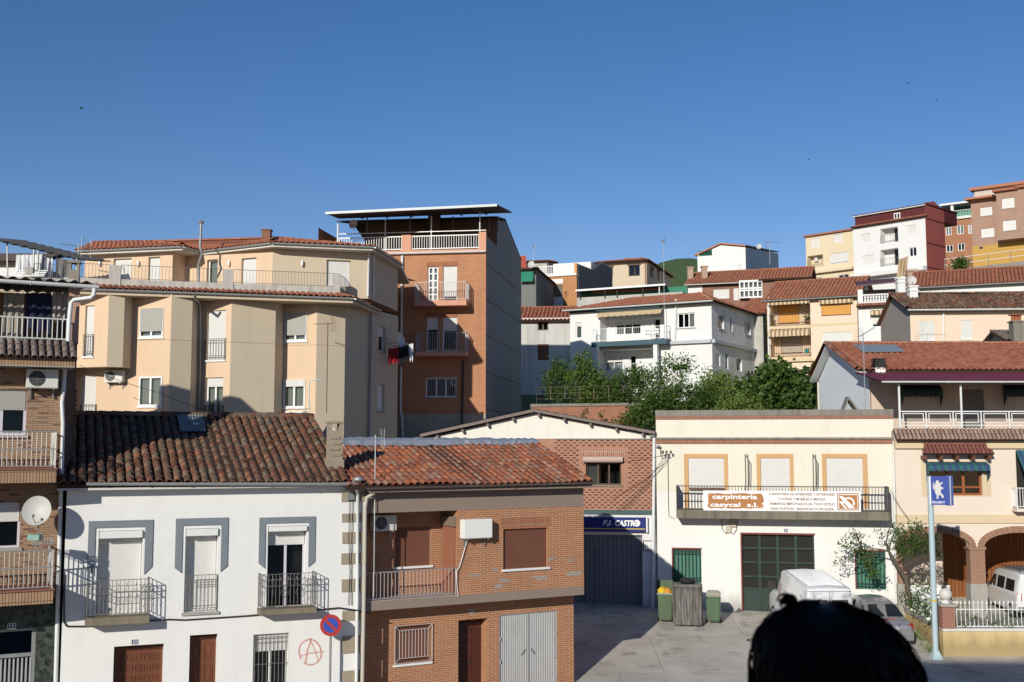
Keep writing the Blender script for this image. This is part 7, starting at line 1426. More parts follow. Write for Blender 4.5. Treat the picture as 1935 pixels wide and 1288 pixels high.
# dark brick flats top right
BRD = brick('spotted_brick', (.46, .25, .17), (.4, .2, .13), (.5, .38, .3), .3, .09, .02)
h = B2('apartment_block', 'brown brick flats with projecting bays above an ochre base at the top right', 1836, 1960, None, 430, 116, -38, (1860, 376), 18, 'building', depth=9); T, f1, f2, plan, zt, zb = h; zoc = f1.z(1860, 463)
for r in ((1852, 391, 1875, 407), (1854, 431, 1879, 448)): win(T, f1, r, .14, WHITE, .06, 1, 1, SHUT, sill=CONCL, pitch=.09)
wall(T, f1, 0, f1.L, zoc, zt, BRD); f1.holes.clear(); wall(T, f1, 0, f1.L, zb, zoc, plaster('ochre_base', (.5, .3, .08), .05, .08), 'ochre_wall'); rear(T, plan, zb, zt, 1, BRD); zbay_ = f1.z(1905, 452, 1.3)
for xa, xb, yt in ((1884, 1925, 360), (1925, 1975, 352)):
    u0, u1 = f1.u(xa, 410, 1.4), f1.u(xb, 410, 1.4); fbay = Face(f1.w(u0, 0, 1.4).to_2d(), f1.w(u1, 0, 1.4).to_2d()); ztb = fbay.z((xa + xb) / 2, yt)
    if xa < 1900:
        for r in ((1893, 374, 1917, 393), (1895, 416, 1920, 435)): win(T, fbay, r, .14, WHITE, .06, 1, 1, SHUT, sill=CONCL, pitch=.09)
    wall(T, fbay, 0, fbay.L, zbay_, ztb, BRD, 'bay'); m = MB(); m.poly(f1.w(u0, zbay_, 0), f1.w(u0, ztb, 0), f1.w(u0, ztb, 1.4), f1.w(u0, zbay_, 1.4)); m.poly(f1.w(u0, zbay_, 0), f1.w(u1, zbay_, 0), f1.w(u1, zbay_, 1.4), f1.w(u0, zbay_, 1.4)); m.build('bay_side', BRD, T); m = MB(); f1.bx(m, u0 - .3, u1 + .1, ztb, ztb + .25, -1, 1.8); m.build('bay_roof', TILE_FAR, T)
m = MB(); f1.bx(m, -.4, f1.u(1884, 400), zt, zt + .2, -1, .9); m.build('eave', TILE_FAR, T); z3 = f1.z(1880, 355, -1.5); m = MB(); f1.bx(m, f1.u(1842, 400, -1.5), f1.L, zt, z3, -6, -1.5); m.build('upper_storey', plaster('pale_upper', (.55, .5, .44), .05, .2), T); m = MB(); f1.bx(m, f1.u(1842, 400, -1.5) - .4, f1.L, z3, z3 + .3, -6.3, -1.1); m.build('upper_roof', TILE_FAR, T); u0, u1, z0_, z1_ = f1.rect(1851, 466, 1857, 469.5); m = MB(); f1.bx(m, u0, u1, z0_, z1_, 0, .05); m.build('street_plate', flat('blue_enamel', (.02, .035, .12)), T)
# ramp with retaining wall and rail
r0, r1 = (1778, 512, 110), (1990, 486, 106); a, b = at(*r0), at(*r1); a2, b2 = at(1776, 560, 103), at(2000, 560, 100); n_ = 24; rows = [[p + (q - p) * (i / n_) + V((0, 0, .25 * math.sin(i * .8) * (1 if t else 0) * 0)) for i in range(n_ + 1)] for p, q, t in ((a2, b2, 1), (a, b, 0), (a + V((0, 14, .2)), b + V((0, 14, .2)), 0))]
T = thing('retaining_wall', 'stained grey concrete embankment under the brick flats at the top right', 'wall', a2); MB().grid(rows).build('embankment', concrete('stained_bank', (.36, .33, .27), .25, .7), T); railing(T, [a + (b - a) * t + V((0, .4, .1)) for t in (.05, .25, .45, .65, .85, 1)], 1.1, 9, GREYM, .02, .035, True, .5, bars=False)
# long red roof of a white building at the right
h = B2('long_white_building', 'long white building with a bright red tiled roof at the right', 1727, 1990, None, 545, 88, -23, (1830, 536), 10, 'building', depth=10); T, f1, f2, plan, zt, zb = h; shell(h, FW, FW, False); a, b, c, d = pitched(h, 1.9, .4, TILE_NEW, cw=.3, rl=.45, ridge_at=.5, gmat=FW); gutter(T, a, b, .08, GUT)
# peach house with gable to the left
Pc = pl(1720, 610, 66); Pb = pl(1664, 610, 71.6); Pe = go(Pc, -4, 11); planP = [Pb, Pc, Pe, go(Pe, 86, 6)]; T = thing('peach_house', 'peach house with closed white shutters and a grey gable at the right', 'house', (Pb.x, Pb.y, 7)); f0, f1 = Face(Pb, Pc), Face(Pc, Pe); ze = f1.z(1800, 583)
for r in ((1737, 606, 1766, 642), (1816, 605, 1837, 640)): win(T, f1, r, .1, WHITE, .05, 1, 1, SHUT, sill=FW)
wall(T, f1, 0, f1.L, 7, ze, PCH); uap2 = f0.u(1690, 600); zap3 = f0.z(1690, 557); MB().poly(f0.w(0, 7), f0.w(f0.L, 7), f0.w(f0.L, ze), f0.w(uap2, zap3), f0.w(0, ze - .35)).build('gable', plaster('grey_gable', (.36, .31, .28), .06, .15), T); rear(T, planP, 7, ze - .4, 2, PCH, False)
rg0 = f0.w(uap2, zap3 + .05); rg1 = rg0 + V((f1.d.x, f1.d.y, 0)) * (f1.L + .3); e0, e1 = f1.w(-.25, ze - .05, .4), f1.w(f1.L + .3, ze - .05, .4); roof_tiles(T, [e0, e1, rg1, rg0 - f1.d3 * .25], .25, .4, TILE_OLD, 0, .1, .014, hgt=.45); MB().prism([rg0 - f1.d3 * .25, rg1, f0.w(0, ze - .35) + f1.d3 * (f1.L), f0.w(0, ze - .35) - f1.d3 * .25], (0, 0, .08)).build('rear_roof', TILE_OLD, T); ridge_tiles(T, e0 + V((0, 0, .08)), rg0 - f1.d3 * .25 + V((0, 0, .08)), .14, .4, TILE_OLD); ridge_tiles(T, rg0 - f1.d3 * .25 + V((0, 0, .04)), rg1 + V((0, 0, .04)), .13, .4, TILE_OLD)
gutter(T, e0 - V((0, 0, .03)), e1 - V((0, 0, .03)), .09, PVC); pipe(T, [f1.p(1783, 588, .1), f1.p(1783, 660, .1)], .05, PVC, n=6); antenna(f1.p(1752, 648, 1.5), .6, R(10), 'low flat aerial in front of the peach house shutters', boom=1.8, r=.015)
q = at(1921, 625, 58); m = MB().box(q.x - .28, q.x + .28, q.y - .28, q.y + .28, q.z - .9, q.z + .45).box(q.x - .34, q.x + .34, q.y - .34, q.y + .34, q.z + .45, q.z + .52); Tc = thing('chimney', 'grey chimney with clay pots at the right edge above the red roof', 'chimney', q); m.build('stack', CONC, Tc); m = MB()
for dx_ in (-.18, 0, .18): m.cyl((q.x + dx_, q.y, q.z + .52), (q.x + dx_, q.y, q.z + .82), .085, 8)
m.box(q.x - .34, q.x + .34, q.y - .2, q.y + .2, q.z + .82, q.z + .87); m.build('pots', flat('clay_pot', (.36, .12, .06), .8), Tc)
h = B2('grey_roof_house', 'corner of a grey tiled roof at the right edge', 1908, 2000, None, 640, 58, -5, (1935, 640), 6, depth=4); shell(h, GREYW, GREYW, False); pitched(h, .6, .3, TILE_GREY, gmat=GREYW)
# ------------------------------------------------------------------ the building behind the viewpoint (its shadow falls across the road)
Vb = thing('viewpoint_building', 'tall plain building on the near side of the road casting its shadow there', 'building', (4, -7, -1)); VP = plaster('plain_render', (.5, .46, .4))
MB().box(-9, 16, -14, -1.6, -1, 16.95).build('main_block', VP, Vb); MB().box(-30, -9, -14, -1.6, -1, 7.5).build('low_wing', VP, Vb); MB().box(-3, 4, -1.6, 2.3, 5.25, 5.42).build('balcony_slab', CONC, Vb)
railing(Vb, [(-3 + .05, -1.6, 5.42), (-2.95, 2.25, 5.42), (3.95, 2.25, 5.42), (3.95, -1.6, 5.42)], .95, .12, DIRON, .01, .02, False)
# ------------------------------------------------------------------ brick garden wall on the slope
a, b = pl(1003, 772, 62.5), pl(1212, 772, 60.0); Fw = Face(a, b); zwt = Fw.z(1110, 767); T = thing('garden_boundary_wall', 'old brick boundary wall with concrete coping and fence posts below the bushes', 'wall', (a.x, a.y, 5.5)); m = MB(); Fw.bx(m, 0, Fw.L, 5.5, zwt, -.25, 0); m.build('wall', brick('old_wall_brick', (.42, .16, .09), (.36, .13, .07), (.4, .27, .2), .27, .08, .012, stain=.35), T)
nb = 9
for i in range(nb): m = MB(); Fw.bx(m, Fw.L * i / nb + .005, Fw.L * (i + 1) / nb - .005, zwt, zwt + .14 + random.uniform(0, .02), -.32, .07); m.build('coping_stone', CONC, T)
Rl = railing(T, [Fw.w(.3, zwt + .14, -.12), Fw.w(Fw.L - .2, zwt + .14, -.12)], .95, .8, flat('rust_post', (.16, .1, .08), .8), .025, .008, True, .3, [.6], name='fence')
# ------------------------------------------------------------------ trees and bushes
LEAFS = [leafmat('leaf_bright', (.045, .095, .016), (.11, .175, .032)), leafmat('leaf_mid', (.03, .07, .013), (.078, .132, .024)), leafmat('leaf_deep', (.03, .072, .015), (.07, .125, .026)), leafmat('leaf_yellow', (.1, .16, .03), (.17, .24, .05))]
BARK = concrete('bark', (.13, .1, .075), .3, .3)
def leaves(name, centers, per, spread, size, mat, parent, aspect=.5, droop=.2):
    C = np.repeat(np.array(centers), per, 0); N = len(C); P = C + rng.normal(0, 1, (N, 3)) * spread * np.array([1, 1, .8])
    d = rng.normal(0, 1, (N, 3)); d[:, 2] -= droop; d /= np.linalg.norm(d, axis=1)[:, None]; e = rng.normal(0, 1, (N, 3)); e[:, 2] *= .6; e -= (e * d).sum(1)[:, None] * d; e /= np.linalg.norm(e, axis=1)[:, None]
    s = size * rng.uniform(.6, 1.25, (N, 1)); q = np.stack([P - d * s * .5, P + e * s * aspect * .5 + d * s * .05, P + d * s * .5, P - e * s * aspect * .5 + d * s * .05], 1).reshape(-1, 3)
    m = MB(); m.v = [tuple(r) for r in q]; m.f = [(4 * i, 4 * i + 1, 4 * i + 2, 4 * i + 3) for i in range(N)]; return m.build(name, mat, parent, uv=False)
def tree(name, label, Y, base, blobs, clumps, per, size, mat, spread=.22, cat='bush', group=None, trunk_r=.09, aspect=.55, gz=None, depth=1.0):
    """base: px of the trunk, blobs: list of (px, py, rx, ry) ellipses in pixels at depth Y"""
    s = Y / F_PX; bp = at(base[0], base[1], Y); bp.z = g(bp.x, Y) if gz is None else gz; T = thing(name, label, cat, bp, group); cs = []; m = MB(); rr = random.Random(int(base[0]))
    tot = sum(b[2] * b[3] for b in blobs)
    m.tube([bp - V((0, 0, .2)), bp + V((rr.uniform(-.15, .15), 0, .7)), at(blobs[0][0], blobs[0][1] + blobs[0][3] * .5, Y)], trunk_r, 6, trunk_r * .5)
    hub = at(blobs[0][0], blobs[0][1] + blobs[0][3] * .6, Y)
    for bx_, by, rx, ry in blobs:
        n = max(3, int(clumps * rx * ry / tot)); c0 = at(bx_, by, Y); RX, RZ = rx * s, ry * s; RY = (RX + RZ) / 2 * depth
        for i in range(n):
            v = V((rr.gauss(0, 1), rr.gauss(0, 1), rr.gauss(0, 1))).normalized() * (rr.uniform(.25, 1) ** .45) * rr.choice((1, 1, .95, 1.08)); p = c0 + V((v.x * RX, v.y * RY, v.z * RZ)); cs.append(p)
            if i % 5 == 0: mid = hub.lerp(p, .5) + V((rr.uniform(-.1, .1), rr.uniform(-.1, .1), .1)); m.tube([hub, mid, p], trunk_r * .4, 4, .01)
    m.build('trunk', BARK, T, uv=False); leaves('crown', [tuple(c) for c in cs], per, spread, size, mat, T, aspect); return T
gb = 'bushes behind the workshops'
tree('bush', 'dark bush in the shade beside the old grey house', 67, (1052, 765), [(1055, 722, 24, 40)], 60, 45, .17, LEAFS[2], group=gb)
tree('bush', 'pointed green bush at the left end of the bushes behind the workshop', 62.5, (1108, 770), [(1108, 728, 38, 40), (1103, 690, 16, 28), (1130, 745, 30, 26)], 130, 45, .16, LEAFS[0], group=gb)
tree('bush', 'rounded green bush left of the airy tree before the villa', 61.5, (1180, 772), [(1185, 735, 42, 34), (1160, 752, 34, 26), (1206, 716, 24, 24)], 130, 45, .16, LEAFS[1], group=gb)
tree('tree', 'airy pale green tree rising against the white villa wall', 61, (1258, 775), [(1258, 720, 34, 34), (1286, 692, 20, 22), (1240, 738, 30, 28), (1262, 684, 14, 14)], 60, 38, .16, LEAFS[0], .24, 'tree', group=gb)
tree('bush', 'dense green bush below the white villa corner', 60, (1290, 790), [(1292, 757, 46, 30), (1255, 770, 34, 26), (1330, 748, 28, 26)], 150, 44, .16, LEAFS[1], group=gb)
tree('bush', 'pale feathery bush at the foot of the villa side wall', 60.5, (1365, 785), [(1362, 742, 40, 32), (1395, 752, 34, 26), (1345, 722, 20, 22)], 130, 45, .15, LEAFS[3], .26, group=gb)
tree('fig_tree', 'broad leaved fig tree below the cream flats', 59, (1455, 785), [(1455, 732, 44, 40), (1478, 704, 24, 24), (1425, 752, 34, 28), (1490, 745, 26, 30)], 120, 30, .3, LEAFS[1], .28, 'tree', trunk_r=.14, aspect=.75, group=gb)
tree('fig_tree', 'dense fig tree touching the pale gable at the right', 58.5, (1535, 785), [(1538, 735, 38, 40), (1520, 755, 34, 26), (1553, 708, 18, 22)], 120, 30, .28, LEAFS[2], .28, 'tree', trunk_r=.12, aspect=.75, group=gb)
tree('bush', 'ivy covered bush at the corner where the brick wall meets the carpentry shop', 58.5, (1215, 810), [(1216, 780, 30, 26), (1195, 795, 22, 14), (1235, 762, 18, 20)], 90, 45, .15, LEAFS[1], group=gb)
tree('bush', 'low yellow green bush at the foot of the fig tree', 58.2, (1415, 790), [(1415, 768, 34, 20), (1380, 772, 28, 18)], 60, 45, .14, LEAFS[3], group=gb)
tree('shrub', 'small shrub at the end of the concrete embankment', 108, (1812, 512), [(1813, 500, 9, 11)], 20, 40, .3, LEAFS[1], .3, gz=at(1812, 512, 108).z)
# vine patches on the boundary wall
cs = [tuple(Fw.p(x + random.uniform(-4, 4), y + random.uniform(-6, 6), .06)) for x, y in ((1105, 785), (1108, 778), (1135, 782), (1142, 790), (1185, 785), (1192, 778), (1160, 795)) for _ in range(5)]
o = leaves('wall_ivy', cs, 10, .07, .1, LEAFS[1], None); tag(o, 'patches of ivy on the old brick boundary wall', 'ivy'); kind(o, 'stuff')
# crooked tree at the garden corner
Yt = 44.6; tb = at(1722, 1120, Yt); T = thing('crooked_tree', 'crooked sparse tree leaning over the garden corner in front of the shop', 'tree', (tb.x, Yt, gH)); m = MB(); q = lambda x, y, dy=0: at(x, y, Yt + dy)
trk = [V((tb.x + .1, Yt, gH)), q(1712, 1095), q(1700, 1075), q(1690, 1058), q(1680, 1042), q(1674, 1025)]
m.tube(trk, [.1, .085, .075, .065, .055, .045], 7)
lim = [[q(1680, 1042), q(1665, 1038), q(1648, 1036, -.2), q(1625, 1030, -.3), q(1598, 1025, -.3)], [q(1665, 1038), q(1640, 1050, -.2), q(1610, 1058, -.4), q(1588, 1062, -.4)], [q(1674, 1025), q(1680, 1000), q(1690, 985)], [q(1690, 1058), q(1712, 1040, .2), q(1735, 1025, .3), q(1765, 1020, .3)], [q(1712, 1040, .2), q(1720, 1010), q(1728, 992)], [q(1700, 1075), q(1722, 1062, -.3), q(1748, 1050, -.5)], [q(1625, 1030, -.3), q(1618, 1010), q(1612, 1000)], [q(1640, 1050, -.2), q(1645, 1075, -.3), q(1650, 1085, -.3)]]
for l in lim: m.tube(l, .032, 5, .008)
m.build('trunk', BARK, T, uv=False); cs = []; rr = random.Random(3)
for x, y, n, sx_, sy_ in ((1615, 1015, 10, 14, 10), (1600, 1035, 9, 14, 10), (1592, 1060, 7, 10, 8), (1640, 1060, 26, 14, 20), (1650, 1080, 14, 12, 10), (1625, 1040, 14, 14, 12), (1690, 1000, 14, 14, 10), (1715, 1015, 34, 22, 14), (1745, 1030, 34, 20, 14), (1720, 1045, 30, 24, 14), (1760, 1015, 16, 14, 12), (1770, 1045, 8, 10, 6), (1735, 995, 12, 12, 8), (1700, 1025, 16, 14, 10), (1660, 1010, 4, 8, 8)):
    for _ in range(n): cs.append(tuple(q(x + rr.gauss(0, sx_ * .6), y + rr.gauss(0, sy_ * .6), rr.gauss(0, .4))))
leaves('crown', cs, 11, .11, .12, LEAFS[1], T, .5)
# roses and vine in the front garden
T = thing('rose_bush', 'flowering rose bush with white blooms behind the side railings', 'bush', (xc + .2, 43, gH)); cs = []; fl = []
for _ in range(90): t = rr.random(); p = V((bk2[0] + (xc - bk2[0]) * t + rr.gauss(.15, .22), bk2[1] + (Yc - bk2[1]) * (.12 + .8 * t), gH + .35 + abs(rr.gauss(.45, .35)))); cs.append(tuple(p)); fl.append(p + V((rr.gauss(0, .12), -.15, rr.gauss(.1, .1)))) if rr.random() < .3 else None
leaves('foliage', cs, 26, .16, .11, LEAFS[1], T); m = MB()
for p in fl:
    rr_ = rr.uniform(.045, .085); m.lathe([(0, rr_ * .9), (rr_ * .6, rr_ * .75), (rr_, 0), (rr_ * .6, -rr_ * .7), (0, -rr_ * .8)], p, 6)
m.build('blooms', flat('white_petal', (.75, .73, .66), .7), T, uv=False)
T = thing('climbing_vine', 'leafy vine trailing along the white front railings', 'vine', (xc + .6, Yc + .1, zf0)); cs = [tuple(Ff.w(pw + .2 + rr.random() * 6.2, zf0 + .12 + abs(rr.gauss(.16, .16)), -.12 + rr.gauss(0, .06))) for _ in range(95)]; leaves('foliage', cs, 12, .08, .085, LEAFS[1], T); m = MB(); m.tube([Ff.w(pw + .2 + i * .5, zf0 + .15 + .12 * math.sin(i * 1.3), -.1) for i in range(13)], .012, 4); m.build('stem', BARK, T, uv=False)
o = leaves('weeds', [tuple(V((x_ + rr.gauss(0, .1), y_, g(x_, y_) + .06))) for x_, y_ in [(bk2[0] - .28 + (xc - bk2[0]) * t - rr.random() * .15, bk2[1] + (Yc - bk2[1]) * t) for t in [rr.random() ** .6 for _ in range(60)]]], 12, .07, .07, LEAFS[3], None); kind(tag(o, 'tufts of weeds along the foot of the side garden wall', 'weeds'), 'stuff')
# ------------------------------------------------------------------ vehicles
def prof(w, zb, zbelt, zt, wr, crown=.03):
    zbelt = min(zbelt, zt - .05)
    return [(0, zb), (w * .82, zb), (w - .02, zb + .08), (w, zb + .25 if zb + .25 < zbelt - .1 else (zb + zbelt) / 2), (w - .005, zbelt - .04), (w - .03, zbelt), (wr, zt - .06), (wr - .05, zt - .015), (wr - .14, zt), (0, zt + crown)]
class Car:
    def __init__(s, name, label, pos, heading, st, mat, cat):
        s.T = thing(name, label, cat, pos, None, heading); s.st = st; rows = []
        for (y, *a) in st:
            h = prof(*a); rows.append([V((x, y, z)) for x, z in h] + [V((-x, y, z)) for x, z in reversed(h[:-1])])
        m = MB().grid(rows, flip=True); m.poly(*rows[0]); m.poly(*reversed(rows[-1])); s.body = m.build('body', mat, s.T, smooth=True, angle=28, uv=False)
    def sec(s, y):
        for a, b in zip(s.st, s.st[1:]):
            if a[0] <= y <= b[0]:
                t = (y - a[0]) / (b[0] - a[0]); return [p + (q - p) * t for p, q in zip(a, b)]
        return list(s.st[-1])
    def side(s, sg, y, z, off=.006):
        _, w_, zb, zbelt, zt, wr, *c = s.sec(y); zbelt = min(zbelt, zt - .05)
        x = (w_ - .03) + (wr - w_ + .03) * (z - zbelt) / max(.05, zt - .06 - zbelt) if z > zbelt else w_
        return V((sg * (x + off), y, z))
    def panel(s, sg, pts, mat, name, off=.006):
        m = MB(); P = [s.side(sg, y, z, off) for y, z in pts]; m.poly(*(P if sg > 0 else P[::-1])); return m.build(name, mat, s.T, uv=False)
    def quad(s, pts, mat, name): return MB().poly(*pts).build(name, mat, s.T, uv=False)
    def wheels(s, ys, x, r, wd=.2):
        for y in ys:
            for sg in (-1, 1):
                c = V((sg * x, y, r)); W = MB().tube([c - V((sg * wd / 2, 0, 0)), c - V((sg * wd * .42, 0, 0)), c + V((sg * wd * .42, 0, 0)), c + V((sg * wd / 2, 0, 0))], [r * .9, r, r, r * .9], 18).build('wheel', BLACK, s.T, smooth=True, angle=40, uv=False)
                MB().tube([c + V((sg * wd * .5, 0, 0)), c + V((sg * (wd * .5 + .015), 0, 0))], r * .62, 14, r * .5).build('rim', GALV, W, uv=False)
def cpaint(name, col, metal=0.0, rough=.3, dirt=.0):
    m_ = flat(name, col, rough, metal, var=.05, dirt=dirt); m_.node_tree.nodes['Principled BSDF'].inputs['Coat Weight'].default_value = .5; return m_
CG = flat('car_glass', (.02, .024, .026), .08, var=.1, spec=.6); SEAM = flat('seam_dark', (.06, .06, .06), .6); REDL = flat('tail_red', (.35, .015, .015), .25); AMB = flat('tail_amber', (.5, .16, .02), .3); PLATE = flat('plate_white', (.75, .75, .73), .4)
vp = at(1564, 1105, 41.4); zg1 = g(vp.x, 43.5); sl = -.0
van = Car('delivery_van', 'white delivery van with ribbed roof parked before the green workshop doors', (vp.x, 41.4, g(vp.x, 41.6) + .02), R(2.5), [(0, .93, .35, 1.25, 2.1, .74, .02), (.05, .96, .3, 1.25, 2.17, .8, .03), (.25, .97, .28, 1.25, 2.2, .82, .04), (3.2, .97, .28, 1.25, 2.22, .82, .04), (3.55, .96, .28, 1.25, 2.12, .76, .04), (4.2, .95, .28, 1.2, 1.32, .72, .03), (4.75, .9, .28, .95, 1.05, .68, .03), (4.95, .8, .35, .6, .72, .6, .02)], cpaint('van_white', (.74, .75, .76), dirt=.06), 'van')
van.T.rotation_euler = (R(5.5), 0, R(2.5))
for sg in (-1, 1):
    x0 = .07 * sg; x1 = .72 * sg; van.quad([(x0, -.006, 1.72), (x1, -.006, 1.72), (x1 * .97, .02, 1.3), (x0, .02, 1.3)] if 0 else [V((x0, -.008, 1.3)), V((x1 * 1.03, -.008, 1.3)), V((x1 * .95, -.004, 1.78)), V((x0, -.004, 1.78))][::sg], flat('van_rear_glass', (.1, .09, .08), .15), 'rear_window')
    van.quad([V((sg * .8, -.008, .75)), V((sg * .92, -.008, .75)), V((sg * .9, -.008, 1.2)), V((sg * .8, -.008, 1.2))][::sg], REDL, 'tail_light')
    van.panel(sg, [(3.35, 1.3), (4.1, 1.3), (3.95, 1.5), (3.62, 1.95), (3.4, 1.95)], CG, 'cab_window'); m = MB().box(sg * 1.0, sg * 1.16, 3.95, 4.05, 1.3, 1.62); m.build('mirror', DIRON, van.T)
m = MB().box(-.005, .005, -.012, -.002, .5, 2.05); m.build('door_seam', SEAM, van.T); m = MB().box(-.8, .8, -.006, 0.03, 2.085, 2.1); m.build('door_seam', SEAM, van.T)
m = MB()
for i in range(17): y = .45 + i * .165; m.tube([(-.66, y, 2.213), (0, y, 2.246), (.66, y, 2.213)], .026, 4)
m.build('roof_ribs', cpaint('van_white', (.74, .75, .76)), van.T, uv=False)
for sg in (-1, 1): m = MB().tube([van.side(sg, .2, 2.1, -.02) + V((0, 0, .05)), van.side(sg, 3.3, 2.12, -.02) + V((0, 0, .05))], .012, 4); m.build('roof_gutter', SEAM, van.T, uv=False)
MB().box(-.92, .92, -.09, .02, .35, .58).build('rear_bumper', flat('bumper_grey', (.12, .12, .12), .6), van.T); van.wheels((.95, 3.95), .86, .33)
for i in range(4): van.panel(-1, [(1.9, 1.5 - i * .14), (2.9 - i * .1, 1.5 - i * .14), (2.9 - i * .1, 1.56 - i * .14), (1.9, 1.56 - i * .14)], flat('faded_lettering', (.5, .45, .4), .6), 'side_stripe')
van.panel(-1, [(3.02, 1.2), (3.25, 1.2), (3.25, 1.7), (3.02, 1.7)], flat('side_print', (.4, .3, .25), .6), 'side_print')
cx_ = at(1682, 1180, 41.6).x
car = Car('silver_car', 'silver hatchback parked beside the yellow garden wall', (cx_, 41.5, g(cx_, 41.7)), R(1.5), [(0, .78, .32, .6, .72, .7, .01), (.04, .84, .25, .62, .82, .74, .01), (.2, .855, .22, .78, .95, .76, .02), (.5, .86, .22, .86, 1.0, .72, .03), (1.2, .86, .22, .88, 1.37, .57, .04), (1.9, .86, .22, .88, 1.42, .58, .04), (2.5, .86, .22, .88, 1.38, .57, .04), (3.25, .86, .22, .86, .97, .66, .03), (4.0, .82, .22, .7, .8, .66, .03), (4.3, .66, .3, .5, .58, .5, .02)], cpaint('silver_paint', (.42, .42, .43), .6, .35, .1), 'car')
car.T.rotation_euler = (R(5.5), 0, R(1.5))
n3 = V((0, -.47, .88)) * .008
car.quad([V((-.62, .53, 1.035)) + n3, V((.62, .53, 1.035)) + n3, V((.52, 1.13, 1.35)) + n3, V((-.52, 1.13, 1.35)) + n3], CG, 'rear_window'); m = MB().box(-.06, .06, -.01, .0, .0, .0) if 0 else None
for sg in (-1, 1):
    car.quad([V((sg * .5, .17, .86)), V((sg * .78, .17, .86)), V((sg * .76, .19, .98)), V((sg * .5, .19, .98))][::sg], REDL, 'lamp_glow') if 0 else None
    m = MB().hexa(V((sg * .58, -.005, .66)), V((sg * .26, .09, 0)), V((0, .12, 0)), V((0, .06, .2))); m.build('tail_light', REDL, car.T)
    car.panel(sg, [(.75, .93), (1.5, .93), (1.45, 1.28), (1.2, 1.28)], CG, 'side_window'); car.panel(sg, [(1.58, .93), (2.35, .93), (2.25, 1.3), (1.55, 1.3)], CG, 'side_window'); car.panel(sg, [(2.42, .93), (2.95, .93), (2.45, 1.26), (2.33, 1.28)], CG, 'side_window')
    MB().box(sg * .88, sg * 1.02, 2.75, 2.9, .9, 1.03).build('mirror', cpaint('silver_paint', (.42, .42, .43)), car.T)
MB().box(-.8, .8, -.05, .05, .3, .55).build('rear_bumper', cpaint('silver_paint', (.42, .42, .43)), car.T); P_ = MB().box(-.26, .26, -.012, .0, .66, .77).build('number_plate', PLATE, car.T); car.wheels((.75, 3.4), .76, .29)
MB().box(-.22, .22, .3, .33, .985, 1.005).build('brake_light', REDL, car.T); m = MB()
for sg in (1, -1):
    for k_ in (0, 1): m.poly(V((-.05, .02, .85 + k_ * .03)), V((0, .018, .89 + k_ * .03)), V((.05, .02, .85 + k_ * .03)), V((.05, .02, .865 + k_ * .03)), V((0, .018, .905 + k_ * .03)), V((-.05, .02, .865 + k_ * .03)))
    break
m.build('badge', GALV, car.T, uv=False)
Fpl = Face((-.2, 0), (.2, 0)); BASE['plate_dummy'] = V(); text('2439 CGB', Fpl, None, .0, DIRON, 'plate_number', car.T, .01, rect=(.03, .37, .675, .755)); bpy.data.objects['plate_number'].location = (0, -.0145, 0)
MB().tube([(-.0, 1.35, 1.43), (.0, 1.2, 1.52)], .008, 4).build('roof_aerial', DIRON, car.T, uv=False)
bxx = at(1921, 1100, 44.6).x + .86
ber = Car('white_wagon', 'white panel wagon with roof rack parked by the brick arch', (bxx, 44.6, gH), R(-3), [(0, .8, .3, 1.0, 1.68, .64, .02), (.06, .84, .26, 1.0, 1.76, .68, .03), (.3, .86, .24, 1.0, 1.8, .7, .04), (2.3, .86, .24, 1.0, 1.8, .7, .04), (2.7, .86, .24, 1.0, 1.72, .66, .04), (3.4, .84, .24, .98, 1.1, .64, .03), (3.95, .78, .26, .8, .9, .6, .03), (4.1, .62, .3, .5, .6, .5, .02)], cpaint('wagon_white', (.76, .76, .75)), 'car')
for sg in (-1, 1):
    ber.panel(sg, [(.35, 1.05), (1.25, 1.05), (1.25, 1.5), (.4, 1.5)], CG, 'side_window'); ber.panel(sg, [(1.4, 1.05), (2.15, 1.05), (2.15, 1.52), (1.4, 1.52)], CG, 'side_window'); ber.panel(sg, [(2.3, 1.05), (3.1, 1.05), (2.7, 1.5), (2.3, 1.52)], CG, 'side_window')
    m = MB().hexa(V((sg * .66, -.01, .72)), V((sg * .16, .05, 0)), V((0, .06, 0)), V((0, 0, .17))); m.build('tail_light', REDL, ber.T); m = MB().hexa(V((sg * .66, -.01, .89)), V((sg * .16, .05, 0)), V((0, .06, 0)), V((0, 0, .14))); m.build('indicator', AMB, ber.T)
    MB().box(sg * .88, sg * 1.03, 2.85, 2.97, 1.0, 1.15).build('mirror', DIRON, ber.T); ber.panel(sg, [(.1, .5), (3.6, .5), (3.6, .6), (.1, .6)], flat('trim_grey', (.25, .25, .25), .6), 'side_moulding')
ber.quad([V((-.55, -.006, 1.1)), V((.55, -.006, 1.1)), V((.5, .004, 1.6)), V((-.5, .004, 1.6))], CG, 'rear_window'); m = MB()
for x in (-.55, .55): m.tube([(x, .3, 1.9), (x, 2.3, 1.9)], .016, 4)
for i in range(7): m.tube([(-.6, .35 + i * .31, 1.9), (.6, .35 + i * .31, 1.9)], .014, 4)
for x in (-.55, .55):
    for y in (.4, 2.2): m.tube([(x, y, 1.78), (x, y, 1.9)], .018, 4)
m.build('roof_rack', DIRON, ber.T, uv=False); ber.wheels((.7, 3.3), .76, .3); MB().box(-.2, .3, -.012, 0, .75, .86).build('number_plate', PLATE, ber.T); MB().box(-.8, .8, -.07, .03, .3, .5).build('rear_bumper', flat('bumper_grey', (.12, .12, .12)), ber.T)
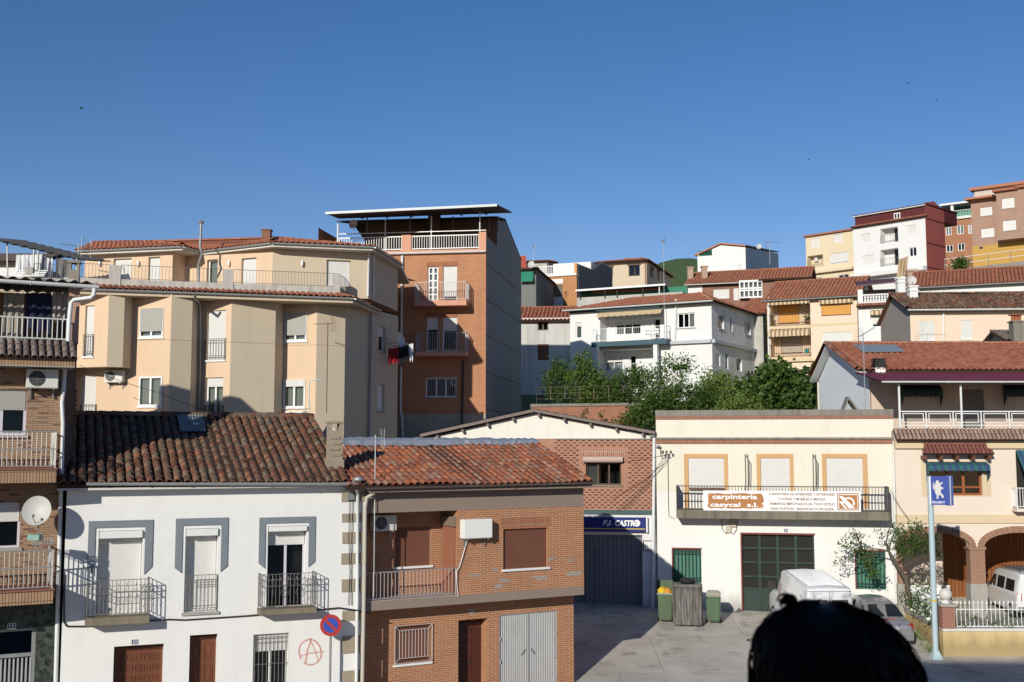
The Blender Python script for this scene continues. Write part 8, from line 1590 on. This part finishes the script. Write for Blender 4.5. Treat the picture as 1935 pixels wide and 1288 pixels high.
# ------------------------------------------------------------------ bins by the shop wall
def bevbox(w0, d0, w1, d1, h, bev, mat, name, T, z0=0):
    bm = bmesh.new(); bmesh.ops.create_cube(bm, size=1)
    for v in bm.verts:
        t = v.co.z + .5; v.co.x *= w0 + (w1 - w0) * t; v.co.y *= d0 + (d1 - d0) * t; v.co.z = z0 + t * h
    bmesh.ops.bevel(bm, geom=bm.edges[:], offset=bev, segments=2, affect='EDGES'); me = bpy.data.meshes.new(name); bm.to_mesh(me); bm.free(); me.materials.append(mat); return mk(name, me, T)
GBIN = flat('bin_green', (.075, .13, .065), .6, var=.2, dirt=.5); Yb = 44.9; ra = FG.ang
def binpos(px, Yq): x_ = at(px, 1130, Yq).x; return (x_, Yq, g(x_, Yq))
T = thing('rubbish_bin', 'open green bin stuffed with yellow bags at the corner of the shop', 'bin', binpos(1257, Yb + .2), 'bins by the shop wall', ra); bevbox(.5, .5, .58, .58, 1.02, .03, GBIN, 'body', T, .1); bevbox(.62, .06, .62, .06, .5, .02, GBIN, 'lid', T, 1.12).location = (0, .3, 0)
bevbox(.64, .62, .64, .62, .06, .02, flat('bin_rim', (.3, .32, .27), .6), 'rim', T, 1.1)
for i, (dx_, dz_) in enumerate(((-.12, 1.22), (.1, 1.18))): 
    m = MB(); rr_ = random.Random(i); m.lathe([(0, .16), (.1, .14), (.18, .02), (.16, -.1), (0, -.14)], (dx_, -.05, dz_), 9); m.v = [(x + rr_.uniform(-.03, .03), y + rr_.uniform(-.03, .03), z + rr_.uniform(-.02, .02)) for x, y, z in m.v]; m.build('yellow_bag', flat('yellow_bag', (.65, .42, .02), .5) if i == 0 else flat('orange_bag', (.6, .25, .03), .5), T, uv=False)
for sg in (-1, 1): MB().cyl((sg * .27 - .04, .22, .1), (sg * .27 + .04, .22, .1), .1, 12).build('wheel', BLACK, T, uv=False)
DMP = flat('dented_zinc', (.17, .16, .15), .55, .3, var=.4, dirt=.9); T = thing('skip_container', 'dented grey metal rubbish container stained with soot', 'container', binpos(1299, Yb - .1), 'bins by the shop wall', ra); n_ = 40; rows = []; rr_ = random.Random(9)
for j in range(7):
    z = .04 + 1.42 * j / 6; row = []
    for i in range(n_ + 1):
        t = i / n_; x = -.58 + 1.16 * t; row.append(V((x * (1 - .04 * (1 - j / 6)), -.5 + (.06 if (i // 4) % 2 and 0 < j < 6 else 0) + .03 * math.sin(i * .5 + j) + rr_.uniform(-.008, .008), z)))
    rows.append(row)
bevbox(1.14, .86, 1.18, .9, 1.42, .05, DMP, 'body', T, .04); MB().grid(rows).build('ribbed_front', DMP, T, smooth=True, angle=35, uv=False); bevbox(1.2, .95, 1.12, .8, .12, .04, DMP, 'lid', T, 1.46)
o = MB(); 
ty = binpos(1300, Yb - .1); cT = V((ty[0], ty[1], ty[2] + 1.68)); rows = []
for i in range(21):
    t = 6.283 * i / 20; rows.append([cT + V((math.cos(t) * (.23 + .09 * math.cos(s_)), math.sin(t) * (.23 + .09 * math.cos(s_)), .09 * math.sin(s_))) for s_ in [6.283 * j / 8 for j in range(9)]])
tag(MB().grid(rows).build('old_tyre', BLACK, None, smooth=True, uv=False), 'old black tyre lying on the grey rubbish container', 'tyre')
T = thing('rubbish_bin', 'small closed green bin right of the grey container', 'bin', binpos(1348, Yb - .05), 'bins by the shop wall', ra); bevbox(.5, .5, .58, .6, .95, .05, GBIN, 'body', T, .12); bevbox(.62, .66, .5, .52, .2, .05, flat('bin_lid_grey', (.28, .27, .22), .6, dirt=.2), 'lid', T, 1.08)
for sg in (-1, 1): MB().cyl((sg * .27 - .04, .2, .1), (sg * .27 + .04, .2, .1), .1, 12).build('wheel', BLACK, T, uv=False)
pts_ = [FG.w(FG.u(1368, 1140), g(9, 46) + .05, .15), FG.w(FG.u(1390, 1140), g(9, 46) + .05, .2), FG.w(FG.u(1398, 1140), g(9, 46) + .2, .1)]; tag(MB().tube(pts_, .07, 6).build('drain_pipe', IRON, None, uv=False), 'short rusty pipe along the foot of the shop wall', 'pipe')
# bench in the porch garden
bp = at(1757, 1110, 47.2); T = thing('garden_bench', 'white slatted reclining bench against the porch wall', 'bench', (bp.x, 47.2, gH), None, 0)
for i in range(7): x = -.75 + i * .25; MB().tube([(x - .06, -.55, .42), (x - .04, -.1, .4), (x, .25, .95)], .028, 4).build('slat', WHITE, T, uv=False)
for z, y in ((.41, -.55), (.39, -.08), (.95, .25)): MB().tube([(-.95, y, z), (.95, y, z)], .03, 5).build('rail', WHITE, T, uv=False)
for x in (-.8, .8):
    for y in (-.5, .1): MB().tube([(x, y, 0), (x, y, .42)], .03, 5).build('leg', WHITE, T, uv=False)
MB().box(-.95, .95, .27, .3, .45, 1.0).build('back_sheet', WHITE, T)
# overhead cables and bracket
def cable(pts, label, r=.012, sag=.0):
    P = []
    for a, b in zip(pts, pts[1:]):
        for i in range(9): t = i / 8; P.append(V(a).lerp(V(b), t) - V((0, 0, sag * 4 * t * (1 - t))))
    return tag(MB().tube(P, r, 4).build('cable', BLACK, None, uv=False), label, 'cable', 'overhead cables')
bk3 = FG.p(1264, 858, .35); T = thing('cable_bracket', 'iron cable bracket with insulators at the left corner of the carpentry shop', 'bracket', bk3); MB().tube([FG.p(1248, 846, .02), FG.p(1248, 862, .25), bk3], .02, 4).build('arm', IRON, T, uv=False)
for dx_ in (-.25, -.1, .08): MB().lathe([(0, .08), (.04, .07), (.05, 0), (.03, -.06), (0, -.07)], bk3 + V((dx_, 0, .08)), 8).build('insulator', flat('brown_insulator', (.1, .05, .04), .3), T, uv=False)
MB().lathe([(0, .06), (.1, .04), (.12, 0), (0, -.03)], FG.p(1243, 843, .2), 8).build('lamp_head', GALV, T, uv=False)
cable([bk3, at(1100, 878, 44)], 'upper cable from the shop bracket across the patterned brick', sag=.1); cable([bk3 - V((.1, 0, .15)), FF.p(1166, 966, .1)], 'slanting cable from the shop bracket down to the blue sign', sag=.05); cable([bk3 - V((.2, 0, .1)), FF.p(1180, 962, .1)], 'second slanting cable beside the first over the patterned brick', sag=.12); cable([at(150, 690, 43.5), at(300, 742, 43), at(420, 785, 42)], 'thin cable crossing the peach building above the old roof', .012, .05); cable([FG.p(1682, 925, .9), FH.p(1720, 985, .1)], 'thin cable from the shop balcony to the arcaded house', .01, .05)
# birds
for i, (x, y, s_) in enumerate(((155, 205, 1), (1717, 157, .6), (1770, 188, .5), (1528, 301, .5))):
    c = at(x, y, 60); T = thing('bird', ('small dark bird high in the sky at the far left', 'small dark bird high in the sky at the right', 'tiny dark bird lower right of the other bird at the right', 'tiny dark bird above the middle of the hillside')[i], 'bird', c, 'birds in the sky'); k_ = .2 * s_
    MB().tube([c + V((-k_ * .5, 0, 0)), c + V((-k_ * .2, 0, .02)), c + V((k_ * .2, 0, .01)), c + V((k_ * .5, 0, 0))], [.01, k_ * .14, k_ * .13, .01], 6).build('body', BLACK, T, uv=False); m = MB()
    for sg in (-1, 1): m.prism([c + V((-k_ * .15, 0, 0)), c + V((k_ * .2, 0, 0)), c + V((k_ * .1, sg * k_ * .4, k_ * .35)), c + V((-k_ * .35, sg * k_ * .7, k_ * .15))], (0, 0, -.01))
    m.build('wings', BLACK, T, uv=False)
# ------------------------------------------------------------------ person in the foreground
hd = at(1579, 1279, 1.42); fz = 5.42; T = thing('person', 'person with dark hair seen from behind, close to the viewer at the bottom', 'person', (hd.x, 1.42, fz)); SK = flat('skin', (.4, .22, .15), .5); HAIR = flat('dark_hair', (.008, .0055, .0045), .6, var=.4, spec=.22)
bm = bmesh.new(); J = {}; zc_ = hd.z
def jv(n, x, y, z): J[n] = bm.verts.new((x, y, z)); return J[n]
X0, Y0 = hd.x, 1.42
for n, x, y, z in (('pel', 0, 0, fz + .9), ('spine', 0, .01, fz + 1.12), ('chest', 0, 0, fz + 1.32), ('neck', 0, 0, zc_ - .17), ('head1', 0, .0, zc_ - .07), ('head2', 0, .01, zc_ + .03), ('shl', -.17, 0, zc_ - .25), ('shr', .17, 0, zc_ - .25), ('ell', -.23, .04, zc_ - .52), ('elr', .23, .04, zc_ - .52), ('hal', -.16, .26, zc_ - .6), ('har', .16, .26, zc_ - .6), ('hipl', -.1, 0, fz + .85), ('hipr', .1, 0, fz + .85), ('knl', -.11, .02, fz + .48), ('knr', .11, .02, fz + .48), ('anl', -.11, 0, fz + .08), ('anr', .11, 0, fz + .08), ('tol', -.12, .18, fz + .04), ('tor', .12, .18, fz + .04)): jv(n, X0 + x - X0, y, z)
for e in ('pel spine', 'spine chest', 'chest neck', 'neck head1', 'head1 head2', 'chest shl', 'chest shr', 'shl ell', 'shr elr', 'ell hal', 'elr har', 'pel hipl', 'pel hipr', 'hipl knl', 'hipr knr', 'knl anl', 'knr anr', 'anl tol', 'anr tor'): a, b = e.split(); bm.edges.new((J[a], J[b]))
bm.verts.ensure_lookup_table(); idx = {n: v.index for n, v in J.items()}; bm.verts.index_update(); idx = {n: v.index for n, v in J.items()}
me = bpy.data.meshes.new('body'); bm.to_mesh(me); bm.free(); ob = bpy.data.objects.new('body', me); COL.objects.link(ob); md = ob.modifiers.new('skin', 'SKIN'); ms = ob.modifiers.new('sub', 'SUBSURF'); ms.levels = ms.render_levels = 2
RAD = dict(pel=.15, spine=.13, chest=.15, neck=.055, head1=.075, head2=.088, shl=.065, shr=.065, ell=.042, elr=.042, hal=.03, har=.03, hipl=.1, hipr=.1, knl=.058, knr=.058, anl=.04, anr=.04, tol=.035, tor=.035)
sv_ = me.skin_vertices[0].data
for n, r_ in RAD.items(): sv_[idx[n]].radius = (r_, r_ * (.75 if n in ('pel', 'spine', 'chest') else 1.1 if n.startswith('head') else 1))
sv_[idx['pel']].use_root = True
dg = bpy.context.evaluated_depsgraph_get(); dg.update(); me2 = bpy.data.meshes.new_from_object(ob.evaluated_get(dg)); bpy.data.objects.remove(ob)
me2.materials.clear(); me2.materials.append(SK); bod = mk('body', me2, T); bod.location = (0, -1.42 + 1.42, -fz); me2.transform(Matrix.Translation((0, 0, 0)))
# hair: a rounded cap, heavier at the sides, with loose strands
rows = []; nA, nB = 48, 18; rr = random.Random(21)
for j in range(nB + 1):
    ph = math.pi * .72 * j / nB; row = []
    for i in range(nA + 1):
        th_ = 2 * math.pi * (i % nA) / nA; lump = 1 + .012 * math.sin(3 * th_ + 1) + .01 * math.sin(5 * th_ + ph * 3) + .012 * math.sin(9 * th_ + 2 * ph)
        rx, ry, rz = .1015, .115, .0885; k_ = math.sin(min(ph, math.pi / 2)) * (1 + .05 * max(0, ph - 1.57)); row.append(V((hd.x - .009 * math.cos(min(ph, 1.57)) + rx * k_ * math.cos(th_) * lump, 1.42 + ry * k_ * math.sin(th_) * lump, hd.z + rz * math.cos(ph) * (1 if ph < 1.57 else 1.25) + .006 * math.cos(th_ - 1.9) * math.sin(ph))))
    rows.append(row)
MB().grid(rows, flip=True).build('hair', HAIR, T, smooth=True, uv=False)
m = MB()
for _ in range(900):
    i = rr.randrange(nA); j = rr.randrange(1, nB - 3); P = []; L_ = rr.randint(3, 6); off = rr.uniform(.0005, .004)
    for t in range(L_):
        jj = min(nB, j + t); p = rows[jj][(i + int(t * rr.uniform(-.4, .4))) % nA]; c0 = V((hd.x, 1.42, hd.z)); P.append(p + (p - c0).normalized() * (off + .002 * math.sin(t)))
    m.tube(P, .0012, 3, .0004)
for _ in range(26):
    th_ = rr.uniform(0, 6.28); j = rr.randrange(1, 8); p = rows[j][int(th_ / 6.28 * nA) % nA]; n_ = (p - V((hd.x, 1.42, hd.z - .05))).normalized(); m.tube([p, p + n_ * .012 + V((rr.uniform(-.01, .01), 0, .004)), p + n_ * .018 + V((rr.uniform(-.02, .02), 0, -.004))], .0006, 3, .0002)
cu = at(1489, 1140, 1.42)
for _ in range(60):
    r_ = rr.uniform(.0035, .009); o_ = V((rr.uniform(-.004, .004), rr.uniform(-.008, .008), rr.uniform(-.004, .004))); a0 = rr.uniform(2.4, 3.4); m.tube([cu + o_ + V((math.cos(t) * r_ * 1.1, 0, math.sin(t) * r_)) for t in [a0 - .42 * q_ for q_ in range(rr.randint(7, 13))]], .0011, 3, .0004)
m.build('hair_strands', HAIR, T, uv=False)
# face details on the far side
for sg in (-1, 1): MB().lathe([(0, .012), (.01, .008), (.012, 0), (.008, -.01), (0, -.012)], (hd.x + sg * .034, 1.42 + .088, hd.z - .05), 8).build('eye', WHITE, T, uv=False); MB().lathe([(0, .03), (.012, .02), (.016, 0), (.01, -.025), (0, -.032)], (hd.x + sg * .098, 1.42 + .005, hd.z - .07), 8).build('ear', SK, T, uv=False)
MB().tube([(hd.x, 1.42 + .09, hd.z - .045), (hd.x, 1.42 + .118, hd.z - .085), (hd.x, 1.42 + .095, hd.z - .092)], .012, 6).build('nose', SK, T, uv=False); MB().tube([(hd.x - .022, 1.42 + .085, hd.z - .12), (hd.x, 1.42 + .094, hd.z - .12), (hd.x + .022, 1.42 + .085, hd.z - .12)], .006, 5).build('mouth', flat('lip', (.3, .1, .09)), T, uv=False)
m = MB(); rows = []
for z, rx, ry in ((zc_ - .2, .075, .07), (zc_ - .24, .17, .105), (zc_ - .3, .215, .13), (zc_ - .45, .2, .13), (fz + 1.05, .175, .12), (fz + .85, .185, .13)): rows.append([V((hd.x + rx * math.cos(t), 1.42 + ry * math.sin(t), z)) for t in [6.283 * i / 20 for i in range(21)]])
MB().grid(rows, flip=True).build('jacket', flat('dark_jacket', (.02, .02, .025), .9), T, smooth=True, uv=False)

q0 = at(1428, 1188, 42.5); tag(MB().tube([V((q0.x + .28 * math.cos(t) * (1 + .3 * math.sin(t * .7)), q0.y + .2 * math.sin(t), g(q0.x, q0.y) + .02 + .03 * abs(math.sin(t * .9)))) for t in [k_ * .45 for k_ in range(34)]], .012, 4).build('wire_coil', BLACK, None, uv=False), 'loose coil of dark wire on the concrete left of the head', 'wire')
